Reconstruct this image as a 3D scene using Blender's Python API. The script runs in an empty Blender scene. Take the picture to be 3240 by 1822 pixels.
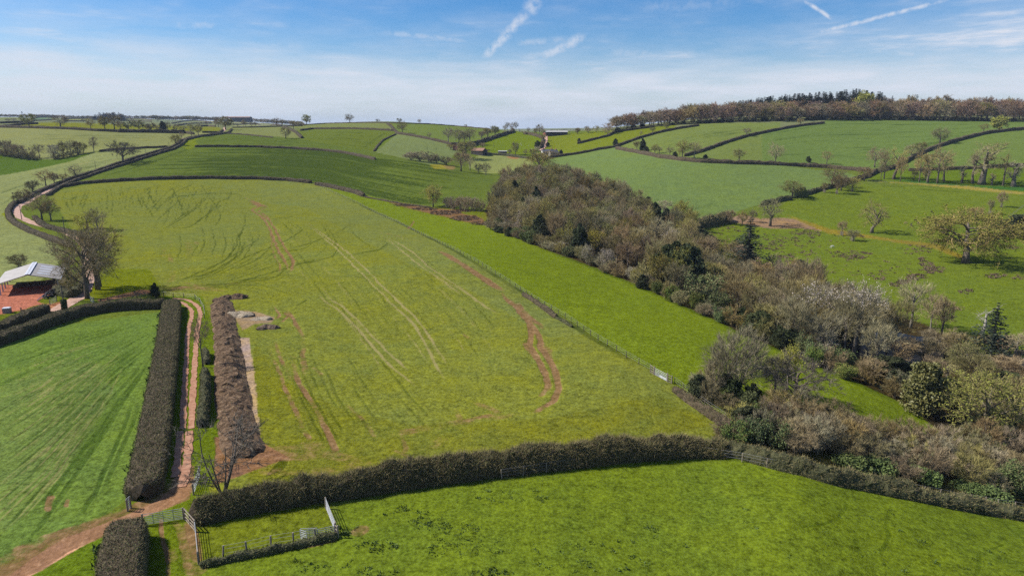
import bpy, math, random
import numpy as np
from mathutils import Vector, Matrix
rad = math.radians
C = bpy.context.scene.collection
rng = np.random.default_rng(7)
random.seed(7)
# ------------------------------------------------------------------ camera model
F = 2160.0; U0, V0 = 1620.0, 911.0
PITCH = math.atan((911 - 415) / F)
cp, sp = math.cos(PITCH), math.sin(PITCH)
CH = 36.0            # eye height in survey units
K = 1.17             # survey unit -> metre
KEYS = {'S': (0, 0, 1), 'D': (0, 0, 1.25776), 'c1': (0, 320, .31469), 'c2': (810, 320, .31469), 'c3': (1620, 320, .31469),
        'c4': (2430, 240, .31469), 'd1': (0, 700, .31469), 'd2': (0, 1366, .31469), 'd3': (450, 1420, .31444),
        'd4': (400, 900, .31469), 'e1': (1500, 480, .31469), 'e2': (2230, 480, .3933), 'e3': (2230, 900, .3933),
        'e4': (1900, 1150, .5202), 'g1': (2560, 620, .26398), 'g2': (1380, 370, .18634), 'g3': (0, 800, .17947),
        'g4': (0, 330, .18634), 'g5': (480, 340, .18634), 'g7': (1940, 1120, .16304), 'g8': (560, 560, .4736)}
def S(key, x, y):
    a = KEYS[key]; return a[0] + x * a[2], a[1] + y * a[2]
def SL(key, pts): return [S(key, x, y) for x, y in pts]
def slopes(u, v):
    dx = (u - U0) / F; dy = (V0 - v) / F
    den = cp + dy * sp
    return dx / den, (-sp + dy * cp) / den       # x per y, z per y
# ------------------------------------------------------------------ terrain: heights over (x/y, ln y)
CTRL = [(0,1822,50),(800,1822,50),(1620,1822,50),(2430,1822,51.5),(3240,1822,53.8),(-600,1822,50),(3900,1822,59),
 (0,1600,60.5),(900,1600,60.5),(1700,1560,63.2),(2500,1640,58.6),(3240,1620,70.5),(3900,1650,74),
 (2240,1455,72.5),(2870,1620,63.2),(2830,1822,52.4),(2800,1540,70.3),(0,1400,75),(900,1400,75),(1600,1400,75),
 (2950,1370,92.6),(3240,1450,88.5),(2700,1250,100),(2300,1040,135),(1900,875,190),(1530,700,300),
 (0,1200,96),(800,1200,96),(1500,1200,96),(2000,1160,100.5),
 (2750,1120,135.7),(2950,1060,149.3),(3000,1150,129.8),(3200,1160,127.9),(3600,1160,127.9),
 (0,1000,131.7),(700,1000,131.7),(1300,1000,133),(1500,830,186),(-600,1000,132),
 (0,900,160),(500,850,181),(900,800,206),(1000,700,283),(500,700,276),(1446,792,208),
 (300,600,400),(700,580,425),(1000,590,420),(1370,655,355),(1200,600,400),
 (0,700,270),(0,600,400),(0,560,480),(120,490,560),(0,450,620),(200,400,720),(-600,420,680),
 (0,372,2200),(0,385,1300),(400,375,2200),(700,385,2200),(900,392,2300),(-600,372,2200),
 (378,515,500),(620,460,600),(1180,501,520),(800,430,720),(710,405,950),(1000,410,860),(1250,386,1100),
 (1105,388,1050),(1450,400,900),(1550,412,800),(1740,425,900),(1650,420,780),(1600,480,640),(1735,490,620),
 (1480,545,520),(1700,545,500),(1300,510,480),(1500,600,390),
 (1950,660,330),(2150,505,480),(2650,520,480),(2240,690,315),(2350,705,310),(2500,610,370),(2757,735,285),
 (3050,835,225),(2600,900,200),(3120,582,385),(3240,700,300),(3700,700,300),(2000,420,680),(2300,385,720),(2700,382,720),
 (3240,385,720),(3800,385,720),(2900,500,480),(3240,407,600),(1930,408,720),(3800,420,580)]
DIRECT = [(2600,850,66),(2600,1000,68),(2600,1600,45),(3150,850,58),(3150,1000,58),(3700,900,56),(2050,850,44),(2050,1000,44),(2300,900,56),
 (1100,1600,15),(1300,1500,12),(1500,1300,10),(1750,1500,5),(1100,3000,20),(1500,3000,24),(1750,2600,22),(1750,3000,28),(1750,4200,50),(1950,4200,56),
 (1600,4200,48),(1100,4200,30),(2500,4000,30),(3200,4000,30),(0,5000,60),(700,5000,50),(1400,6500,40),(2200,6500,40),(400,1500,50),(800,1500,47)]
cu = np.array(CTRL, float)
sa, sz = slopes(cu[:, 0], cu[:, 1])
pa = list(sa); ps = list(np.log(cu[:, 2])); pz = list(CH + sz * cu[:, 2])
for u, Y, z in DIRECT:
    pa.append((u - U0) / F / 1.03); ps.append(math.log(Y)); pz.append(z)
for a_ in (-1.5, -.7, 0, .7, 1.5):
    for Y, z in ((18, 0), (33, 0 if a_ < .5 else -3)):
        pa.append(a_); ps.append(math.log(Y)); pz.append(z)
AS = 1.7
PX = np.stack([np.array(pa) * AS, np.array(ps)], 1); PZ = np.array(pz)
def tk(r2): return np.where(r2 > 1e-12, .5 * r2 * np.log(np.maximum(r2, 1e-12)), 0)
n = len(PZ)
r2 = ((PX[:, None] - PX[None]) ** 2).sum(2)
A = np.zeros((n + 3, n + 3)); A[:n, :n] = tk(r2) + np.eye(n) * .006
A[:n, n] = 1; A[:n, n + 1:] = PX; A[n, :n] = 1; A[n + 1:, :n] = PX.T
W = np.linalg.solve(A, np.concatenate([PZ, np.zeros(3)]))
def tps(a, s):
    q = np.stack([a.ravel() * AS, s.ravel()], 1); out = np.empty(len(q))
    for i in range(0, len(q), 20000):
        c = q[i:i + 20000]
        out[i:i + 20000] = tk(((c[:, None] - PX[None]) ** 2).sum(2)) @ W[:n] + W[n] + c @ W[n + 1:]
    return out.reshape(a.shape)
GA = np.linspace(-1.7, 1.7, 426); GS = np.linspace(math.log(15), math.log(9000), 460)
ga, gs = np.meshgrid(GA, GS, indexing='ij')
GZ = tps(ga, gs)
for ax_, sg in ((0, 2.2), (1, 1.6)):                 # soften creases between survey points
    kr = np.exp(-.5 * (np.arange(-6, 7) / sg) ** 2); kr /= kr.sum()
    GZ = np.apply_along_axis(lambda r_: np.convolve(np.pad(r_, 6, 'edge'), kr, 'valid'), ax_, GZ)
def bil(a, s):
    x = np.clip((a - GA[0]) / (GA[1] - GA[0]), 0, len(GA) - 1.001); y = np.clip((s - GS[0]) / (GS[1] - GS[0]), 0, len(GS) - 1.001)
    i = x.astype(int); j = y.astype(int); fx = x - i; fy = y - j
    # smooth (bicubic-like) weights would ripple; the grid is fine enough for bilinear in ln y
    return (GZ[i, j] * (1 - fx) * (1 - fy) + GZ[i + 1, j] * fx * (1 - fy) + GZ[i, j + 1] * (1 - fx) * fy + GZ[i + 1, j + 1] * fx * fy)
def Zs(x, y):
    y = np.maximum(np.asarray(y, float), 5.); return bil(np.asarray(x, float) / y, np.log(y))
def gz(x, y):
    "ground height in metres at metre coordinates"
    return Zs(np.asarray(x) / K, np.asarray(y) / K) * K
SS = np.linspace(math.log(20), math.log(8000), 2600); SY = np.exp(SS)
def P(u, v, h=0.0, far=None):
    "metre point where the view ray through source pixel (u, v) meets the ground raised by h metres"
    a, m = slopes(u, v)
    g = Zs(a * SY, SY) + h / K - (CH + m * SY)
    idx = np.nonzero(g > 0)[0]
    if len(idx) == 0:
        i = int(np.argmax(g)); y = SY[i]
    else:
        i = idx[0]
        if i == 0: y = SY[0]
        else:
            t = -g[i - 1] / (g[i] - g[i - 1]); y = SY[i - 1] + t * (SY[i] - SY[i - 1])
    x = a * y
    return Vector((x * K, y * K, float(Zs(x, y)) * K))
CAM = Vector((0, 0, CH * K))
FW = Vector((0, cp, -sp))
def depth(p): return (p - CAM).dot(FW)
def proj(x, y, z):
    x = np.asarray(x); dz = z - CH * K; w = y * cp - dz * sp; h = y * sp + dz * cp
    w = np.maximum(w, 1e-3)
    return U0 + F * x / w, V0 - F * h / w
# ------------------------------------------------------------------ value noise
def vn(p, sc=1.0, seed=0):
    q = np.asarray(p, float) / sc + seed * 17.31
    i = np.floor(q).astype(np.int64); f = q - i; f = f * f * (3 - 2 * f)
    def h(a, b, c):
        m = (a * 374761393 + b * 668265263 + c * 2147483647 * 3 + 12345) & 0xffffffff
        m = ((m ^ (m >> 13)) * 1274126177) & 0xffffffff
        return ((m ^ (m >> 16)) & 0xffff) / 65535.0
    if q.shape[-1] == 2:
        q3 = np.zeros(q.shape[:-1], np.int64); z0 = q3
        a, b = i[..., 0], i[..., 1]; fx, fy = f[..., 0], f[..., 1]
        return ((h(a, b, z0) * (1 - fx) + h(a + 1, b, z0) * fx) * (1 - fy) + (h(a, b + 1, z0) * (1 - fx) + h(a + 1, b + 1, z0) * fx) * fy)
    a, b, c = i[..., 0], i[..., 1], i[..., 2]; fx, fy, fz = f[..., 0], f[..., 1], f[..., 2]
    def pl(cc): return ((h(a, b, cc) * (1 - fx) + h(a + 1, b, cc) * fx) * (1 - fy) + (h(a, b + 1, cc) * (1 - fx) + h(a + 1, b + 1, cc) * fx) * fy)
    return pl(c) * (1 - fz) + pl(c + 1) * fz
def fbm(p, sc, seed=0, o=3):
    r = 0; w = 0; am = 1
    for k in range(o):
        r = r + am * vn(p, sc / 2 ** k, seed + k); w += am; am *= .5
    return r / w
# ------------------------------------------------------------------ helpers
def lin(c):
    return tuple(((x / 255) / 12.92 if x / 255 <= .04045 else ((x / 255 + .055) / 1.055) ** 2.4) for x in c)
ALB = 0.66
HAZE = 0.00005
def alb(r, g, b, k=None):
    "albedo of a surface that the sunlit photograph shows as sRGB r, g, b"
    k = ALB if k is None else k
    if g > r: r, g, b = r * .985, g * .85, b * .80 + 3
    return tuple(x * k for x in lin((r, g, b)))
def tag(o, label=None, cat=None, group=None, kind=None):
    if label: o['label'] = label
    if cat: o['category'] = cat
    if group: o['group'] = group
    if kind: o['kind'] = kind
    return o
def empty(name, loc, rz=0, parent=None):
    o = bpy.data.objects.new(name, None); C.objects.link(o); o.location = loc; o.rotation_euler = (0, 0, rz)
    o.empty_display_size = .3
    if parent: o.parent = parent
    return o
def mesh_np(name, V, Fs, mats, mi=None, smooth=False):
    "V (n,3); Fs = (m,k) array or list of such arrays"
    if not isinstance(Fs, list): Fs = [Fs]
    me = bpy.data.meshes.new(name)
    Fs = [np.asarray(f, np.int32) for f in Fs if len(f)]
    nv = len(V); npoly = sum(len(f) for f in Fs); nl = sum(f.size for f in Fs)
    me.vertices.add(nv); me.vertices.foreach_set('co', np.ascontiguousarray(V, np.float32).ravel())
    me.loops.add(nl); me.loops.foreach_set('vertex_index', np.concatenate([f.ravel() for f in Fs]))
    me.polygons.add(npoly)
    tot = np.concatenate([np.full(len(f), f.shape[1], np.int32) for f in Fs])
    st = np.zeros(npoly, np.int32); st[1:] = np.cumsum(tot)[:-1]
    me.polygons.foreach_set('loop_start', st); me.polygons.foreach_set('loop_total', tot)
    for m in (mats if isinstance(mats, (list, tuple)) else [mats]): me.materials.append(m)
    if mi is not None: me.polygons.foreach_set('material_index', np.ascontiguousarray(mi, np.int32))
    me.polygons.foreach_set('use_smooth', np.full(npoly, smooth))
    me.update(calc_edges=True)
    return me
def link(name, me, parent=None, loc=None, rz=0):
    o = bpy.data.objects.new(name, me); C.objects.link(o)
    if parent: o.parent = parent
    if loc is not None: o.location = loc
    if rz: o.rotation_euler = (0, 0, rz)
    return o
class MB:
    "collects shapes into one mesh"
    def __init__(s): s.V = []; s.Q = []; s.T = []; s.n = 0
    def add(s, V, Q=(), T=()):
        V = np.asarray(V, float); s.V.append(V)
        if len(Q): s.Q.append(np.asarray(Q, np.int64) + s.n)
        if len(T): s.T.append(np.asarray(T, np.int64) + s.n)
        s.n += len(V)
    def box(s, c, d, rz=0, ax=None):
        x, y, z = np.array(d) / 2
        v = np.array([[-x,-y,-z],[x,-y,-z],[x,y,-z],[-x,y,-z],[-x,-y,z],[x,-y,z],[x,y,z],[-x,y,z]])
        if rz: v = v @ np.array(Matrix.Rotation(rz, 3, 'Z')).T
        s.add(v + np.array(c), [[0,3,2,1],[4,5,6,7],[0,1,5,4],[1,2,6,5],[2,3,7,6],[3,0,4,7]])
    def tube(s, pts, rs, n=6, caps=True):
        pts = np.asarray(pts, float); m = len(pts)
        rs = np.broadcast_to(np.asarray(rs, float), (m,))
        t = np.gradient(pts, axis=0); t /= np.linalg.norm(t, axis=1)[:, None] + 1e-9
        ref = np.where(np.abs(t[:, 2:3]) > .9, np.array([[1., 0, 0]]), np.array([[0, 0, 1.]]))
        a = np.cross(t, ref); a /= np.linalg.norm(a, axis=1)[:, None] + 1e-9
        if m > 1:
            for i in range(1, m):
                if a[i].dot(a[i - 1]) < 0: a[i] = -a[i]
        b = np.cross(t, a)
        th = np.linspace(0, 2 * math.pi, n, endpoint=False)
        V = pts[:, None] + rs[:, None, None] * (np.cos(th)[None, :, None] * a[:, None] + np.sin(th)[None, :, None] * b[:, None])
        i = np.arange(m - 1)[:, None] * n; j = np.arange(n)[None]; j2 = (j + 1) % n
        Q = np.stack([i + j, i + j2, i + n + j2, i + n + j], -1).reshape(-1, 4)
        V = V.reshape(-1, 3); T = []
        if caps:
            V = np.vstack([V, pts[0], pts[-1]]); e = m * n
            T = [[k, e, (k + 1) % n] for k in range(n)] + [[(m - 1) * n + (k + 1) % n, e + 1, (m - 1) * n + k] for k in range(n)]
        s.add(V, Q, T)
    def data(s): return np.vstack(s.V), [np.vstack(x) for x in (s.Q, s.T) if x]
    def mesh(s, name, mat, smooth=False):
        V, Fs = s.data(); return mesh_np(name, V, Fs, mat, None, smooth)
    def build(s, name, mat, parent=None, smooth=False, loc=None, rz=0): return link(name, s.mesh(name, mat, smooth), parent, loc, rz)
# ------------------------------------------------------------------ materials
def newmat(name):
    m = bpy.data.materials.new(name); m.use_nodes = True; nt = m.node_tree
    b = nt.nodes['Principled BSDF']; b.inputs['Roughness'].default_value = .85
    if 'Specular IOR Level' in b.inputs: b.inputs['Specular IOR Level'].default_value = .25
    return m, nt, b
def N(nt, t, **kw):
    n = nt.nodes.new(t)
    for k, v in kw.items():
        if k.startswith('i_'): n.inputs[int(k[2:])].default_value = v
        else: setattr(n, k, v)
    return n
def noise(nt, vec, scale, det=4, rough=.6):
    n = N(nt, 'ShaderNodeTexNoise'); n.inputs['Scale'].default_value = scale; n.inputs['Detail'].default_value = det; n.inputs['Roughness'].default_value = rough
    if vec is not None: nt.links.new(vec, n.inputs['Vector'])
    return n.outputs[0]
def ramp(nt, fac, stops):
    r = N(nt, 'ShaderNodeValToRGB'); e = r.color_ramp.elements
    while len(e) < len(stops): e.new(.5)
    for i, (p, c) in enumerate(stops):
        e[i].position = p; e[i].color = tuple(c) + (1,) if len(c) == 3 else c
    nt.links.new(fac, r.inputs[0]); return r.outputs[0]
def mathn(nt, op, a, b=None, c=None, clamp=False):
    n = N(nt, 'ShaderNodeMath', operation=op); n.use_clamp = clamp
    for i, x in enumerate((a, b, c)):
        if x is None: continue
        if hasattr(x, 'links') or hasattr(x, 'is_linked'): nt.links.new(x, n.inputs[i])
        else: n.inputs[i].default_value = x
    return n.outputs[0]
def mixc(nt, fac, a, b, mode='MIX'):
    n = N(nt, 'ShaderNodeMix', data_type='RGBA', blend_type=mode)
    for i, x in ((0, fac), (6, a), (7, b)):
        if hasattr(x, 'is_linked'): nt.links.new(x, n.inputs[i])
        else: n.inputs[i].default_value = x if i == 0 else (tuple(x) + (1,) if len(x) == 3 else x)
    return n.outputs[2]
def geo_pos(nt): return N(nt, 'ShaderNodeNewGeometry').outputs['Position']
def bump(nt, b, h, strength, dist):
    n = N(nt, 'ShaderNodeBump'); n.inputs['Strength'].default_value = strength; n.inputs['Distance'].default_value = dist
    nt.links.new(h, n.inputs['Height']); nt.links.new(n.outputs[0], b.inputs['Normal'])
def mat_noise(name, stops, scale, rough=.85, bmp=0, bdist=.05, det=5, vary=0, metal=0):
    m, nt, b = newmat(name); pos = geo_pos(nt)
    nz = noise(nt, pos, scale, det)
    col = ramp(nt, nz, stops)
    if vary:
        oi = N(nt, 'ShaderNodeObjectInfo').outputs['Random']
        hs = N(nt, 'ShaderNodeHueSaturation')
        nt.links.new(mathn(nt, 'MULTIPLY_ADD', oi, .06 * vary, .5 - .03 * vary), hs.inputs[0])
        nt.links.new(mathn(nt, 'MULTIPLY_ADD', mathn(nt, 'FRACT', mathn(nt, 'MULTIPLY', oi, 7.77)), .7 * vary, 1 - .35 * vary), hs.inputs[2])
        nt.links.new(mathn(nt, 'MULTIPLY_ADD', mathn(nt, 'FRACT', mathn(nt, 'MULTIPLY', oi, 3.3)), .4 * vary, 1 - .2 * vary), hs.inputs[1])
        nt.links.new(col, hs.inputs['Color']); col = hs.outputs[0]
    nt.links.new(col, b.inputs['Base Color']); b.inputs['Roughness'].default_value = rough; b.inputs['Metallic'].default_value = metal
    if bmp: bump(nt, b, noise(nt, pos, scale * 2, 4), bmp, bdist)
    return m
def two(name, c1, c2, scale=1.5, **kw): return mat_noise(name, [(.3, c1), (.7, c2)], scale, **kw)
M = {}
M['bark'] = two('bark', (.075, .06, .042), (.16, .132, .10), 3, vary=.5)
M['bark_pale'] = two('pale_bark', (.13, .11, .085), (.25, .215, .17), 3, vary=.3)
M['bark_dead'] = two('dead_wood', (.19, .175, .15), (.33, .30, .26), 3)
M['twig'] = two('twigs_brown', (.180, .142, .060), (.335, .275, .122), .5, vary=.9)
M['twig_grey'] = two('twigs_grey', (.20, .165, .088), (.365, .31, .172), .5, vary=.8)
M['twig_pink'] = two('twigs_pinkish', (.21, .158, .082), (.36, .282, .15), .5, vary=.8)
M['twig_pale'] = two('twigs_pale', (.22, .18, .095), (.36, .30, .175), .5, vary=.7)
M['twig_beech'] = two('twigs_beech', (.20, .138, .078), (.335, .24, .14), .5, vary=1.0)
M['leaf_olive'] = two('leaf_buds_olive', (.14, .135, .025), (.235, .222, .055), .6, vary=.8)
M['leaf_yellow'] = two('leaf_buds_yellow', (.215, .20, .035), (.33, .30, .07), .6, vary=.7)
M['leaf_oak'] = two('leaf_oak_young', (.115, .112, .016), (.205, .19, .038), .6, vary=.2)
M['leaf_lime'] = two('leaf_lime_young', (.24, .25, .04), (.38, .38, .08), .6)
M['leaf_green'] = two('leaf_green', (.06, .09, .02), (.13, .16, .045), .8, vary=.8)
M['leaf_dark'] = two('leaf_evergreen', (.020, .030, .010), (.055, .065, .022), 1, vary=.6)
M['leaf_holly'] = two('leaf_glossy_yellow', (.07, .08, .02), (.20, .18, .06), 1, rough=.5)
M['needle'] = two('needles', (.018, .028, .016), (.045, .058, .034), .6, vary=.6)
M['blossom'] = two('blossom', (.38, .31, .28), (.56, .49, .46), .8, vary=.4)
M['ivy'] = two('ivy_leaf', (.03, .05, .012), (.09, .125, .035), 2, vary=.3)
# ------------------------------------------------------------------ ground map: what grows or lies where (survey raster)
RS = 2.0; RU0, RV0 = -700.0, 330.0; RW, RH = 2420, 900
PROF = np.zeros((RH, RW), np.int16)          # land-parcel id
COL = np.zeros((RH, RW, 3), np.float32); FX = np.zeros((RH, RW, 4), np.float32)
def poly_mask(pts):
    pts = np.array(pts); q = (pts - [RU0, RV0]) / RS
    x0 = max(int(q[:, 0].min()) - 1, 0); x1 = min(int(q[:, 0].max()) + 2, RW); y0 = max(int(q[:, 1].min()) - 1, 0); y1 = min(int(q[:, 1].max()) + 2, RH)
    if x1 <= x0 or y1 <= y0: return None
    X, Y = np.meshgrid(np.arange(x0, x1) + .01, np.arange(y0, y1) + .013); ins = np.zeros(X.shape, bool)
    for i in range(len(q)):
        ax, ay = q[i]; bx, by = q[(i + 1) % len(q)]
        if ay == by: continue
        ins ^= ((ay > Y) != (by > Y)) & (X < (bx - ax) * (Y - ay) / (by - ay) + ax)
    return slice(y0, y1), slice(x0, x1), ins
PARCELS = ['ground']
def parcel(name, key, pts, c, yel=.25, key2=None, pts2=(), k=None):
    pts = SL(key, pts) + (SL(key2, pts2) if key2 else [])
    r = poly_mask(pts)
    if r is None: return
    if name not in PARCELS: PARCELS.append(name)
    sy, sx, m = r
    PROF[sy, sx][m] = PARCELS.index(name); COL[sy, sx][m] = alb(*c, k=k); FX[sy, sx][m] = (0, 0, 0, yel)
def patch(key, pts, c, soil=0, yel=None, k=None):
    sy, sx, m = poly_mask(SL(key, pts))
    if c is not None: COL[sy, sx][m] = alb(*c, k=k)
    if soil: FX[sy, sx][m, 0] = np.maximum(FX[sy, sx][m, 0], soil)
    if yel is not None: FX[sy, sx][m, 3] = yel
COL[:] = alb(104, 136, 50); FX[..., 3] = .2
ext = [(-600, 0)]
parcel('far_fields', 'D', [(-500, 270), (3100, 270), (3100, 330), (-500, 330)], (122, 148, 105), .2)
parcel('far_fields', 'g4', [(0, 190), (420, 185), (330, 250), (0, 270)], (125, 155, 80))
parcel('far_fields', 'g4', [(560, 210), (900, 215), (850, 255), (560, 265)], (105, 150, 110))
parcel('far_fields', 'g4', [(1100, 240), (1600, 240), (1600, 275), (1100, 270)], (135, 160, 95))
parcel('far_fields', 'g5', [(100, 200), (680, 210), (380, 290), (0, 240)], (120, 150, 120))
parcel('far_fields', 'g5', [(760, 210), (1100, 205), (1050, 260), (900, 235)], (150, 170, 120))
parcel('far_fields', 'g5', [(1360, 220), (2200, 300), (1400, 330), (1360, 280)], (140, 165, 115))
parcel('crop_field', 'c1', [(-600, 250), (60, 258), (500, 262), (1000, 290), (1500, 300), (1900, 308), (2230, 315), (2000, 345), (1830, 385), (1780, 440), (1690, 470), (1000, 500), (940, 512), (500, 600), (-600, 640)], (140, 166, 104), .3)
parcel('grass_field', 'c1', [(180, 235), (520, 215), (900, 222), (1250, 235), (2200, 262), (2250, 300), (1900, 305), (1500, 297), (1000, 285), (500, 258), (180, 250)], (126, 150, 45), .4)
parcel('grass_field', 'c1', [(-600, 530), (0, 530), (180, 560), (450, 590), (700, 570), (960, 512), (700, 612), (260, 705), (-600, 850)], (84, 124, 36), .25)
parcel('crop_field', 'c1', [(-600, 850), (260, 705), (700, 612), (960, 514), (1690, 470), (1500, 545), (1150, 640), (800, 740), (690, 770), (400, 900), (150, 1000), (50, 1120), (100, 1200), (590, 1390), (650, 1560), (300, 1900), (-600, 1900)], (140, 170, 108), .25)
patch('c1', [(20, 1130), (60, 1120), (120, 1200), (600, 1370), (620, 1470), (560, 1420), (100, 1230)], (128, 160, 40))
parcel('crop_field', 'c1', [(1060, 800), (700, 850), (640, 850), (800, 770), (1300, 620), (1700, 500), (1840, 440), (1850, 400), (2000, 345), (2280, 318), (2574, 340)], (98, 131, 50), .35,
       'c2', [(0, 345), (400, 375), (700, 430), (1000, 480), (1200, 515), (1500, 585), (1740, 640), (1900, 640), (2000, 690), (2200, 720), (2380, 760), (2400, 830), (2280, 960), (1880, 1075), (1740, 1075), (1250, 1000), (1080, 950), (600, 830), (0, 795)])
patch('c1', [(1830, 450), (1850, 400), (2000, 345), (2080, 350), (1960, 400), (1990, 440), (1900, 500)], (118, 150, 26))
patch('c2', [(1740, 640), (1900, 640), (2000, 690), (1800, 680)], (160, 150, 50)); patch('c2', [(1880, 650), (2000, 655), (2000, 690), (1920, 685)], (150, 128, 78), .0)
parcel('grass_field', 'c2', [(400, 290), (570, 275), (1380, 290), (1410, 320), (1180, 505), (1000, 477), (700, 427), (400, 372), (460, 355)], (103, 134, 45), .35)
parcel('crop_field', 'c2', [(0, 262), (270, 255), (460, 355), (400, 375), (0, 342), (-310, 318), (-274, 262)], (128, 155, 92), .3)
parcel('crop_field', 'c2', [(330, 250), (700, 225), (1300, 215), (1380, 285), (570, 272), (440, 288)], (122, 150, 85))
parcel('grass_field', 'c2', [(1310, 205), (1700, 215), (2480, 275), (2480, 320), (2350, 380), (2200, 410), (1900, 415), (1480, 325), (1390, 290)], (110, 145, 66))
parcel('crop_field', 'c2', [(1410, 325), (1480, 330), (1900, 420), (2020, 490), (1980, 560), (1900, 640), (1740, 640), (1500, 580), (1190, 512)], (122, 155, 94))
patch('c2', [(1320, 220), (1370, 230), (1410, 310), (1380, 280)], (120, 125, 55))
patch('c2', [(1260, 400), (1400, 325), (1415, 330), (1215, 500), (1160, 500)], (106, 142, 45))
parcel('pasture', 'g2', [(600, 430), (1050, 330), (1280, 235), (1560, 262), (1800, 312), (1850, 325), (1780, 480), (1650, 600), (1570, 690), (1300, 650), (780, 620), (640, 560)], (110, 146, 26), .3)
parcel('crop_field', 'g2', [(560, 740), (780, 625), (1050, 645), (1560, 695), (1620, 760), (1700, 900), (1300, 960), (800, 960), (560, 860)], (140, 170, 100))
patch('g2', [(1190, 675), (1300, 668), (1440, 690), (1400, 715), (1280, 715)], (160, 118, 78), .3)
parcel('pasture', 'g2', [(1870, 320), (2100, 300), (2600, 280), (2600, 480), (2200, 480), (1860, 515), (1790, 560), (1850, 470)], (118, 148, 30))
parcel('pasture', 'c3', [(350, 345), (560, 330), (1000, 292), (1250, 265), (1650, 245), (1640, 272), (1260, 355), (1050, 430), (880, 467), (540, 540), (280, 525), (350, 440)], (116, 146, 34), .4)
parcel('crop_field', 'c3', [(380, 590), (640, 520), (940, 465), (1040, 455), (1220, 490), (1600, 565), (1900, 600), (2574, 635), (2700, 640)], (112, 152, 84), .35,
       'D', [(2050, 428), (2125, 432), (2165, 447), (2070, 472), (1990, 492), (1920, 512), (1860, 530), (1780, 570), (1700, 620), (1620, 600), (1560, 560), (1500, 520), (1440, 480), (1370, 420)])
parcel('crop_field', 'c3', [(1060, 440), (1260, 360), (1640, 280), (1880, 238), (1880, 225), (2700, 215), (2700, 290), (2350, 340), (2150, 400), (1900, 490), (1720, 545), (1700, 575), (1500, 545), (1240, 495)], (118, 152, 78), .35)
parcel('crop_field', 'c3', [(1720, 575), (1740, 540), (1900, 490), (2150, 400), (2350, 340), (2620, 290), (2700, 620), (1900, 605)], (116, 150, 76), .35)
parcel('grass_field', 'c4', [(-60, 560), (320, 490), (580, 462), (580, 440), (1500, 440), (2900, 440), (2900, 500), (2330, 545), (2150, 570), (1900, 635), (1720, 690), (1560, 750), (1400, 830), (1280, 900), (1050, 930), (700, 905), (-60, 870)], (106, 146, 72), .2)
parcel('grass_field', 'c4', [(1350, 900), (1400, 830), (1560, 750), (1720, 690), (1900, 635), (2150, 570), (2330, 545), (2900, 510), (2900, 880), (2250, 905), (1750, 925), (1300, 945)], (108, 146, 70), .2)
parcel('pasture', 'c4', [(1030, 1040), (1080, 950), (1400, 935), (1900, 920), (2900, 870), (2900, 1240), (2574, 1190), (1900, 1130), (1500, 1085)], (98, 136, 32), .3)
patch('c4', [(1250, 1045), (1500, 1050), (1900, 1095), (2574, 1120), (2900, 1130), (2900, 1180), (2574, 1160), (1900, 1120), (1500, 1075)], (66, 122, 48))
patch('c4', [(1020, 1062), (1500, 1082), (2000, 1110), (2574, 1170), (2900, 1210), (2900, 1230), (2574, 1205), (2000, 1140), (1500, 1092)], (158, 165, 75))
parcel('parkland', 'e2', [(0, 605), (150, 565), (700, 385), (1000, 310), (1230, 260), (1600, 275), (2568, 345), (3000, 380), (3000, 1700), (1500, 1700), (1000, 1100), (400, 950)], (107, 141, 44), .45)
patch('e2', [(150, 560), (300, 500), (450, 540), (620, 530), (760, 550), (860, 590), (950, 640), (800, 620), (500, 615), (380, 595)], (152, 124, 99), .0)
patch('e2', [(640, 500), (1000, 620), (1500, 700), (1500, 720), (1000, 660), (760, 560)], (140, 145, 55))
patch('e2', [(1480, 700), (1900, 745), (2100, 850), (2050, 860), (1850, 780), (1500, 725)], (135, 140, 55))
parcel('woodland_floor', 'D', [(1215, 540), (1260, 440), (1400, 430), (1480, 470), (1560, 520), (1620, 580), (1720, 600), (1800, 640), (1900, 700), (2050, 700), (2150, 765), (2330, 815), (2420, 868), (2500, 900), (2800, 930), (2800, 1400), (2300, 1150), (2290, 1026), (2150, 960), (2000, 900), (1900, 855), (1800, 808), (1700, 762), (1600, 718), (1500, 680), (1330, 618)], (70, 60, 38), .3)  # leaf litter, its colour darkened for the shade in gaps between crowns
parcel('woodland_floor', 'D', [(1800, 1060), (1900, 1000), (2100, 1060), (2350, 1090), (2800, 1150), (2800, 1360), (2576, 1290), (1780, 1150)], (86, 82, 44), .3)
parcel('grass_strip', 'D', [(800, 462), (960, 500), (1060, 525), (1200, 560), (1260, 580), (1330, 612), (1500, 675), (1600, 716), (1700, 760), (1800, 806), (1900, 852), (2000, 897), (2150, 958), (2290, 1024), (2370, 1090), (2250, 1090), (2000, 1060), (1830, 1060), (1690, 965), (1640, 932), (1500, 850), (1330, 740), (1150, 630), (1000, 555)], (114, 150, 34), .2)
parcel('wet_ground', 'c2', [(1250, 985), (1400, 1010), (1760, 1060), (2300, 1105), (2330, 1200), (2340, 1260), (2100, 1220), (1800, 1150), (1450, 1065)], (112, 132, 38), .3)
patch('c2', [(1330, 1015), (1500, 1035), (1780, 1085), (2100, 1090), (2280, 1190), (2330, 1250), (2050, 1200), (1900, 1160), (1750, 1130), (1480, 1060)], (128, 98, 68), .35)
patch('c2', [(2020, 1110), (2290, 1112), (2290, 1150), (2150, 1150)], (104, 132, 30))
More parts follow.
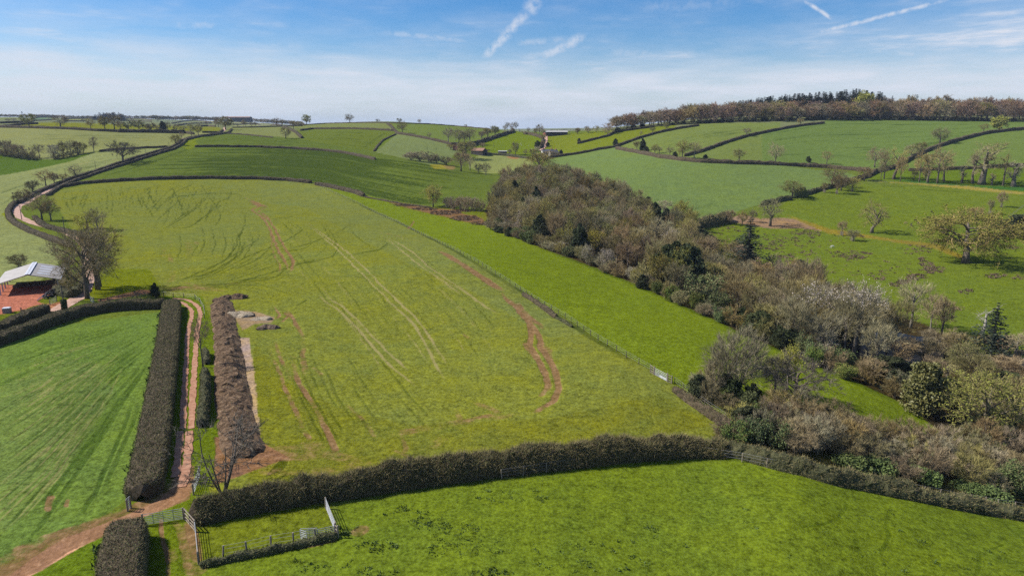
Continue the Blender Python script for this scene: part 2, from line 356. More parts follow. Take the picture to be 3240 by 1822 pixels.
parcel('crop_field', 'D', [(120, 484), (250, 460), (500, 450), (700, 450), (800, 464), (1000, 555), (1150, 630), (1330, 740), (1500, 850), (1640, 932), (1690, 965), (1830, 1060), (1790, 1100), (1300, 1160), (900, 1210), (600, 1250), (480, 1230), (500, 900), (490, 760), (400, 745), (260, 760), (240, 640), (190, 590), (150, 530)], (124, 150, 62), .7)
patch('D', [(700, 452), (800, 466), (1000, 555), (1150, 630), (1330, 740), (1480, 840), (1380, 850), (1200, 740), (980, 640), (760, 520), (560, 500), (560, 460)], (122, 150, 74), yel=.5)
patch('D', [(160, 520), (300, 500), (640, 470), (700, 560), (640, 640), (400, 640), (330, 600)], (122, 149, 68), yel=.55)
parcel('grass_field', 'D', [(440, 1480), (490, 1420), (860, 1350), (850, 1270), (1200, 1215), (1780, 1140), (2150, 1200), (2576, 1275), (3100, 1360), (3100, 1900), (440, 1900)], (107, 143, 40), .5)
parcel('sheep_pen', 'D', [(490, 1420), (485, 1310), (600, 1290), (830, 1255), (852, 1340), (510, 1410)], (108, 136, 36), .3)
parcel('crop_field', 'D', [(-500, 900), (100, 825), (400, 785), (415, 790), (400, 1000), (340, 1240), (270, 1290), (0, 1420), (-500, 1600)], (106, 149, 66), .4)
parcel('grass_field', 'D', [(-500, 1600), (0, 1420), (330, 1280), (330, 1480), (200, 1900), (-500, 1900)], (98, 137, 32), .3)
parcel('grass_verge', 'D', [(400, 745), (510, 745), (545, 850), (550, 1000), (560, 1100), (520, 1260), (470, 1320), (500, 1440), (480, 1900), (300, 1900), (330, 1300), (330, 1240), (400, 1000)], (100, 134, 28), .4)
parcel('farmyard', 'g3', [(-700, 540), (240, 560), (1000, 480), (1150, 560), (1250, 700), (1180, 900), (1100, 1000), (940, 1060), (800, 1000), (0, 1330), (-700, 1500)], (104, 132, 36), .4)
patch('g3', [(-700, 560), (240, 565), (1000, 490), (1060, 600), (980, 690), (780, 790), (660, 850), (740, 890), (800, 900), (620, 930), (430, 1000), (210, 1045), (180, 1060), (0, 1085), (-700, 1110)], (184, 116, 92), 0, 0)
patch('g3', [(800, 900), (900, 900), (1080, 850), (1130, 930), (960, 1040), (860, 990)], (186, 128, 92), 0, 0)
parcel('grass_verge', 'd1', [(900, 640), (1100, 480), (1500, 480), (1600, 640), (1500, 700), (940, 790), (860, 800), (850, 780)], (112, 140, 28), .5)
# ---- distance of the ground behind every raster cell (coarse), used for the true width of tracks
LU = np.arange(-700, 4141, 40.0); LV = np.arange(330, 2131, 12.0)
lu, lv = np.meshgrid(LU, LV)
_a, _m = slopes(lu, lv); LY = np.full(lu.shape, 9000.0)
for k in range(len(SY) - 1, -1, -3):
    y = SY[k]; hit = Zs(_a * y, np.full(lu.shape, y)) > CH + _m * y
    LY[hit] = y
DYV = np.abs(np.gradient(LY, 12.0, axis=0))
def wpx(u, v, w):
    i = int(np.clip((v - 330) / 12, 0, len(LV) - 1)); j = int(np.clip((u + 700) / 40, 0, len(LU) - 1))
    Y = LY[i, j]
    return w / K * F / Y, w / K / max(DYV[i, j], .03)
def line(key, pts, w, ch, amp=1.0, brk=.5, mn=1.3):
    "a mark of true width w metres along the ground: channel 0 soil, 1 pale, 2 dark"
    q = np.array(SL(key, pts)); seg = np.linalg.norm(np.diff(q, axis=0), axis=1); L = np.concatenate([[0], np.cumsum(seg)])
    m = max(int(L[-1] / 1.5), 2); t = np.linspace(0, L[-1], m)
    # smooth through the points
    qs = np.stack([np.interp(t, L, q[:, k]) for k in (0, 1)], 1)
    if len(q) > 2:
        kw = max(3, int(min(seg) * .5) | 1); ker = np.hanning(kw + 2)[1:-1]; ker /= ker.sum()
        pad = np.pad(qs, ((kw // 2, kw // 2), (0, 0)), 'edge'); qs = np.stack([np.convolve(pad[:, k], ker, 'valid') for k in (0, 1)], 1)
    ph = random.random() * 99
    nz = vn(np.stack([t / 45 + ph, t * 0], 1)) * .6 + vn(np.stack([t / 13 + ph, t * 0 + 5], 1)) * .4
    endf = np.clip(np.minimum(t, L[-1] - t) / (L[-1] * .12 + 1), 0, 1)
    for (u, v), z, e in zip(qs, nz, endf):
        a, b = wpx(u, v, w); a = max(a / 2, mn); b = max(b / 2, mn * .8)
        am = amp * (1 - brk + brk * 1.6 * z) * (.3 + .7 * e)
        x0 = int((u - 2 * a - RU0) / RS); x1 = int((u + 2 * a - RU0) / RS) + 2; y0 = int((v - 2 * b - RV0) / RS); y1 = int((v + 2 * b - RV0) / RS) + 2
        if x0 < 0 or y0 < 0 or x1 > RW or y1 > RH: continue
        X = (np.arange(x0, x1) * RS + RU0 - u) / a; Y = (np.arange(y0, y1) * RS + RV0 - v) / b
        g = am * np.clip(1.6 - (X[None] ** 2 + Y[:, None] ** 2), 0, 1)
        blk = FX[y0:y1, x0:x1, ch]; np.maximum(blk, g, out=blk)
def lerp_lines(key, A_, B_, n, ch, amp, w, jit=.3, brk=.7, cut=.35, key2=None):
    A_ = np.array(SL(key, A_)); B_ = np.array(SL(key2 or key, B_))
    def rs(q, m=14):
        L = np.concatenate([[0], np.cumsum(np.linalg.norm(np.diff(q, axis=0), axis=1))]); t = np.linspace(0, L[-1], m)
        return np.stack([np.interp(t, L, q[:, k]) for k in (0, 1)], 1)
    A_, B_ = rs(A_), rs(B_)
    for i in range(n):
        t = (i + .5 + random.uniform(-jit, jit)) / n
        q = A_ * (1 - t) + B_ * t
        s0 = int(random.uniform(0, cut) * 14); s1 = 14 - int(random.uniform(0, cut) * 14)
        if s1 - s0 < 3: continue
        line('S', q[s0:s1].tolist(), w, ch, min(amp * 1.5, 1.1) * random.uniform(.5, 1.1), brk, 1.5)
patch('D', [(640, 860), (720, 960), (860, 1030), (1040, 1070), (1400, 1050), (1660, 990), (1800, 1070), (1300, 1150), (900, 1205), (620, 1240)], (119, 142, 50), yel=.85)
# big middle field: red soil
so = lambda k, p, w, a=1.0, b=.5: line(k, p, w, 0, a * (1.12 if k == 'D' else 1.1), b)
so('g8', [(420, 120), (480, 150), (560, 190), (500, 220), (580, 280), (620, 350), (660, 450), (700, 530), (740, 600), (740, 640)], 1.2, 1.1, .35)
so('g8', [(500, 150), (600, 200), (540, 230), (600, 260), (650, 340), (700, 440), (750, 520), (780, 570), (770, 620), (730, 650)], 1.2, 1.1, .35)
so('g8', [(500, 160), (540, 190), (580, 200)], 5, .62, .8); so('g8', [(560, 250), (600, 290)], 3.5, .6, .8)
so('g8', [(620, 360), (640, 500), (690, 600), (680, 660)], .9, .7)
so('g8', [(1320, 360), (1490, 400), (1600, 425), (1690, 450)], 2.5, .45); so('g8', [(1740, 485), (1900, 580), (2050, 680), (2180, 765)], 2.6, 1.0, .3)
so('g8', [(2170, 760), (2200, 820), (2270, 880), (2320, 940), (2380, 1000), (2420, 1060), (2430, 1140), (2480, 1200), (2540, 1330), (2545, 1440)], 1.2, 1.15, .35)
so('g8', [(2210, 800), (2290, 900), (2350, 970), (2370, 1050), (2350, 1110), (2400, 1190), (2450, 1290), (2480, 1380), (2470, 1440)], 1.2, 1.15, .35)
so('g8', [(2270, 830), (2330, 920), (2430, 990), (2455, 1030)], 1.4, .8); so('g8', [(2310, 1100), (2360, 1160), (2420, 1230)], 1.3, .8); so('g8', [(2430, 1090), (2480, 1150), (2510, 1240)], 1.2, .6)
so('g8', [(2240, 850), (2310, 900), (2370, 980)], 2.5, .6, .8)
so('D', [(1400, 930), (1405, 975), (1392, 1010), (1345, 1038)], 1.1, .9); so('D', [(1376, 930), (1380, 970), (1360, 1000)], .9, .7)
so('D', [(1345, 1040), (1220, 1052), (1100, 1070), (960, 1100)], 2.2, .4, .9); so('D', [(1260, 1040), (1200, 1050), (1090, 1085)], 1.2, .5, .9)
for p, w, a in [([(668, 860), (700, 930), (722, 990), (760, 1070), (792, 1130)], .9, .7), ([(735, 900), (750, 960), (790, 1020), (832, 1100), (850, 1150)], 1.0, .8),
             ([(690, 855), (705, 900), (735, 960)], .9, .7), ([(870, 1015), (920, 1060), (950, 1110)], .9, .55), ([(1010, 1090), (1022, 1130), (1002, 1150)], .8, .6),
             ([(1130, 1000), (1165, 1065)], 1, .45), ([(640, 1125), (740, 1150), (820, 1140), (900, 1162)], 3, .5), ([(560, 1190), (700, 1140), (800, 1120)], 4, .55),
             ([(1020, 1170), (1090, 1120), (1140, 1090)], 2, .45), ([(620, 1180), (760, 1190), (1000, 1160)], 2.5, .35), ([(990, 1130), (1050, 1160)], .8, .6),
             ([(905, 1120), (930, 1170)], .8, .5), ([(690, 880), (760, 905), (770, 960)], .7, .5), ([(1190, 1010), (1260, 1040)], 1.5, .4)]: so('D', p, w, a, .8)
for p, w, a in [([(720, 870), (800, 980), (850, 1080), (840, 1200), (880, 1330)], 1.1, .7), ([(640, 860), (690, 920), (660, 950)], .8, .9), ([(710, 900), (742, 930), (690, 975)], .8, .9),
             ([(900, 1260), (960, 1320), (1000, 1400)], 1, .5), ([(1900, 1030), (1980, 1110)], 1, .4), ([(0, 700), (200, 730), (600, 690)], 2, .45), ([(-60, 760), (100, 740), (320, 745), (480, 735)], 3, .5),
             ([(-30, 690), (60, 640), (90, 500), (60, 400)], 3, .35), ([(120, 430), (135, 450)], 2.5, .6), ([(480, 810), (600, 860)], 1, .4), ([(850, 900), (830, 950)], .8, .5)]: so('g8', p, w, a, .7)
for p, w, a in [([(1550, 700), (1680, 640), (1750, 560), (1730, 450), (1700, 300)], 2.2, .5), ([(1560, 670), (1700, 680), (1850, 660), (2100, 640)], 2.5, .55), ([(1600, 700), (1900, 690), (2300, 700)], 2.5, .45),
             ([(1650, 260), (1640, 360), (1670, 420)], 2, .4), ([(1700, 150), (1730, 300)], 1.8, .45), ([(1960, 210), (1990, 235)], 2.5, .6)]: so('d1', p, w, a, .8)
patch('d1', [(980, 790), (1200, 740), (1400, 690), (1560, 690), (1560, 720), (1300, 760), (1000, 810)], (150, 110, 85), .5)
# pale tramlines
pl = lambda k, p, w=.8, a=.8: line(k, p, w, 1, a, .45)
for p in [[(800, 270), (940, 370), (1080, 490), (1200, 610), (1330, 740), (1450, 860), (1580, 980), (1640, 1080), (1720, 1240), (1800, 1370)], [(820, 265), (1000, 400), (1150, 510), (1280, 630), (1380, 740), (1500, 850), (1620, 970), (1720, 1120), (1810, 1260)],
          [(930, 770), (1000, 840), (1100, 900), (1200, 1010), (1330, 1160), (1440, 1270), (1600, 1400)], [(980, 790), (1100, 860), (1200, 950), (1300, 1060), (1430, 1190), (1560, 1300)],
          [(1350, 370), (1500, 490), (1620, 590), (1760, 680), (1900, 790)], [(1400, 400), (1560, 490), (1680, 600), (1830, 700), (2000, 820), (2150, 920)]]: pl('g8', p, .6, 1.1)
for p in [[(280, 220), (440, 370), (500, 480), (580, 600), (640, 655)], [(710, 685), (800, 730), (870, 750)], [(210, 510), (300, 545)], [(1700, 640), (1900, 760), (2100, 900)], [(1450, 380), (1700, 540)], [(600, 100), (760, 230)]]: pl('g8', p, .5, .6)
lerp_lines('g8', [(560, 330), (700, 500), (860, 700), (1000, 900), (1150, 1100), (1300, 1300)], [(1500, 420), (1800, 640), (2050, 850), (2250, 1080), (2380, 1300)], 30, 1, .42, .45, cut=.55)
lerp_lines('g8', [(560, 330), (700, 500), (860, 700), (1000, 900), (1150, 1100), (1300, 1300)], [(1500, 420), (1800, 640), (2050, 850), (2250, 1080), (2380, 1300)], 30, 2, .42, .45, cut=.55)
lerp_lines('g8', [(20, 330), (160, 500), (300, 620)], [(700, 260), (900, 420), (1100, 560)], 26, 1, .4, .4, cut=.5)
# dark wheelings
dk = lambda k, p, w=.9, a=.7: line(k, p, w, 2, a, .5)
for p in [[(1070, 850), (1080, 1000), (1080, 1110)], [(1110, 850), (1130, 1000), (1130, 1140), (1200, 1200)], [(1290, 830), (1330, 1000), (1360, 1080)], [(1220, 850), (1240, 970), (1260, 1010)], [(820, 890), (740, 980), (710, 1040)],
          [(880, 880), (820, 1000), (800, 1080)], [(910, 885), (860, 1000), (835, 1080)], [(1380, 860), (1430, 970), (1500, 1100), (1560, 1180)], [(1820, 840), (1700, 900), (1600, 1000), (1500, 1130)], [(1950, 830), (1800, 900), (1650, 1000)],
          [(2150, 820), (2100, 950), (2000, 1060), (1800, 1200), (1640, 1290)], [(2080, 950), (1950, 1080), (1700, 1240)], [(2250, 1020), (2100, 1130), (1950, 1230)], [(1730, 1010), (1780, 960), (1900, 950), (2100, 930), (2300, 925), (2450, 950)],
          [(1680, 1050), (1700, 1150), (1620, 1280)], [(2200, 1080), (2220, 1180), (2160, 1260)], [(2480, 1100), (2450, 1280), (2400, 1380)], [(1600, 830), (1570, 900), (1590, 960)], [(660, 900), (640, 1000), (700, 1080)],
          [(1350, 850), (1400, 1000), (1420, 1100)], [(1460, 850), (1520, 980), (1600, 1120)], [(1720, 860), (1800, 1000), (1850, 1150)], [(1870, 850), (1960, 1000), (2050, 1150)], [(2010, 830), (2130, 1000), (2200, 1100)], [(1520, 840), (1480, 900), (1540, 1000), (1580, 1100)],
          [(1900, 840), (1980, 900), (1900, 1000), (1880, 1100), (1780, 1200)], [(2050, 830), (2020, 920), (2060, 1000)], [(2300, 840), (2330, 930), (2280, 1010)], [(1500, 1180), (1620, 1050), (1760, 940)], [(1560, 1220), (1700, 1090), (1850, 960)]]: dk('c1', p, .5, .92)
for p in [[(380, 130), (290, 160), (200, 250), (100, 330), (0, 350)], [(430, 230), (460, 260), (450, 330), (400, 420)], [(310, 360), (330, 460), (300, 540)], [(370, 370), (380, 450), (360, 520), (250, 600), (100, 660), (0, 700)], [(410, 370), (400, 460), (300, 580)],
          [(560, 360), (540, 420), (430, 490), (280, 580), (100, 650)], [(780, 300), (840, 350), (760, 410), (600, 480), (400, 560)], [(860, 350), (900, 440), (860, 480), (700, 500)], [(1170, 310), (1080, 370), (900, 440), (760, 480)],
          [(960, 280), (1000, 370), (1080, 480), (1040, 530), (900, 570), (780, 580)], [(980, 290), (1080, 450)], [(1140, 330), (1200, 400), (1300, 470)], [(1390, 420), (1400, 450), (1340, 490), (1150, 520)], [(1430, 440), (1380, 480), (1200, 510)],
          [(780, 580), (640, 680), (400, 710), (200, 720), (0, 740)], [(700, 300), (760, 360), (800, 420)], [(740, 290), (800, 345)], [(120, 360), (140, 460), (90, 540)], [(170, 330), (190, 430), (150, 520)], [(230, 320), (260, 440), (230, 540)], [(20, 380), (30, 480), (0, 560)],
          [(460, 420), (420, 520), (300, 610), (120, 680)], [(620, 480), (520, 560), (380, 620)], [(870, 820), (800, 860)], [(1120, 700), (1000, 730)], [(640, 280), (780, 265)], [(690, 500), (560, 540), (420, 610)]]: dk('g8', p, .5, .92)
lerp_lines('c1', [(640, 900), (650, 1000), (690, 1110)], [(2350, 830), (2300, 1000), (2180, 1280)], 46, 2, .55, .5, brk=.4, cut=.45)
lerp_lines('g8', [(0, 690), (200, 640), (360, 540), (390, 420), (330, 300)], [(0, 745), (400, 715), (760, 610), (1010, 540), (1085, 470), (990, 290)], 12, 2, .6, .5, brk=.4, cut=.3)
lerp_lines('g8', [(60, 760), (300, 740), (500, 760), (700, 850)], [(60, 700), (400, 690), (800, 640), (1100, 700)], 9, 2, .45, .5, brk=.5, cut=.3)
lerp_lines('D', [(690, 860), (740, 1000), (820, 1150)], [(960, 900), (1040, 1000), (1130, 1090)], 14, 2, .45, .5, cut=.5)
lerp_lines('c4', [(-60, 600), (600, 480), (1500, 470), (2500, 470)], [(-60, 850), (700, 880), (1250, 880), (1700, 680)], 24, 2, .45, .9, cut=.5)
lerp_lines('c3', [(1060, 450), (1660, 275), (2574, 225)], [(1720, 540), (2150, 400), (2574, 300)], 14, 2, .4, .8, cut=.5)
# drill rows
lerp_lines('c2', [(-700, 455), (0, 460), (400, 475), (700, 495), (950, 525), (1200, 580), (1500, 600), (1900, 660), (2360, 770)], [(-1500, 800), (-500, 770), (0, 780), (550, 800), (1080, 940), (1300, 990), (1750, 1060), (2250, 960)], 60, 2, 1.0, .9, brk=.4, cut=.4)
lerp_lines('c1', [(1950, 370), (2574, 350), (3300, 410)], [(1950, 430), (2574, 435), (3500, 480)], 10, 2, .35, .6, cut=.4)
lerp_lines('c1', [(-100, 275), (900, 300), (1900, 325)], [(-100, 560), (900, 470), (1690, 440)], 20, 2, .30, .7, cut=.4)
lerp_lines('c1', [(-100, 840), (500, 670), (1600, 480)], [(-100, 1100), (400, 860), (1500, 540)], 14, 2, .45, .7, cut=.5)
lerp_lines('c1', [(-100, 800), (500, 650), (1600, 478)], [(-100, 1000), (400, 820), (1500, 530)], 8, 1, .4, 1., cut=.5)
lerp_lines('d1', [(-300, 80), (200, 30)], [(-300, 560), (500, 330)], 12, 2, .35, .6, cut=.5)
lerp_lines('c2', [(560, 320), (900, 300), (1350, 310)], [(560, 390), (1000, 460), (1180, 480)], 8, 2, .4, .7, cut=.4)
lerp_lines('c2', [(1420, 340), (1290, 420), (1200, 505)], [(1750, 380), (1900, 440), (1950, 560)], 9, 2, .35, .7, cut=.5)
line('c2', [(1310, 315), (1180, 390), (1075, 480)], 1.2, 2, .8); line('c2', [(1330, 320), (1200, 390), (1100, 480)], 1, 2, .6)
lerp_lines('e1', [(800, 75), (900, 120), (1000, 190)], [(1200, 20), (1300, 90), (1360, 150)], 16, 2, .3, .5, cut=.5)
lerp_lines('e1', [(950, 150), (1600, 400), (2100, 600)], [(1200, 30), (2000, 90), (2700, 150)], 18, 2, .2, .8, cut=.6)
lerp_lines('g2', [(640, 740), (700, 850), (800, 930)], [(1500, 700), (1560, 780), (1600, 850)], 18, 2, .4, .6, cut=.4)
line('c1', [(1000, 760), (1300, 690), (1600, 590), (1960, 470)], 1.2, 2, .8); line('c1', [(860, 745), (1300, 665), (1600, 575), (1950, 465)], 1, 2, .7)
line('c1', [(1980, 400), (2010, 370), (2080, 350)], 1, 2, .6); line('c1', [(800, 660), (1150, 580)], .8, 2, .5)
line('c1', [(0, 930), (200, 860), (250, 840)], 1, 2, .9); line('c1', [(0, 915), (200, 848)], 1, 2, .7); line('c1', [(0, 1050), (100, 990), (130, 970)], 1, 2, .7)
line('e1', [(2060, 610), (2300, 560), (2440, 500)], .9, 2, .7); line('e1', [(2080, 620), (2320, 570), (2470, 505)], .7, 2, .5)
for p in [[(1520, 1290), (1560, 1250), (1600, 1200)]]: so('c2', p, 1)
line('c2', [(2220, 770), (2270, 800), (2290, 850)], 1, 0, .6)
# bottom left crop: sheen and rows
lerp_lines('D', [(-60, 905), (130, 850), (230, 830), (405, 800)], [(20, 1430), (140, 1280), (260, 1100), (385, 900)], 90, 2, .48, .32, cut=.5)
lerp_lines('D', [(-60, 950), (130, 880), (300, 840)], [(-60, 1420), (130, 1230), (260, 1040), (330, 900)], 110, 1, .40, .22, cut=.6)
line('D', [(340, 1000), (300, 1100), (240, 1240), (200, 1300)], .6, 2, .8); line('D', [(360, 1000), (318, 1100), (260, 1240)], .6, 2, .6)
so('D', [(130, 1245), (118, 1285)], .9, .9); so('D', [(172, 1255), (166, 1275)], .6, .7)
# bottom right pasture: faint animal paths
for p in [[(1500, 815), (1500, 880), (1440, 950), (1350, 980), (1160, 995)], [(1770, 860), (1745, 980), (1755, 1050), (1710, 1150)], [(1550, 1040), (1585, 1150), (1600, 1220)], [(2310, 1150), (2300, 1292)], [(800, 700), (830, 790)], [(1080, 840), (1100, 900)], [(900, 805), (1040, 785)], [(2450, 1100), (2380, 1130)]]: dk('e4', p, .5, .5)
# farm track ground
patch('d2', [(1740, 420), (1960, 330), (1950, 560), (1900, 680), (1700, 760), (1600, 800), (1420, 850), (1330, 800), (1100, 950), (1050, 1050), (700, 1200), (400, 1400), (250, 1449), (50, 1500), (-200, 1600), (-300, 1500), (0, 1350), (300, 1200), (600, 980), (800, 940), (1100, 850), (1270, 780), (1350, 720), (1500, 650), (1680, 600), (1720, 500)], None, .85)
line('d2', [(1850, 350), (1780, 560), (1500, 740), (1200, 880), (900, 1000), (600, 1130), (300, 1330), (0, 1480), (-300, 1640)], 2.6, 0, .9, .2)
line('d2', [(1300, 800), (900, 960), (500, 1080), (200, 1220), (-100, 1400)], 2.2, 0, .75, .4)
for p, w, a in [([(1620, 850), (1640, 1050), (1690, 1300), (1700, 1500)], .5, .8), ([(1740, 850), (1820, 1000), (1860, 1250), (1900, 1420)], .9, .8), ([(1900, 900), (1960, 1150), (1990, 1330)], 1.2, .8), ([(1850, 950), (1930, 1300)], 1.4, .55), ([(2000, 1340), (1940, 1400)], 2, .7), ([(1720, 1180), (1740, 1300)], 1.4, .5)]: so('d2', p, w, a, .5)
so('d3', [(1560, 985), (1800, 930), (1960, 890)], 1.2, .8); so('d3', [(2150, 850), (2220, 800)], 1.6, .7)
patch('D', [(590, 850), (625, 850), (640, 930), (645, 1000), (655, 1090), (640, 1130), (600, 1130), (600, 1000)], (176, 152, 136), .2)
patch('D', [(575, 780), (640, 783), (690, 798), (682, 812), (640, 815), (610, 830)], (160, 136, 106), .35)
patch('D', [(540, 1100), (620, 1090), (690, 1130), (730, 1150), (620, 1190), (540, 1220)], (140, 104, 80), .6)
for i in range(7): line('d3', [(1240 + 24 * i, 290 - 8 * i), (1340 + 20 * i, 180 - 6 * i), (1420 + 10 * i, 90)], .25, 2, .8, .2)
patch('d2', [(1770, 430), (1925, 440), (1900, 640), (1720, 745), (1420, 862), (1120, 985), (760, 1185), (430, 1385), (250, 1475), (60, 1560), (-120, 1640), (-60, 1560), (330, 1265), (640, 1065), (1000, 935), (1290, 825), (1570, 690), (1730, 560)], (208, 158, 126))
patch('D', [(30, 960), (150, 905), (260, 915), (290, 990), (210, 1120), (110, 1250), (20, 1330), (-200, 1400), (-200, 1050)], (110, 150, 74))  # grey sheen of the bottom left crop, put into the ground colour
# kerb of darker rank grass beside fences and hedges
dk('D', [(800, 468), (1000, 558), (1150, 634), (1330, 745), (1500, 856), (1630, 930)], 1.6, .75)
dk('D', [(1330, 614), (1500, 677), (1700, 762), (1900, 854), (2150, 960), (2300, 1030)], 2.0, .6)
dk('e2', [(1420, 275), (1600, 285)], 5, .55); dk('e2', [(1700, 300), (1900, 315), (2080, 325)], 5, .55); dk('e2', [(1740, 380), (1800, 385)], 3, .4); dk('e2', [(1060, 430), (1120, 430)], 3, .4); dk('e2', [(820, 520), (920, 525)], 3, .4)
line('c4', [(0, 1285), (250, 1225), (450, 1170)], 1.2, 1, .5)
# ------------------------------------------------------------------ ground mesh
def ground():
    U = K
    acol = np.concatenate([np.linspace(-1.65, -.92, 40)[:-1], np.arange(-.92, .921, 4.6 / F), np.linspace(.92, 1.65, 40)[1:]])
    ys = [16.0]
    while ys[-1] < 8500:
        y = ys[-1]
        ds = .06 if y < 38 else min(y / 20500, .0062 if y < 1200 else .012)
        ys.append(y * (1 + ds))
    ys = np.array(ys); na, ny = len(acol), len(ys)
    a2, y2 = np.meshgrid(acol, ys)            # rows in depth
    x = a2 * y2; z = Zs(x, y2)
    # small natural unevenness
    z = z + (fbm(np.stack([x, y2], -1), 9.0, 3) - .5) * .35 * np.clip(y2 / 60, .4, 1)
    V = np.stack([x, y2, z], -1) * K
    u, v = proj(V[..., 0], V[..., 1], V[..., 2])
    fu = np.clip((u - RU0) / RS, 0, RW - 1.01); fv = np.clip((v - RV0) / RS, 0, RH - 1.01)
    # soft, slightly ragged parcel edges
    jit = (fbm(np.stack([x, y2], -1), 3.0, 9) - .5) * 2.6
    fu2 = np.clip(fu + jit * 2, 0, RW - 1.01); i = fu2.astype(int); j = fv.astype(int); fx = (fu2 - i)[..., None]; fy = (fv - j)[..., None]
    def look(Aq): return (Aq[j, i] * (1 - fx) * (1 - fy) + Aq[j, i + 1] * fx * (1 - fy) + Aq[j + 1, i] * (1 - fx) * fy + Aq[j + 1, i + 1] * fx * fy)
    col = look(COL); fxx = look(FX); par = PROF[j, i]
    nrm = np.cross(np.gradient(V, axis=1), np.gradient(V, axis=0)); nrm /= np.linalg.norm(nrm, axis=-1)[..., None]
    nrm[nrm[..., 2] < 0] *= -1
    idx = np.arange(na * ny).reshape(ny, na)
    quads = np.stack([idx[:-1, :-1], idx[:-1, 1:], idx[1:, 1:], idx[1:, :-1]], -1).reshape(-1, 4)
    qp = par[:-1, :-1].ravel()
    # neighbouring parcels of one kind that do not touch are split into their own fields by key id
    Vf = V.reshape(-1, 3); cf = np.concatenate([col, np.ones(col.shape[:2] + (1,))], -1).reshape(-1, 4); ff = fxx.reshape(-1, 4); nf = nrm.reshape(-1, 3)
    gm = ground_mat()
    for pid, name in enumerate(PARCELS):
        q = quads[qp == pid]
        if not len(q): continue
        used, inv = np.unique(q, return_inverse=True)
        me = mesh_np(name, Vf[used], inv.reshape(-1, 4), gm, None, True)
        for nm, data in (('cover', cf), ('marks', ff)):
            at = me.attributes.new(nm, 'FLOAT_COLOR', 'POINT'); at.data.foreach_set('color', np.ascontiguousarray(data[used], np.float32).ravel())
        me.normals_split_custom_set_from_vertices([tuple(t) for t in nf[used]])
        o = link(name, me); tag(o, PLABEL.get(name, 'green ground of the valley'), name.split('_')[-1] if name != 'ground' else 'ground', kind='structure')
PLABEL = {'far_fields': 'pale patchwork of far fields below the horizon', 'crop_field': 'fields of young green cereal with wheel marks and drill rows', 'grass_field': 'grass fields between the dark hedges',
          'pasture': 'bright grazed pasture on the valley sides', 'parkland': 'grazed parkland with scattered old trees on the right', 'woodland_floor': 'brown litter under the valley wood',
          'grass_strip': 'bright green strip of grass between post fence and wood', 'wet_ground': 'brown rushy wet ground below the lone tree', 'sheep_pen': 'yellowish grass inside the small sheep pen',
          'grass_verge': 'grass verges along the red farm track', 'farmyard': 'red earth yard around the open barn', 'ground': 'rolling green ground reaching the horizon'}
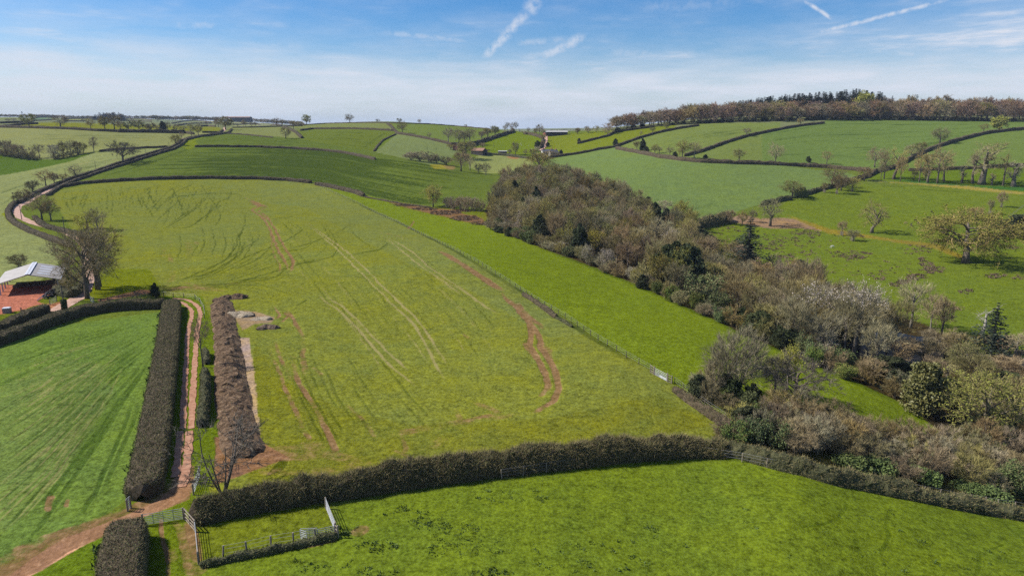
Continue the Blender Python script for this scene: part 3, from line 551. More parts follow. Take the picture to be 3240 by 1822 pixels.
def ground_mat():
    m, nt, b = newmat('ground_cover'); L = nt.links
    pos = geo_pos(nt)
    a1 = N(nt, 'ShaderNodeAttribute', attribute_name='cover'); a2 = N(nt, 'ShaderNodeAttribute', attribute_name='marks')
    sepx = N(nt, 'ShaderNodeSeparateColor'); L.new(a2.outputs['Color'], sepx.inputs[0]); soil, pale, dark = sepx.outputs[0], sepx.outputs[1], sepx.outputs[2]; yel = a2.outputs['Alpha']
    big = noise(nt, pos, .035, 5, .6); mid = noise(nt, pos, .22, 5, .65); fine = noise(nt, pos, .9, 5, .7); vf = noise(nt, pos, 2.6, 3, .7)
    # hue drift between yellow and blue green, strongest where the sward is thin
    y = mathn(nt, 'MULTIPLY', yel, mathn(nt, 'MULTIPLY_ADD', mathn(nt, 'ADD', mathn(nt, 'MULTIPLY', big, 1.1), mathn(nt, 'MULTIPLY', mid, .9)), 4.2, -3.75), clamp=True)
    c = mixc(nt, mathn(nt, 'MULTIPLY', y, .75), a1.outputs['Color'], mixc(nt, 1, a1.outputs['Color'], (1.10, 1.02, .42, 1), 'MULTIPLY'))
    y2 = mathn(nt, 'MULTIPLY', yel, mathn(nt, 'MULTIPLY_ADD', mathn(nt, 'ADD', mathn(nt, 'MULTIPLY', big, -1.0), mathn(nt, 'MULTIPLY', mid, -.8)), 4.0, 3.35), clamp=True)
    c = mixc(nt, mathn(nt, 'MULTIPLY', y2, .6), c, mixc(nt, 1, c, (.80, .98, 1.35, 1), 'MULTIPLY'))
    # tufts: brightness
    tuft = mathn(nt, 'ADD', mathn(nt, 'ADD', mathn(nt, 'MULTIPLY', fine, .8), mathn(nt, 'MULTIPLY', vf, 1.0)), mathn(nt, 'MULTIPLY', mid, .3))
    br = mathn(nt, 'MULTIPLY_ADD', tuft, 2.3, -1.40)
    br = mathn(nt, 'MAXIMUM', br, .35)
    cm = N(nt, 'ShaderNodeCombineColor'); [L.new(br, cm.inputs[k]) for k in range(3)]
    c = mixc(nt, 1, c, cm.outputs[0], 'MULTIPLY')
    brk = mathn(nt, 'ADD', mathn(nt, 'MULTIPLY', fine, .6), mathn(nt, 'MULTIPLY', mid, .6))
    def soft(x, lo, hi):
        r = N(nt, 'ShaderNodeMapRange', interpolation_type='SMOOTHSTEP'); L.new(x, r.inputs[0]); r.inputs[1].default_value = lo; r.inputs[2].default_value = hi; return r.outputs[0]
    dkf = soft(mathn(nt, 'ADD', dark, mathn(nt, 'MULTIPLY', mathn(nt, 'SUBTRACT', brk, .6), .7)), .08, .9)
    dkf = mathn(nt, 'MULTIPLY', dkf, mathn(nt, 'GREATER_THAN', dark, .02))
    c = mixc(nt, mathn(nt, 'MULTIPLY', dkf, .9), c, mixc(nt, 1, c, (.40, .47, .42, 1), 'MULTIPLY'))
    plf = soft(mathn(nt, 'ADD', pale, mathn(nt, 'MULTIPLY', mathn(nt, 'SUBTRACT', brk, .6), .9)), .2, .95); plf = mathn(nt, 'MULTIPLY', plf, mathn(nt, 'GREATER_THAN', pale, .02))
    c = mixc(nt, mathn(nt, 'MULTIPLY', plf, .75), c, alb(168, 178, 124) + (1,))
    sof = soft(mathn(nt, 'ADD', soil, mathn(nt, 'MULTIPLY', mathn(nt, 'SUBTRACT', brk, .6), 1.8)), .34, 1.0); sof = mathn(nt, 'MULTIPLY', sof, mathn(nt, 'GREATER_THAN', soil, .03))
    sc = ramp(nt, fine, [(.3, alb(108, 80, 54)), (.55, alb(148, 111, 80)), (.75, alb(194, 158, 124))])
    c = mixc(nt, mathn(nt, 'MULTIPLY', sof, .85), c, sc)
    L.new(c, b.inputs['Base Color']); b.inputs['Roughness'].default_value = .95; b.inputs['Specular IOR Level'].default_value = 0.
    hh = mathn(nt, 'ADD', mathn(nt, 'MULTIPLY', fine, .8), mathn(nt, 'MULTIPLY', vf, .35))
    hh = mathn(nt, 'SUBTRACT', hh, mathn(nt, 'MULTIPLY', dark, .35)); hh = mathn(nt, 'SUBTRACT', hh, mathn(nt, 'MULTIPLY', soil, .35))
    bump(nt, b, hh, .55, .38)
    return m
ground()
# ------------------------------------------------------------------ sky, sun, camera
def setup():
    sc = bpy.context.scene
    cam = bpy.data.cameras.new('camera'); co = bpy.data.objects.new('camera', cam); C.objects.link(co)
    cam.sensor_fit = 'HORIZONTAL'; cam.angle = 2 * math.atan(1620 / F); cam.clip_end = 40000; cam.clip_start = .5
    co.location = CAM; co.rotation_euler = (math.pi / 2 - PITCH, 0, 0); sc.camera = co
    el = rad(42); az = rad(7)                # sun stands to the left, a little ahead of the camera
    d = Vector((-math.cos(el) * math.cos(az), math.cos(el) * math.sin(az), math.sin(el)))
    s = bpy.data.lights.new('sun', 'SUN'); s.energy = 5.0; s.angle = rad(.5); s.color = (1, .95, .87)
    so_ = bpy.data.objects.new('sun', s); C.objects.link(so_); so_.rotation_euler = d.to_track_quat('Z', 'Y').to_euler()
    w = bpy.data.worlds.new('World'); sc.world = w; w.use_nodes = True; nt = w.node_tree; nt.nodes.clear(); L = nt.links
    out = N(nt, 'ShaderNodeOutputWorld'); bg = N(nt, 'ShaderNodeBackground'); L.new(bg.outputs[0], out.inputs[0])
    sky = N(nt, 'ShaderNodeTexSky', sky_type='NISHITA'); sky.sun_disc = False; sky.sun_elevation = el; sky.sun_rotation = math.atan2(d.x, d.y); sky.altitude = 100; sky.air_density = 1.0; sky.dust_density = .6; sky.ozone_density = 2.2
    STR = .06
    bg.inputs[1].default_value = STR
    tc = N(nt, 'ShaderNodeTexCoord').outputs['Generated']
    nrm = N(nt, 'ShaderNodeVectorMath', operation='NORMALIZE'); L.new(tc, nrm.inputs[0]); dv = nrm.outputs[0]
    sep = N(nt, 'ShaderNodeSeparateXYZ'); L.new(dv, sep.inputs[0]); X, Y, Z = sep.outputs
    # cirrus sheets: direction projected onto a high plane, stretched
    zc = mathn(nt, 'MAXIMUM', Z, .012)
    cb = N(nt, 'ShaderNodeCombineXYZ'); L.new(mathn(nt, 'DIVIDE', X, mathn(nt, 'ADD', zc, .05)), cb.inputs[0]); L.new(mathn(nt, 'DIVIDE', Y, mathn(nt, 'ADD', zc, .05)), cb.inputs[1])
    def stretch(sx, sy, sz, off=0):
        mp = N(nt, 'ShaderNodeMapping'); L.new(dv, mp.inputs[0]); mp.inputs['Scale'].default_value = (sx, sy, sz); mp.inputs['Location'].default_value = (off, off * .7, off * .3); return mp.outputs[0]
    def ss(x, lo, hi):
        r = N(nt, 'ShaderNodeMapRange', interpolation_type='SMOOTHSTEP'); L.new(x, r.inputs[0]); r.inputs[1].default_value = lo; r.inputs[2].default_value = hi; return r.outputs[0]
    n1 = noise(nt, stretch(5, 5, 32), 1.0, 6, .6); n2 = noise(nt, stretch(9, 9, 75, 3.1), 1.0, 7, .62); n3 = noise(nt, stretch(3, 3, 12, 7.7), 1., 5, .6)
    zz = mathn(nt, 'ADD', Z, mathn(nt, 'MULTIPLY', mathn(nt, 'SUBTRACT', mathn(nt, 'ADD', mathn(nt, 'MULTIPLY', n1, .55), mathn(nt, 'MULTIPLY', n3, .45)), .5), .16))
    band = mathn(nt, 'MULTIPLY', ss(zz, .128, .05), ss(zz, -.01, .05))
    band = mathn(nt, 'MULTIPLY', band, mathn(nt, 'MULTIPLY_ADD', n2, 1.2, .25), clamp=True)
    wisp = mathn(nt, 'MULTIPLY', ss(n2, .46, .76), ss(n3, .40, .66)); wisp = mathn(nt, 'MULTIPLY', wisp, .75)
    veil = mathn(nt, 'MULTIPLY', ss(n3, .35, .7), .34)
    mask = mathn(nt, 'MAXIMUM', mathn(nt, 'MULTIPLY', band, .93), mathn(nt, 'ADD', wisp, veil))
    # vapour trails: great circles with frayed edges
    nf = noise(nt, dv, 26, 5, .65); nf2 = noise(nt, dv, 90, 4, .6)
    def dirpx(x, y):
        u, v = S('D', x, y); q = Vector((1, 0, 0)) * ((u - U0) / F) + Vector((0, sp, cp)) * ((V0 - v) / F) + FW
        return q.normalized()
    for (p0, p1, wd, am, fr) in [((1200, 165), (1345, 15), .0085, .75, .010), ((1330, 40), (1352, -10), .012, .6, .012), ((1340, 155), (1488, 85), .0085, .7, .010), ((2012, -6), (2108, 58), .0030, .9, .002), ((1990, 100), (2440, -14), .0036, .8, .003),
                                 ((2330, 138), (2620, 92), .0036, .6, .003), ((2150, 122), (2400, 148), .006, .5, .006), ((2500, 135), (2600, 125), .003, .6, .002), ((930, 80), (1210, 108), .005, .4, .009), ((1500, 130), (1740, 150), .010, .35, .016), ((1280, 110), (1450, 100), .007, .4, .01), ((1560, 25), (1900, 5), .012, .2, .02), ((420, 62), (560, 66), .006, .35, .01), ((600, 118), (800, 122), .009, .3, .014), ((100, 150), (190, 165), .006, .45, .01)]:
        a, b_ = dirpx(*p0), dirpx(*p1); nn = a.cross(b_).normalized(); mid = (a + b_).normalized(); tt = (b_ - a).normalized(); hl = a.angle(b_) / 2
        def dot(vec):
            q = N(nt, 'ShaderNodeVectorMath', operation='DOT_PRODUCT'); L.new(dv, q.inputs[0]); q.inputs[1].default_value = vec; return q.outputs['Value']
        off = mathn(nt, 'ABSOLUTE', mathn(nt, 'ADD', dot(nn), mathn(nt, 'MULTIPLY', mathn(nt, 'SUBTRACT', nf, .5), fr)))
        al = mathn(nt, 'ABSOLUTE', dot(tt))
        mk = mathn(nt, 'MULTIPLY', mathn(nt, 'POWER', ss(off, wd * 1.5, 0), 1.4), ss(al, hl, hl * .45))
        mk = mathn(nt, 'MULTIPLY', mk, mathn(nt, 'MULTIPLY', ss(nf2, .2, .62), am * .95))
        front = mathn(nt, 'GREATER_THAN', dot(mid), 0)
        mask = mathn(nt, 'MAXIMUM', mask, mathn(nt, 'MULTIPLY', mk, front))
    hs = N(nt, 'ShaderNodeHueSaturation'); L.new(sky.outputs[0], hs.inputs['Color']); hs.inputs['Saturation'].default_value = SKYSAT; hs.inputs['Value'].default_value = SKYVAL
    def rad_(c_): return tuple(x / (STR * 2 ** EXPO) for x in lin(c_)) + (1,)
    c = mixc(nt, ss(Z, .055, .0), mixc(nt, 1, hs.outputs[0], (.86, .96, 1.16, 1), 'MULTIPLY'), rad_((190, 203, 220)))
    c = mixc(nt, mask, c, rad_((222, 227, 238)))
    L.new(c, bg.inputs[0])
    sc.view_settings.view_transform = 'Standard'; sc.view_settings.look = 'None'; sc.view_settings.exposure = EXPO; sc.view_settings.gamma = 1
    sc.cycles.max_bounces = 4; sc.cycles.diffuse_bounces = 2; sc.cycles.volume_bounces = 0; sc.cycles.transparent_max_bounces = 4
    sc.cycles.use_adaptive_sampling = True; sc.cycles.use_denoising = False; sc.cycles.denoiser = 'OPENIMAGEDENOISE'; sc.cycles.denoising_input_passes = 'RGB_ALBEDO_NORMAL'; sc.cycles.denoising_prefilter = 'ACCURATE'
    return d
SKYSAT, SKYVAL = 1.52, 1.22
CLOUDC = (6.6, 7.1, 8.0, 1)
EXPO = 0.55
SUND = setup()
# ------------------------------------------------------------------ trees
def rdir(r, n=1):
    v = r.normal(size=(n, 3)); return v / np.linalg.norm(v, axis=1)[:, None]
def slivers(p0, d, ln, w, r):
    "one thin triangle per twig: base p0, direction d"
    n = len(p0); s = np.cross(d, rdir(r, n)); s /= np.linalg.norm(s, axis=1)[:, None] + 1e-9
    ln = np.asarray(ln)[:, None]; w = np.asarray(w)[:, None]
    V = np.stack([p0 - s * w / 2, p0 + s * w / 2, p0 + d * ln], 1).reshape(-1, 3)
    return V, np.arange(3 * n).reshape(-1, 3)
def leaves(p, size, r, flat=.0):
    n = len(p); a = rdir(r, n); b = np.cross(a, rdir(r, n)); b /= np.linalg.norm(b, axis=1)[:, None] + 1e-9
    if flat:
        a[:, 2] *= 1 - flat; b[:, 2] *= 1 - flat
    s = (np.asarray(size) * np.ones(n))[:, None]
    V = np.stack([p - a * s * .5, p + b * s * .38, p + a * s * .5, p - b * s * .38], 1).reshape(-1, 3)
    return V, np.arange(4 * n).reshape(-1, 4)
class Tree:
    def __init__(s): s.trunk = MB(); s.crown = []          # crown: list of (V, F, material index)
    def add(s, VF, mi): s.crown.append((VF[0], VF[1], mi))
    def crown_mesh(s, name, mats, extra=None):
        Vs, Ts, Qs, mt, mq = [], [], [], [], []; n = 0
        for V, Fc, mi in s.crown:
            Vs.append(V)
            if Fc.shape[1] == 3: Ts.append(Fc + n); mt += [mi] * len(Fc)
            else: Qs.append(Fc + n); mq += [mi] * len(Fc)
            n += len(V)
        Fs = [np.vstack(x) for x in (Ts, Qs) if x]
        return mesh_np(name, np.vstack(Vs), Fs, mats, np.array(mt + mq))
def bez(p0, p1, p2, t):
    t = np.asarray(t)[:, None]; return p0 * (1 - t) ** 2 + 2 * p1 * t * (1 - t) + p2 * t ** 2
def gen(seed, H=12., rx=4.6, cb=.28, nl=9, nb=6, ns=5, nt=14, tw=.05, tl=.9, tr=.32, leaf=0, ls=.22, multi=0, up=.25, lean=0., wob=.25, top=.95, bare_in=.35, ssize=.045, lfl=0, flat=1.0, leaf_top=0):
    "a broadleaf tree: trunk and limbs as tubes, then branches, shoots and twigs; leaf = buds or leaves per shoot"
    r = np.random.default_rng(seed); T = Tree()
    zc = H * (cb + top) / 2; rz = H * (top - cb) / 2 + .02 * H
    c = np.array([lean * H * .6, 0, zc])
    def env(d, f):                       # point of the uneven crown envelope in direction d
        k = 1 + .30 * math.sin(3.1 * d[0] + seed) * math.cos(2.7 * d[1] + 1.3 * seed) + .16 * math.sin(5 * d[2] + 4 * d[0] + seed)
        return c + d * np.array([rx, rx, rz]) * f * k
    if not multi:
        th = H * (.62 + .1 * r.random())
        tp = np.array([[0, 0, -.4], [0, 0, .15 * H], [lean * .25 * H + r.normal() * .03 * H * wob, r.normal() * .03 * H * wob, .35 * H], [lean * .6 * H + r.normal() * .05 * H * wob, r.normal() * .05 * H * wob, th]])
        T.trunk.tube(tp, [tr * 1.35, tr, tr * .75, tr * .25], 7)
    subs0, subs1 = [], []
    for i in range(nl):
        ph = i * 2.39996 + r.normal() * .3
        if multi:
            b0 = np.array([math.cos(ph), math.sin(ph), 0]) * r.random() * multi * .25 + np.array([0, 0, -.2])
            el = r.uniform(.15, 1.0)
        else:
            u = (i + .5) / nl; el = -.25 + 1.2 * u
            zt = H * (cb * .75 + (.62 - cb * .75) * u * .95); f = min(zt / th, .97)
            k = f * 3; j = min(int(k), 2) if zt > .15 * H else 1
            zz = tp[:, 2]; b0 = np.array([np.interp(zt, zz, tp[:, q]) for q in range(3)])
        d = np.array([math.cos(ph) * math.cos(el), math.sin(ph) * math.cos(el), math.sin(el) * flat])
        e = env(d, r.uniform(.55, .72))
        m = b0 * .5 + e * .5 + np.array([0, 0, up * H * .12]) + r.normal(size=3) * H * .03 * (1 + wob)
        t = np.linspace(0, 1, 6); lp = bez(b0, m, e, t)
        r0 = tr * (.42 if not multi else .55) * r.uniform(.7, 1.1)
        T.trunk.tube(lp, np.linspace(r0, r0 * .3, 6), 5, False)
        for k in range(nb):
            tt = .3 + .7 * (k + r.random()) / nb
            q0 = bez(b0, m, e, [tt])[0]
            dd = (q0 - c) / np.array([rx, rx, rz]); dd = dd / (np.linalg.norm(dd) + 1e-6) * .55 + d * .2 + rdir(r)[0] * .75; dd /= np.linalg.norm(dd)
            q2 = env(dd, r.uniform(.72, .97)); 
            ln = np.linalg.norm(q2 - q0); mx = H * .42
            if ln > mx: q2 = q0 + (q2 - q0) * mx / ln
            q1 = (q0 + q2) / 2 + np.array([0, 0, up * H * .05]) + r.normal(size=3) * H * .025
            bp = bez(q0, q1, q2, np.linspace(0, 1, 4))
            mb = MB(); mb.tube(bp, np.linspace(r0 * .36, r0 * .1, 4), 3, False); V, Fq = mb.data(); T.add((V, Fq[0]), 0)
            for s_ in range(ns):
                ts = .25 + .75 * (s_ + r.random()) / ns
                p0 = bez(q0, q1, q2, [ts])[0]; od = (p0 - c) / np.array([rx, rx, rz]); od /= np.linalg.norm(od) + 1e-6
                sd = od * .7 + rdir(r)[0] * .8 + np.array([0, 0, up]); sd /= np.linalg.norm(sd)
                subs0.append(p0); subs1.append(p0 + sd * H * r.uniform(.07, .14))
    A0, A1 = np.array(subs0), np.array(subs1); D = A1 - A0; Ls = np.linalg.norm(D, axis=1); Dn = D / Ls[:, None]
    T.add(slivers(A0, Dn, Ls * 1.15, np.full(len(A0), ssize * 1.5), r), 0)
    n = len(A0) * nt
    ii = np.repeat(np.arange(len(A0)), nt); t = r.random(n)[:, None]
    p = A0[ii] + D[ii] * t; od = (p - c) / np.array([rx, rx, rz]); od /= np.linalg.norm(od, axis=1)[:, None] + 1e-6
    d = Dn[ii] * .55 + rdir(r, n) * .8 + od * .35 + np.array([0, 0, up * .8]); d /= np.linalg.norm(d, axis=1)[:, None]
    L_ = tl * r.uniform(.5, 1.3, n)
    T.add(slivers(p, d, L_, np.full(n, tw) * r.uniform(.7, 1.3, n), r), 0)
    if leaf:
        n = len(A0) * leaf; ii = np.repeat(np.arange(len(A0)), leaf)
        p = A0[ii] + D[ii] * r.random(n)[:, None] * 1.2 + r.normal(size=(n, 3)) * .28
        if leaf_top: p = p[p[:, 2] > H * leaf_top]
        T.add(leaves(p, ls * r.uniform(.6, 1.4, len(p)), r, lfl), 1)
    return T
def gen_ever(seed, H=8., rx=3.4, nlobe=9, n=5200, ls=.34, cb=.05, tr=.2, sharp=1.):
    "dense evergreen crown: leaf sprays over many lobes"
    r = np.random.default_rng(seed); T = Tree()
    T.trunk.tube([[0, 0, -.3], [0, 0, H * .4], [.1, 0, H * .8]], [tr * 1.2, tr, tr * .3], 6)
    for i in range(nlobe):
        z = H * (cb + .12 + (.80 - cb) * (i + .3) / nlobe); f = math.sin(math.pi * min(1, max(.0, .22 + .78 * (1 - z / H)))) ** .7 if sharp else 1
        rr = rx * (1 - (z / H) ** 2.4 * .85); ph = i * 2.4
        ctr = np.array([math.cos(ph) * rr * .45, math.sin(ph) * rr * .45, z]); k = rr * r.uniform(.5, .75)
        m = n // nlobe; d = rdir(r, m); q = ctr + d * np.array([k, k, k * .8]) * (r.uniform(.72, 1.05, m) ** 1)[:, None]
        q = q + (vn(q, .9, seed)[:, None] - .5) * d * .9
        T.add(leaves(q, ls * r.uniform(.6, 1.5, m), r), 0)
        # inner sprays close the middle
        d = rdir(r, m // 4); T.add(leaves(ctr + d * k * .5, ls * 2.0, r), 0)
    return T
def gen_conifer(seed, H=20., rx=4.2, lv=30, nb=15, cb=.12, ls=.5, irregular=.25):
    r = np.random.default_rng(seed); T = Tree()
    T.trunk.tube([[0, 0, -.4], [0, 0, H * .5], [0, 0, H * .98]], [H * .018, H * .012, .03], 6)
    P_, D_ = [], []
    for i in range(lv):
        u = i / (lv - 1); z = H * (cb + (1 - cb) * u ** .95); R = rx * (1 - u) ** .85 * (1 + irregular * r.normal()) + .15
        for k in range(nb):
            ph = r.random() * 6.283; L_ = max(R * r.uniform(.6, 1.1), .15); dr = r.uniform(.05, .35)
            m = max(3, int(L_ / .28)); t = (np.arange(m) + r.random(m)) / m
            x = np.stack([np.cos(ph) * L_ * t, np.sin(ph) * L_ * t, z - dr * L_ * t ** 1.2 + .12 * L_ * t ** 3], 1) + r.normal(size=(m, 3)) * .07 * L_
            P_.append(x); 
    p = np.vstack(P_); T.add(leaves(p, ls * r.uniform(.6, 1.4, len(p)), r, .35), 0)
    return T
def gen_wonky(seed, H=14., tr=.6, n=6, spread=.28, twigs=12, lean=0.):
    "an old stag-headed tree: thick bole, few crooked limbs, sparse twigs"
    r = np.random.default_rng(seed); T = Tree()
    zs = np.array([-.4, .12, .3, .5, .66]) * H; zs[0] = -.5
    tp = np.stack([lean * np.maximum(zs, 0) + r.normal(size=5) * .018 * H, r.normal(size=5) * .018 * H, zs], 1); tp[0, :2] = 0
    T.trunk.tube(tp, [tr * 1.5, tr, tr * .85, tr * .7, tr * .42], 8)
    S0, S1 = [], []
    for i in range(n):
        f = r.uniform(.35, 1); b0 = np.array([np.interp(f * .66 * H, zs, tp[:, q]) for q in range(3)])
        ph = i * 2.4 + r.normal() * .5; rr = H * spread * r.uniform(.5, 1.1)
        e = b0 + np.array([math.cos(ph) * rr, math.sin(ph) * rr, H * r.uniform(.08, .36)]); e[2] = min(e[2], H)
        m1 = b0 * .6 + e * .4 + r.normal(size=3) * H * .035; m2 = b0 * .25 + e * .75 + r.normal(size=3) * H * .04
        r0 = tr * r.uniform(.32, .5); lp = np.array([b0, m1, m2, e])
        T.trunk.tube(lp, [r0, r0 * .75, r0 * .5, r0 * .18], 6)
        for k in range(7):
            t = r.uniform(.25, 1) * 3; j = min(int(t), 2); q = lp[j] + (lp[j + 1] - lp[j]) * (t - j)
            d = rdir(r)[0] * .8 + np.array([0, 0, .35]) + (q - tp[3]) / (np.linalg.norm(q - tp[3]) + 1) * .6; d /= np.linalg.norm(d)
            l = H * r.uniform(.08, .17); mid = q + d * l * .5 + r.normal(size=3) * .03 * H
            mb = MB(); mb.tube([q, mid, q + d * l], [r0 * .3, r0 * .2, r0 * .06], 3, False); V, Fq = mb.data(); T.add((V, Fq[0]), 0)
            for _ in range(5):
                a0 = mid + d * l * .5 * r.random(); dd = d * .5 + rdir(r)[0]; dd /= np.linalg.norm(dd); S0.append(a0); S1.append(a0 + dd * H * .07)
    if twigs:
        A0, A1 = np.array(S0), np.array(S1); D = A1 - A0
        T.add(slivers(A0, D / np.linalg.norm(D, axis=1)[:, None], np.linalg.norm(D, axis=1), np.full(len(A0), .07), r), 0)
        ii = np.repeat(np.arange(len(A0)), twigs); nn = len(ii); d = D[ii] / np.linalg.norm(D[ii], axis=1)[:, None] * .6 + rdir(r, nn) + np.array([0, 0, .15]); d /= np.linalg.norm(d, axis=1)[:, None]
        T.add(slivers(A0[ii] + D[ii] * r.random(nn)[:, None], d, r.uniform(.4, 1.1, nn), np.full(nn, .045), r), 0)
    return T
# kind -> list of (trunk mesh, crown mesh, reference height, reference crown width)
LIB = {}
def reg(kind, T, H, bark, mats, far=False):
    tm = T.trunk.mesh(kind + '_trunk', bark, True) if T.trunk.n else None
    cm = T.crown_mesh(kind + '_crown', mats)
    co = np.empty(len(cm.vertices) * 3, np.float32); cm.vertices.foreach_get('co', co); co = co.reshape(-1, 3)
    w = float(np.percentile(np.abs(co[:, :2]).max(1), 96) * 2); h = float(np.percentile(co[:, 2], 99.3))
    LIB.setdefault(kind, []).append((tm, cm, h, w))
def build_library():
    m = M
    for s in range(5): reg('bare', gen(10 + s, 12, 5.0, .25, 10, 6, 5, 13, .05, .85), 12, m['bark'], [m['twig']])
    for s in range(3): reg('grey', gen(20 + s, 13, 4.4, .3, 10, 6, 5, 10, .05, 1.05, up=.8, ssize=.06), 13, m['bark_pale'], [m['twig_grey']])
    for s in range(4): reg('haze', gen(30 + s, 12, 4.2, .2, 11, 6, 5, 13, .05, 1.25, up=.95, ssize=.06), 12, m['bark'], [m['twig']])
    for s in range(3): reg('pink', gen(40 + s, 11, 4.2, .2, 11, 6, 5, 13, .05, 1.2, up=.9, ssize=.06), 11, m['bark'], [m['twig_pink']])
    for s in range(4): reg('bud', gen(50 + s, 12, 4.8, .25, 10, 6, 5, 9, .05, .8, leaf=13, ls=.23), 12, m['bark'], [m['twig'], m['leaf_olive']])
    for s in range(3): reg('yellow', gen(60 + s, 12, 4.8, .22, 10, 6, 5, 7, .05, .8, leaf=17, ls=.25), 12, m['bark'], [m['twig'], m['leaf_yellow']])
    for s in range(3): reg('blossom', gen(70 + s, 9, 3.8, .12, 10, 6, 5, 12, .045, .7, leaf=7, ls=.17), 9, m['bark'], [m['twig_grey'], m['blossom']])
    reg('cherry', gen(75, 16, 5.6, .28, 11, 6, 6, 14, .05, 1.0, up=.6, leaf=10, ls=.19, leaf_top=.72), 16, m['bark_pale'], [m['twig_pink'], m['blossom']])
    for s in range(3): reg('willow', gen(80 + s, 10, 4.6, .05, 14, 7, 6, 15, .04, 1.15, multi=2.5, up=.75, tr=.17), 10, m['bark_pale'], [m['twig_pale']])
    for s in range(4): reg('shrub', gen(90 + s, 5, 2.9, .05, 12, 5, 5, 14, .04, .75, multi=1.6, up=.5, tr=.12), 5, m['bark'], [m['twig_grey'] if s == 1 else m['twig']])
    for s in range(2): reg('palescrub', gen(96 + s, 5.5, 2.9, .05, 13, 5, 5, 14, .04, .85, multi=1.6, up=.7, tr=.1), 5.5, m['bark_pale'], [m['twig_grey']])
    for s in range(3): reg('greenshrub', gen(100 + s, 4.5, 2.7, .03, 11, 5, 5, 6, .04, .6, multi=1.6, up=.4, tr=.1, leaf=16, ls=.22), 4.5, m['bark'], [m['twig'], m['leaf_green']])
    for s in range(3): reg('ever', gen_ever(110 + s), 8, m['bark'], [m['leaf_dark']])
    reg('magnolia', gen_ever(115, 11, 4.2, 12, 7000, .36), 11, m['bark'], [m['leaf_holly']])
    for s in range(2): reg('bramble', gen_ever(117 + s, 2.2, 3.0, 7, 3400, .26, 0), 2.2, m['bark'], [m['leaf_green']])
    for s in range(3): reg('conifer', gen_conifer(120 + s), 20, m['bark'], [m['needle']])
    reg('cedar', gen_conifer(125, 20, 5.6, 20, 14, .08, .62, .45), 20, m['bark'], [m['needle']])
    reg('deadtop', gen_wonky(129, 12, .34, 5, .22, 0), 12, m['bark_dead'], [m['bark_dead']])
    for s in range(5): reg('old', gen_wonky(130 + s, 15, .62, 7, .26, 12, (-.12, .1, .2, 0, .05)[s]), 15, m['bark'], [m['twig']])
    reg('lime', gen(141, 12, 4.6, .12, 10, 6, 5, 6, .1, .9, ssize=.1, leaf=22, ls=.42), 12, m['bark'], [m['twig'], m['leaf_lime']])
    reg('stub', gen_wonky(138, 7, .5, 6, .2, 5), 7, m['bark'], [m['twig_grey']])
    reg('bigoak', gen(140, 17, 11.0, .16, 13, 8, 6, 6, .05, 1.0, tr=.6, leaf=22, ls=.28, wob=1.5, flat=.8, ssize=.06), 17, m['bark'], [m['twig'], m['leaf_oak']])
    for s in range(2): reg('park', gen(145 + s, 14, 6.0, .2, 10, 5, 5, 13, .055, .9, tr=.55, wob=2.2, up=.1, leaf=3, ls=.2), 14, m['bark'], [m['twig'], m['leaf_olive']])
    for s in range(2): reg('sycamore', gen(150 + s, 20, 6.4, .16, 13, 7, 6, 15, .06, 1.15, tr=.5, up=.35), 20, m['bark'], [m['twig']])
    reg('spreading', gen(155, 12, 8.4, .26, 11, 7, 6, 16, .055, .9, tr=.5, flat=.75, leaf=5, ls=.22, leaf_top=.84), 12, m['bark'], [m['bark'], m['leaf_yellow']])
    reg('pensapling', gen(158, 13, 6.5, .16, 6, 8, 6, 9, .055, .85, tr=.34, multi=2.2, up=.3, ssize=.07, wob=1.), 13, m['bark'], [m['bark']])
    for s in range(2): reg('ivy', gen(160 + s, 13, 3.6, .45, 8, 5, 5, 12, .05, .9, tr=.3), 13, m['bark'], [m['twig']])
    # low-cost distant trees
    for s in range(5): reg('far_beech', gen(170 + s, 16, 5.6, .14, 9, 5, 4, 13, .14, 1.7, ssize=.12), 16, m['bark'], [m['twig_beech']])
    for s in range(2): reg('far_bud', gen(176 + s, 16, 5.4, .14, 9, 5, 4, 8, .12, 1.5, ssize=.12, leaf=10, ls=.5), 16, m['bark'], [m['twig_beech'], m['leaf_olive']])
    for s in range(3): reg('far_pine', gen_conifer(180 + s, 22, 3.6, 17, 8, .2, .95), 22, m['bark'], [m['needle']])
    for s in range(3): reg('far_bare', gen(184 + s, 12, 5.2, .24, 9, 5, 4, 12, .10, 1.2, ssize=.10), 12, m['bark'], [m['twig']])
    for s in range(2): reg('far_yellow', gen(188 + s, 12, 5.0, .22, 9, 5, 4, 7, .1, 1.1, ssize=.10, leaf=12, ls=.42), 12, m['bark'], [m['twig'], m['leaf_olive']])
build_library()
NAMES = {'bare': 'bare_tree', 'grey': 'grey_bare_tree', 'haze': 'bare_tree', 'pink': 'pinkish_bare_tree', 'bud': 'budding_tree', 'yellow': 'budding_tree', 'blossom': 'blossom_tree', 'cherry': 'blossom_tree', 'willow': 'willow_tree',  # grey and pinkish kinds are plain bare trees, species not identified
         'shrub': 'shrub', 'palescrub': 'shrub', 'greenshrub': 'green_shrub', 'ever': 'evergreen_tree', 'magnolia': 'evergreen_tree', 'bramble': 'bramble_bush', 'conifer': 'conifer_tree', 'cedar': 'conifer_tree', 'deadtop': 'dead_tree', 'old': 'old_tree',
         'stub': 'tree_stump', 'bigoak': 'oak_tree', 'park': 'bare_tree', 'sycamore': 'bare_tree', 'spreading': 'oak_tree', 'pensapling': 'bare_tree', 'ivy': 'bare_tree', 'far_beech': 'beech_tree', 'far_bud': 'budding_tree',
         'far_pine': 'pine_tree', 'far_bare': 'bare_tree', 'far_yellow': 'budding_tree', 'lime': 'budding_tree'}
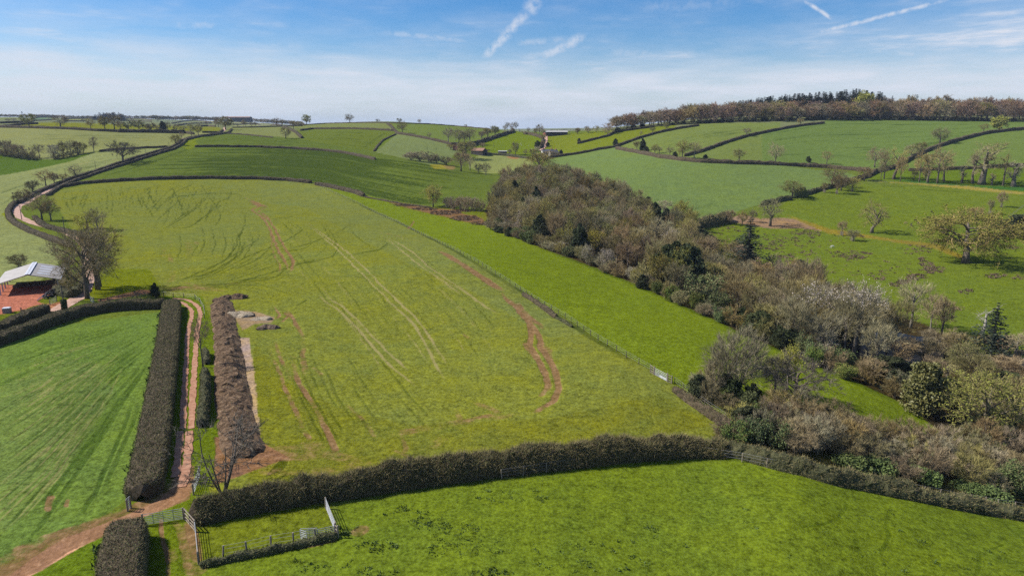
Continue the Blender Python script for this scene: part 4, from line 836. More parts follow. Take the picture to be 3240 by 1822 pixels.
CATS = {'shrub': 'shrub', 'palescrub': 'shrub', 'greenshrub': 'shrub', 'bramble': 'shrub'}
COUNT = {}
def plant_at(kind, p, h, w, label, group=None, name=None, rz=None, split=True, pick=None):
    "h, w in metres"
    lib = LIB[kind]; i = COUNT.get(kind, 0); COUNT[kind] = i + 1
    tm, cm, H, Wd = lib[(i if pick is None else pick) % len(lib)]
    nm = name or NAMES[kind]; rz = random.uniform(0, 6.28) if rz is None else rz
    root = empty(nm, p, rz); root.scale = (w / Wd, w / Wd, h / H)
    tag(root, label, CATS.get(kind, 'tree'), group)
    if tm: link('stem' if kind in CATS else 'trunk', tm, root)
    link('foliage' if kind in CATS else 'crown', cm, root)
    return root
def plant(kind, key, x, y, hpx, wpx_, label, group=None, **kw):
    u, v = S(key, x, y); p = P(u, v); d = depth(p); k = KEYS[key][2]
    return plant_at(kind, p, hpx * k * d / F / .97, wpx_ * k * d / F * 1.05, label, group, **kw)
# ------------------------------------------------------------------ single trees one can point to
GL = 'oaks along the far left hedge'
for kd, x, y, h, w, lb in [
 ('far_yellow', 292, 255, 118, 132, 'broad olive oak on the far left hedge, leftmost of five'), ('far_bare', 610, 262, 112, 138, 'wide dark oak on the far left hedge, second from left'),
 ('far_bare', 914, 278, 98, 92, 'small bare oak left of the paired oaks on the far hedge'), ('far_yellow', 1055, 282, 122, 112, 'brownish oak, left of the close pair on the far hedge'),
 ('far_bare', 1152, 284, 132, 122, 'taller bare oak, right of the close pair on the far hedge')]: plant(kd, 'c1', x, y, h, w, lb, GL)
GB = 'small trees in the hedge belt left of the lane'
for i, (kd, x, y, h, w) in enumerate([('far_bare', 1212, 292, 84, 62), ('far_yellow', 1295, 298, 92, 92), ('far_yellow', 1400, 300, 106, 110), ('far_bare', 1480, 300, 70, 66), ('far_yellow', 1525, 302, 76, 84),
                         ('ever', 1642, 304, 94, 62), ('far_bare', 1690, 304, 92, 66), ('far_bare', 1780, 308, 66, 72), ('far_bare', 1850, 310, 66, 60), ('far_bare', 1580, 302, 60, 60)]):
    plant(kd, 'c1', x, y, h, w, ['thin bare tree at the left end of the hedge belt', 'rounded olive tree next to the left end of the hedge belt', 'widest olive tree in the hedge belt left of the lane', 'low bare tree between two olive trees in the hedge belt', 'short olive tree in the middle of the hedge belt',
          'dark evergreen in the hedge belt left of the lane', 'pale bare tree right beside the dark evergreen in the belt', 'small bare bushy tree, third from the right in the hedge belt', 'small bare bushy tree at the right end of the hedge belt', 'lowest bare tree left of the dark evergreen in the belt'][i], GB)
for kd, x, y, h, w, lb in [
 ('far_bare', 1925, 350, 124, 62, 'slim bare tree on the lane hedge beside a wider one'), ('far_bare', 1995, 350, 120, 96, 'wide bare tree on the lane hedge near the hilltop bend'),
 ('far_yellow', 2268, 290, 128, 140, 'big rounded ochre tree where the lane goes over the hill'), ('far_bare', 2196, 262, 84, 84, 'dark bare tree just left of the big ochre tree'),
 ('bud', 1770, 445, 105, 104, 'olive tree at the pale bend of the lane'), ('bare', 1828, 380, 68, 60, 'small bare tree behind the olive tree at the lane bend'),
 ('spreading', 1240, 625, 212, 300, 'very wide bare oak standing beside the lane, the largest on the left hillside'), ('park', 765, 780, 134, 132, 'stubby dark tree on the lane hedge below the wide oak'),
 ('bare', 462, 850, 156, 156, 'rounded bare tree at the lane edge, upper of the cluster before the corner'), ('haze', 548, 836, 116, 118, 'twiggy bare tree right of the rounded tree by the lane'), ('bud', 630, 808, 72, 130, 'low olive bush tree on the lane hedge beside the field corner'),
 ('haze', 335, 940, 138, 150, 'bare brown tree in the thicket above the lane bend'), ('shrub', 240, 1000, 112, 150, 'brown thicket bush above the lane bend, furthest left'), ('haze', 180, 1030, 90, 100, 'low twiggy tree at the left tip of the lane bend'),
 ('bud', 425, 1200, 250, 220, 'large olive tree inside the lane bend, left of a bare one'), ('bare', 515, 1205, 220, 180, 'bare tree right of the large olive tree inside the lane bend'),
 ('yellow', 880, 1285, 165, 240, 'yellow green tree above the two tall bare trees by the lane'), ('grey', 985, 1300, 218, 190, 'upright bare tree right of the yellow green tree'),
 ('bare', 945, 512, 146, 88, 'leaning bare tree at the right end of the left valley thicket'), ('bud', 840, 524, 102, 82, 'small olive tree in the left valley thicket beside the leaning tree'), ('haze', 785, 534, 128, 80, 'bare tree in the left valley thicket, third from its right end'),
 ('bare', 715, 545, 148, 84, 'taller bare tree in the middle of the left valley thicket'), ('haze', 640, 565, 156, 110, 'brown bare tree beside the pink blossom in the left valley'), ('blossom', 545, 582, 138, 130, 'pinkish blossom tree in the left valley thicket'),
 ('grey', 400, 575, 136, 116, 'lone bare tree left of the pink blossom in the left valley'), ('haze', 190, 575, 136, 130, 'bare tree at the right of the dense far left valley bushes'), ('haze', 60, 545, 146, 150, 'brown tree at the left frame edge in the valley bushes'),
 ('shrub', 290, 585, 106, 110, 'low brown bush right of the dense far left valley bushes'), ('haze', 120, 560, 120, 110, 'bare tree in the middle of the far left valley bushes')]: plant(kd, 'c1', x, y, h, w, lb)
for i in range(7): plant('shrub', 'c1', -20 + 62 * i, 545 + 8 * i, 62, 90, 'low brown bush under the far left valley trees', 'valley bushes on the far left')
for i in range(4): plant('shrub', 'c1', 560 + 75 * i, 586 - 16 * i, 52, 90, 'low brown bush under the left valley blossom thicket', 'bushes under the left valley thicket')
for kd, x, y, h, w, lb in [
 ('far_bare', 300, 378, 110, 98, 'bare oak standing alone on the pale hill field'), ('far_bare', 942, 221, 86, 94, 'round topped tree alone on the skyline'), ('far_yellow', 510, 238, 94, 96, 'large brownish tree on the skyline left of the round one'),
 ('far_bare', 1226, 218, 36, 46, 'tiny tree on the skyline between two larger ones'), ('far_bare', 1440, 220, 44, 54, 'small flat topped tree on the skyline above the ivy clad one'), ('far_bare', 1472, 324, 114, 104, 'bare tree at the hedge crossing just below the skyline'),
 ('far_bare', 1640, 228, 42, 40, 'tiny bare tree on the skyline right of the hedge crossing'), ('far_bare', 2107, 253, 27, 30, 'smallest tree on the skyline, furthest right of the middle hill'), ('far_bare', 1745, 374, 58, 46, 'small bare tree on the hedge below the skyline'),
 ('far_bare', 378, 282, 78, 70, 'small bare tree on the curved hedge left of centre skyline'), ('far_bare', 205, 250, 76, 66, 'bare tree with wide top near the skyline, left of the curved hedge'), ('far_bare', 265, 250, 64, 62, 'low bare tree at the top of the curved hedge'),
 ('grey', 1935, 424, 150, 124, 'ivy clad bare tree, leftmost of four below the skyline'), ('haze', 2040, 440, 158, 116, 'brown tree, second of four below the skyline'), ('grey', 2096, 434, 126, 90, 'narrower bare tree, third of four below the skyline'), ('grey', 2152, 434, 152, 136, 'dense dark tree, rightmost of four below the skyline'),
 ('bud', 2330, 364, 90, 94, 'olive tree in the hedge right of the four bare trees'), ('bud', 2402, 350, 96, 96, 'taller olive tree at the hedge top right of the other olive'), ('haze', 2270, 378, 74, 74, 'small brown tree left of the two olive hedge trees'),
 ('yellow', 2108, 575, 168, 190, 'big yellow olive tree left of the dark farm barn'), ('haze', 2062, 705, 196, 176, 'big brown tree below the yellow olive tree'), ('grey', 2152, 698, 136, 110, 'grey bare tree right of the big brown tree'), ('yellow', 2240, 728, 98, 84, 'small yellow tree beside a bare one at the valley hedge end'), ('bare', 2312, 742, 118, 104, 'small bare tree right of the small yellow tree'),
 ('willow', 1560, 595, 82, 150, 'low pale willow at the left end of the hollow clump'), ('willow', 1650, 604, 94, 130, 'pale willow second from left in the hollow clump'), ('shrub', 1752, 614, 98, 150, 'brown bush right of the pale willows in the hollow'), ('shrub', 1815, 624, 72, 80, 'small brown bush filling the hollow clump gap'), ('shrub', 1906, 640, 84, 104, 'round bush at the right end of the hollow clump'),
 ('yellow', 1782, 1066, 222, 182, 'solitary olive green tree beside the wet ground')]: plant(kd, 'c2', x, y, h, w, lb)
for i, (x, y, h, w) in enumerate([(1930, 1076, 112, 96), (1990, 1090, 124, 100), (2060, 1096, 136, 110), (2130, 1102, 136, 110), (2200, 1106, 130, 110), (2262, 1110, 122, 96)]):
    plant('palescrub' if i % 2 else 'willow', 'c2', x, y, h, w, 'pale green willow in the row right of the solitary tree', 'willow row by the wet ground')
for kd, x, y, h, w, lb in [
 ('grey', 1165, 250, 100, 74, 'small tree left of the tall skyline group'), ('grey', 1212, 240, 142, 84, 'leftmost tall tree of the skyline group above the pasture'), ('bare', 1282, 250, 150, 84, 'middle tall tree of the skyline group above the pasture'), ('grey', 1356, 252, 160, 96, 'rightmost tall tree of the skyline group above the pasture'),
 ('bare', 1566, 276, 96, 66, 'small bare tree between the skyline group and the lane trees'), ('grey', 1755, 318, 188, 124, 'tall tree where the far lane leaves the skyline'), ('grey', 1815, 330, 128, 70, 'pale bare tree right of the tall far lane tree'), ('haze', 1690, 300, 110, 80, 'bushy brown tree left of the tall far lane tree'),
 ('yellow', 1345, 645, 214, 124, 'rust olive tree standing in the far pasture hedge'), ('bud', 872, 336, 136, 132, 'olive tree on the pasture hedge above the farm'), ('bud', 1000, 318, 152, 120, 'olive tree higher up the pasture hedge above the farm'), ('haze', 778, 356, 104, 92, 'brown tree at the lower end of the pasture hedge'),
 ('ever', 1722, 520, 110, 100, 'dark evergreen beside the pink blossom at the farmhouse'), ('blossom', 1716, 590, 84, 120, 'pink blossom tree by the white farmhouse'), ('haze', 1820, 420, 120, 90, 'brown tree along the far lane above the evergreen'), ('haze', 1815, 520, 110, 96, 'brown tree between the far lane and the evergreen'), ('haze', 1650, 670, 120, 140, 'brown trees left of the farmhouse garden'),
 ('bare', 1515, 665, 110, 100, 'bare tree in the hedge between pasture and striped field'), ('haze', 1250, 640, 90, 90, 'low bare tree in the hedge left of the rust tree'), ('haze', 2405, 285, 96, 80, 'brown round tree beyond the bright pasture crest'), ('far_bare', 2566, 270, 110, 90, 'brown tree on the pasture crest near the frame centre right'),
 ('haze', 790, 560, 120, 110, 'pale bare tree right of the farm barn'), ('shrub', 840, 615, 70, 90, 'brown bush right of the farm barn'), ('haze', 250, 560, 90, 130, 'brown bushes beside the red gabled farm building'),
 ('ever', 2120, 640, 76, 64, 'dark round bush right of the white farmhouse'), ('ever', 1895, 500, 66, 66, 'dark bush between far lane and pasture'), ('haze', 1900, 690, 110, 180, 'brown tree in front of the white farmhouse'), ('shrub', 2020, 680, 96, 130, 'brown bush right of the farmhouse front'), ('grey', 1480, 300, 60, 120, 'low bare bush on the pasture crest')]: plant(kd, 'g2', x, y, h, w, lb)
for kd, x, y, h, w, lb in [
 ('haze', 655, 205, 190, 226, 'massive brown bare tree at the top of the valley wood'), ('bud', 822, 255, 124, 190, 'olive tree right of the massive brown tree'), ('yellow', 2075, 775, 275, 215, 'full olive tree at the right tip of the valley wood against the crop'), ('grey', 1905, 640, 150, 170, 'sparse bare tree left of the full olive tree'),
 ('bud', 1650, 620, 140, 130, 'green ivy topped tree at the wood edge against the crop')]: plant(kd, 'e1', x, y, h, w, lb)
for kd, x, y, h, w, lb in [
 ('haze', 1255, 500, 96, 74, 'bare tree left of the dark upright evergreen on the right hedge'), ('ever', 1313, 500, 116, 58, 'dark upright ivy tree on the right hedge'), ('ever', 1355, 510, 50, 40, 'small dark bush right of the dark upright ivy tree'),
 ('bud', 1435, 530, 90, 82, 'rounded tree, left of a close pair on the right hedge'), ('bare', 1482, 530, 70, 52, 'smaller tree, right of a close pair on the right hedge'), ('bare', 1586, 550, 90, 82, 'bare tree left of the big ochre tree on the right hedge'), ('ever', 1637, 570, 60, 46, 'dark bush just left of the big ochre tree'),
 ('bud', 1710, 580, 178, 130, 'big ochre oak on the right hedge'), ('grey', 1830, 580, 164, 128, 'big pale bare oak right of the ochre oak'), ('ever', 1945, 582, 42, 46, 'small dark bush right of the pale bare oak'), ('bud', 2282, 600, 114, 116, 'neat round tree standing over the right hedge'),
 ('grey', 2356, 355, 82, 104, 'bare oak on the diagonal hedge of the right hill'), ('bud', 1412, 318, 54, 66, 'small olive tree on the upper diagonal hedge'), ('yellow', 1548, 288, 72, 56, 'olive tree on the upper diagonal hedge near the wood'), ('bare', 1296, 350, 46, 40, 'tiny bare tree on the upper diagonal hedge'),
 ('ever', 1040, 455, 74, 48, 'dark bush at the hedge junction on the right hill'), ('ever', 675, 418, 42, 34, 'dark bush at the low end of the pasture hedge'), ('far_bare', 655, 330, 54, 50, 'small brown tree at the left end of the right skyline'), ('far_bare', 768, 324, 54, 66, 'brown tree left of the far right skyline trees'), ('far_bare', 845, 316, 66, 70, 'brown tree beside the hill wood on the skyline'),
 ('far_beech', 962, 336, 112, 116, 'large brown tree at the left end of the hill wood'), ('ever', 1060, 316, 46, 66, 'dark bush at the left foot of the hill wood'), ('bare', 30, 550, 0.1, 0.1, '')]:
    if lb: plant(kd, 'c3', x, y, h, w, lb)
for kd, x, y, h, w, lb in [
 ('bare', 72, 890, 212, 156, 'dark bare oak on the hedge over the bluish crop'), ('ever', 405, 872, 60, 48, 'small dark round bush on the right hill field edge'), ('bare', 590, 886, 122, 102, 'small bare tree on the hedge right of the dark round bush'),
 ('bud', 243, 1226, 170, 216, 'wide olive oak on the park boundary'), ('bramble', 325, 1215, 90, 130, 'green bush right of the wide olive oak'), ('bare', 642, 1116, 204, 208, 'wide bare oak on the park boundary'), ('haze', 735, 1155, 150, 150, 'brown tree right of the wide bare boundary oak'),
 ('haze', 566, 1172, 100, 72, 'young tree with stem guard left of the bare boundary oak'), ('haze', 690, 1185, 184, 120, 'young bare tree in a pale guard on the park edge'), ('haze', 843, 1164, 144, 126, 'rounded young tree on the park edge, right of the guarded one'), ('haze', 966, 1056, 136, 136, 'pinkish bare tree at the park corner hedge'),
 ('bare', 1070, 920, 194, 166, 'bare tree at the meeting of hedges above the avenue'), ('bare', 1165, 1036, 290, 150, 'tall thin bare tree at the left end of the avenue'), ('bare', 1134, 1036, 200, 70, 'slender bare tree at the very left of the avenue'), ('old', 1265, 1042, 320, 220, 'leaning old tree with bent trunk in the avenue'),
 ('bare', 1330, 1060, 240, 110, 'pale slender tree right of the leaning avenue tree'), ('haze', 1440, 830, 140, 140, 'brown tree behind the avenue on the diagonal hedge'), ('bare', 1518, 1070, 290, 130, 'tall pale avenue tree right of the slender one'), ('haze', 1530, 810, 140, 110, 'second brown tree behind the avenue on the diagonal hedge'),
 ('old', 1608, 1076, 270, 150, 'dark old avenue tree left of the tall grey one'), ('bare', 1700, 1084, 350, 240, 'tall grey avenue tree with fan shaped top'), ('old', 1768, 1062, 310, 170, 'old avenue tree leaning right'), ('bud', 1726, 686, 158, 170, 'ochre oak on the diagonal hedge behind the avenue'),
 ('stub', 1946, 1074, 166, 80, 'broken pale stub tree in the avenue gap'), ('old', 2056, 1080, 350, 180, 'tall old avenue tree left of the biggest'), ('old', 2146, 1092, 400, 350, 'biggest old avenue tree with spreading dark limbs'), ('stub', 2250, 1098, 116, 70, 'short broken stump right of the biggest avenue tree'),
 ('old', 2362, 1104, 330, 140, 'narrow old avenue tree near the right edge'), ('stub', 2467, 1114, 246, 150, 'thick pale broken tree at the right end of the avenue'), ('haze', 1470, 1046, 90, 70, 'low twiggy tree under the avenue'), ('haze', 1580, 1050, 120, 80, 'small dark tree behind the avenue trunks'),
 ('bare', 2168, 564, 80, 84, 'small dark leaning tree on the top right hedge'), ('lime', 2320, 554, 136, 136, 'bright yellow tree on the top right hedge'), ('haze', 2345, 1320, 156, 92, 'young park tree in a guard at the right edge'), ('haze', 2230, 1394, 146, 66, 'thin young park tree in a tall guard'), ('haze', 2080, 1450, 130, 160, 'pale bare tree behind the big spreading park oak'), ('bud', 325, 492, 60, 70, 'small flat topped tree on the upper right hedge end')]:
    plant(kd, 'c4', x, y, h, w, lb)
for kd, x, y, h, w, lb in [
 ('park', 525, 598, 210, 180, 'ivy footed oak on the bare red earth in the park'), ('haze', 205, 584, 116, 84, 'small tree left of the ivy footed oak'), ('haze', 300, 594, 114, 84, 'small tree next to the ivy footed oak on the red earth'), ('haze', 385, 568, 96, 64, 'thin small tree just left of the ivy footed oak'),
 ('haze', 1100, 672, 114, 80, 'young upright park tree in a guard'), ('haze', 1190, 718, 90, 96, 'low spreading young park tree in a dark guard'), ('park', 1343, 654, 256, 210, 'stag headed old park oak standing in open grass'), ('bigoak', 2095, 894, 415, 620, 'huge spreading yellow green oak in the park'),
 ('ever', 2570, 690, 190, 330, 'dark holly mass at the right edge of the park'), ('conifer', 335, 1000, 450, 300, 'dark spire conifer rising from the valley wood'), ('ever', 760, 960, 90, 90, 'small dark evergreen at the park side of the wood')]: plant(kd, 'e2', x, y, h, w, lb)
for kd, x, y, h, w, lb in [
 ('cedar', 2285, 650, 500, 350, 'dark conifer at the lower right beside the dead tree'), ('deadtop', 2235, 430, 285, 210, 'bleached dead tree above the lower right conifer'), ('magnolia', 1745, 1030, 410, 290, 'glossy evergreen with yellow lit leaves at the end of the grass strip'),
 ('willow', 235, 890, 540, 430, 'big pale fan shaped bare tree beside the field gate'), ('yellow', 655, 880, 400, 190, 'tall yellow green tree behind the dark oak'), ('spreading', 722, 1006, 440, 560, 'dark trunked oak with yellow crown over the grass strip'),
 ('cherry', 1195, 575, 590, 380, 'tall bare tree with pale blossom top at the pond'), ('blossom', 850, 470, 470, 300, 'pale pinkish blossom tree left of the tall blossom topped tree'), ('blossom', 960, 590, 230, 180, 'white blossom bush at the strip edge left of the pond'), ('grey', 1400, 430, 330, 200, 'slim bare tree between the pond and the fan tree'),
 ('grey', 1655, 350, 390, 260, 'pale fan branched tree behind the pond'), ('grey', 1810, 400, 340, 170, 'tall bare tree right of the pale fan tree'), ('haze', 1905, 400, 300, 200, 'brown bare tree right of the pond beside the park'), ('ivy', 1450, 620, 330, 150, 'thin pale stem tree standing in the pond'), ('ivy', 1355, 660, 220, 70, 'ivy covered leaning trunk at the pond'),
 ('bud', 2230, 1250, 560, 640, 'huge olive twiggy willow at the lower right'), ('haze', 2480, 1200, 460, 320, 'brown bare tree at the right edge behind the huge willow'), ('palescrub', 60, 900, 300, 160, 'twiggy bush at the left foot of the fan shaped tree'), ('haze', 560, 880, 330, 220, 'dark twiggy tree between the fan tree and the dark oak'),
 ('haze', 1560, 650, 230, 260, 'brown bare tree before the pond, left of the fan tree'), ('haze', 1750, 640, 210, 260, 'brown bare tree standing in front of the open pond water'), ('shrub', 1900, 560, 200, 300, 'brown sallow bushes on the pond bank'), ('shrub', 2050, 600, 220, 260, 'grey brown sallow right of the pond'), ('haze', 2440, 780, 190, 360, 'pinkish bare tree by the second pond at the right edge'), ('haze', 2150, 820, 260, 300, 'bare tree between the glossy evergreen and the pond'),
 ('ever', 1500, 830, 250, 330, 'dark evergreen bushes left of the glossy evergreen'), ('haze', 1050, 420, 380, 260, 'brown bare tree between the two pond blossom trees'), ('haze', 1530, 470, 360, 260, 'brown bare tree on the far pond bank beside the fan tree'), ('bud', 2080, 760, 300, 300, 'olive tree between the pond and the glossy evergreen'), ('haze', 1330, 800, 200, 220, 'dark twiggy bush at the strip edge below the pond'), ('palescrub', 1640, 860, 220, 200, 'grey twiggy bush left of the glossy evergreen'), ('ever', 700, 520, 160, 180, 'dark green bush at the strip edge under the blossom tree'), ('ever', 440, 420, 200, 240, 'dark green ivy bushes at the strip edge'), ('greenshrub', 120, 250, 190, 180, 'yellow green laurel bush at the wood foot')]: plant(kd, 'e3', x, y, h, w, lb)
# big roadside trees, pen tree, track sapling
for kd, x, y, h, w, lb in [
 ('sycamore', 882, 778, 700, 520, 'tall bare tree forking low beside the lane, left of a pair'), ('sycamore', 985, 690, 650, 500, 'tall dense bare tree beside the lane, right of a pair'), ('ivy', 1015, 660, 330, 200, 'ivy clad smaller tree behind the tall roadside pair'), ('palescrub', 190, 455, 124, 150, 'bare bush alone in the field behind the barn'),
 ('ever', 1563, 770, 145, 84, 'small dark ivy bush on the fence by the track corner'), ('shrub', 700, 720, 150, 150, 'scrubby bush between yard and lane under the tall trees'), ('shrub', 760, 600, 140, 140, 'scrubby bush on the lane edge behind the barn corner'), ('greenshrub', 640, 560, 110, 110, 'green bush behind the barn corner'), ('shrub', 690, 470, 120, 120, 'brown bush along the lane behind the barn')]: plant(kd, 'd1', x, y, h, w, lb)
plant('pensapling', 'D', 560, 1238, 190, 205, 'bare many stemmed tree over the hedge beside the sheep pen', rz=.4)
plant('ivy', 'd4', 770, 830, 520, 170, 'slender bare sapling leaning over the farm track')
# ------------------------------------------------------------------ valley wood: every tree stands on its own
def inpoly(x, y, q):
    ins = False
    for i in range(len(q)):
        ax, ay = q[i]; bx, by = q[(i + 1) % len(q)]
        if (ay > y) != (by > y) and x < (bx - ax) * (y - ay) / (by - ay) + ax: ins = not ins
    return ins
def scatter(key, poly, step, jit=.35):
    "jittered grid of ground points (metres) inside a surveyed outline"
    q = [tuple(P(*S(key, x, y)).xy) for x, y in poly]; xs = [a for a, b in q]; ys = [b for a, b in q]; out = []
    x = min(xs)
    j = 0
    while x < max(xs):
        y = min(ys) + (step / 2 if j % 2 else 0); j += 1
        while y < max(ys):
            px, py = x + random.uniform(-jit, jit) * step, y + random.uniform(-jit, jit) * step
            if inpoly(px, py, q): out.append(Vector((px, py, float(gz(px, py)))))
            y += step
        x += step * .87
    return out
WOODL = {'haze': ('bare brown tree crowded in the valley wood', 'bare brown trees of the valley wood'), 'pink': ('pinkish brown bare tree inside the valley wood', 'pinkish bare trees of the valley wood'), 'grey': ('grey bare tree inside the valley wood', 'grey bare trees of the valley wood'),
         'bare': ('open branched bare tree in the valley wood', 'open branched trees of the valley wood'), 'bud': ('olive budding tree inside the valley wood', 'olive trees of the valley wood'), 'yellow': ('yellow green tree inside the valley wood', 'yellow green trees of the valley wood'),
         'blossom': ('pale blossom tree in the valley wood', 'blossom trees of the valley wood'), 'ever': ('dark evergreen in the valley wood', 'evergreens of the valley wood'), 'ivy': ('ivy clad tall stem in the valley wood', 'ivy clad stems of the valley wood'), 'shrub': ('brown bush at the edge of the valley wood', 'bushes along the valley wood edge'),
         'greenshrub': ('green bush at the edge of the valley wood', 'green bushes along the valley wood edge'), 'palescrub': ('grey twiggy bush at the edge of the valley wood', 'grey bushes along the valley wood edge')}
for p in scatter('D', [(1232, 560), (1270, 470), (1330, 452), (1400, 455), (1480, 472), (1570, 512), (1650, 560), (1730, 585), (1800, 615), (1870, 668), (1960, 695), (2080, 770), (2180, 800), (2230, 850), (2250, 960), (2150, 940), (2000, 880), (1900, 835), (1800, 790), (1700, 745), (1600, 700), (1500, 660), (1340, 600)], 8.6):
    u, v = [float(t) for t in proj(p.x, p.y, p.z)]; r = random.random()
    if u < 1900: kd = 'haze' if r < .40 else 'pink' if r < .46 else 'grey' if r < .51 else 'bud' if r < .80 else 'yellow' if r < .86 else 'bare' if r < .92 else 'ever' if r < .96 else 'ivy'
    elif u < 2450: kd = 'haze' if r < .38 else 'pink' if r < .47 else 'grey' if r < .56 else 'bud' if r < .73 else 'ivy' if r < .82 else 'ever' if r < .93 else 'blossom' if r < .96 else 'bare'
    else: kd = 'haze' if r < .3 else 'pink' if r < .55 else 'grey' if r < .75 else 'ivy' if r < .84 else 'ever' if r < .92 else 'blossom'
    h = random.uniform(8.5, 15.5) * (.85 if kd in ('blossom', 'ever') else 1); w = random.uniform(6.6, 9.6) * (.8 if kd in ('ever', 'ivy') else 1)
    if 2200 < u < 2480: h *= .68
    plant_at(kd, p, h, w, *WOODL[kd])
for p in scatter('D', [(1222, 577), (1235, 555), (1340, 600), (1500, 662), (1600, 702), (1700, 748), (1800, 792), (1900, 838), (2000, 884), (2150, 946), (2290, 1000), (2290, 1020), (2140, 960), (2000, 899), (1900, 854), (1800, 808), (1700, 763), (1600, 719), (1500, 677), (1330, 612)], 4.0):
    kd = random.choice(['shrub', 'shrub', 'palescrub', 'greenshrub', 'ever', 'shrub', 'blossom' if random.random() < .5 else 'shrub']); plant_at(kd, p, random.uniform(2.6, 5.5), random.uniform(3.6, 5.5), *WOODL[kd])
SCR = {'shrub': ('pinkish brown scrub bush in the lower right thicket', 'scrub of the lower right thicket'), 'palescrub': ('grey twiggy scrub bush in the lower right thicket', 'grey scrub of the lower right thicket'), 'greenshrub': ('leafy green bush in the lower right thicket', 'leafy bushes of the lower right thicket'),
       'bramble': ('low green bramble in the lower right thicket', 'brambles of the lower right thicket'), 'haze': ('small bare tree in the lower right thicket', 'small trees of the lower right thicket'), 'ever': ('dark evergreen bush in the lower right thicket', 'evergreen bushes of the lower right thicket'), 'pink': ('pinkish bare tree in the lower right thicket', 'pinkish trees of the lower right thicket')}
for p in scatter('D', [(1830, 1120), (1850, 1062), (1960, 1044), (2100, 1073), (2240, 1115), (2350, 1142), (2450, 1130), (2620, 1150), (2700, 1260), (2576, 1270), (2400, 1235), (2200, 1190), (2000, 1150), (1900, 1140)], 3.4):
    u, v = [float(t) for t in proj(p.x, p.y, p.z)]; r = random.random()
    front = v > 1.25776 * (1120 + (u / 1.25776 - 1830) * .14)
    if front: kd = 'bramble' if r < .45 else 'shrub' if r < .65 else 'greenshrub' if r < .85 else 'palescrub'
    elif u < 2480: kd = 'greenshrub' if r < .3 else 'shrub' if r < .6 else 'palescrub' if r < .8 else 'ever' if r < .88 else 'haze'
    else: kd = 'shrub' if r < .5 else 'palescrub' if r < .78 else 'pink' if r < .88 else 'greenshrub'
    h = {'bramble': random.uniform(1.2, 2.2), 'haze': random.uniform(5, 7), 'pink': random.uniform(5, 6.5), 'ever': random.uniform(3, 4.5)}.get(kd, random.uniform(3, 5.2))
    plant_at(kd, p, h, random.uniform(4, 5.5), *SCR[kd])
for p in scatter('D', [(1715, 985), (1745, 950), (1850, 985), (1900, 1010), (1880, 1060), (1840, 1055)], 3.4):
    kd = random.choice(['shrub', 'greenshrub', 'palescrub', 'bramble', 'ever']); plant_at(kd, p, random.uniform(1.8, 4), random.uniform(3, 4.2), *SCR[kd])
for p in scatter('D', [(2290, 880), (2420, 850), (2560, 850), (2700, 870), (2750, 1000), (2600, 1150), (2480, 1110), (2420, 1060), (2350, 1060), (2300, 960)], 8):
    kd = random.choice(['haze', 'pink', 'grey', 'shrub', 'ever' if random.random() < .4 else 'haze']); L_ = dict(WOODL, shrub=('brown bush among trees beside the pond', 'bushes beside the pond'))
    u, v = [float(t) for t in proj(p.x, p.y, p.z)]
    if 2700 < u < 3120 and 1050 < v < 1190: continue
    plant_at(kd, p, random.uniform(3.5, 5.5) if u > 2980 else random.uniform(5, 9), random.uniform(5, 7.5), *L_[kd])
for kd, x, y, h, w, lb in [('ever', 1990, 1335, 420, 300, 'large dark yew on the valley wood edge, left of a pair'), ('ever', 2130, 1390, 440, 330, 'large dark yew on the valley wood edge, right of a pair'), ('ever', 1100, 930, 230, 160, 'dark ivy smothered tree in the middle of the valley wood'), ('ivy', 1400, 980, 290, 120, 'dark ivy clad stem with bare top in the middle of the wood'),
  ('ivy', 1590, 980, 220, 110, 'bright green ivy clad stem right of the dark one in the wood'), ('ever', 700, 910, 180, 140, 'dark holly at the wood edge below the pink blossom'), ('blossom', 480, 830, 230, 120, 'pinkish blossom tree on the left front edge of the valley wood'), ('deadtop', 1300, 980, 300, 130, 'bleached dead stem rising in the middle of the wood edge'), ('blossom', 1330, 1180, 200, 160, 'white blossom on the wood edge below the bleached stem'), ('blossom', 1130, 1130, 200, 130, 'pale blossom bush left of the white blossom on the wood edge'),
  ('greenshrub', 2330, 1500, 260, 330, 'yellow green laurel mass on the wood edge right of the yews'), ('palescrub', 1720, 1320, 210, 200, 'pale twiggy bush on the wood edge left of the yews'), ('ever', 870, 870, 150, 110, 'dark bush in the wood left of the ivy smothered tree')]: plant(kd, 'e1', x, y, h, w, lb)
# ------------------------------------------------------------------ hill wood on the right
HB = {'far_beech': ('reddish brown bare beech in the hilltop wood', 'beeches of the hilltop wood'), 'far_bud': ('olive tinged tree in the hilltop wood', 'olive trees of the hilltop wood'), 'far_pine': ('dark pine rising behind the beeches on the hilltop', 'pines of the hilltop wood'), 'ever': ('dark evergreen bush at the foot of the hilltop wood', 'evergreen bushes of the hilltop wood')}
for u in np.arange(1955, 3420, 26.):
    for row in range(4):
        uu = u + random.uniform(-9, 9); 
        v0 = np.interp(uu, [1955, 2100, 2300, 2450, 2600, 2800, 3100, 3400], [412, 398, 388, 384, 380, 381, 384, 386])
        p = P(uu, v0); a = p.x / p.y; y = p.y + 4 + row * 15 + random.uniform(-5, 5); x = a * y
        if row == 3 and uu < 2100: continue
        kd = 'far_beech' if random.random() < .82 else 'far_bud'
        h = random.uniform(17, 24) * np.interp(uu, [1955, 2150, 2300, 2400, 2700, 2800, 3400], [.72, .95, .95, .85, .85, 1.05, 1.05])
        plant_at(kd, Vector((x, y, float(gz(x, y)))), h, random.uniform(14, 21), *HB[kd])
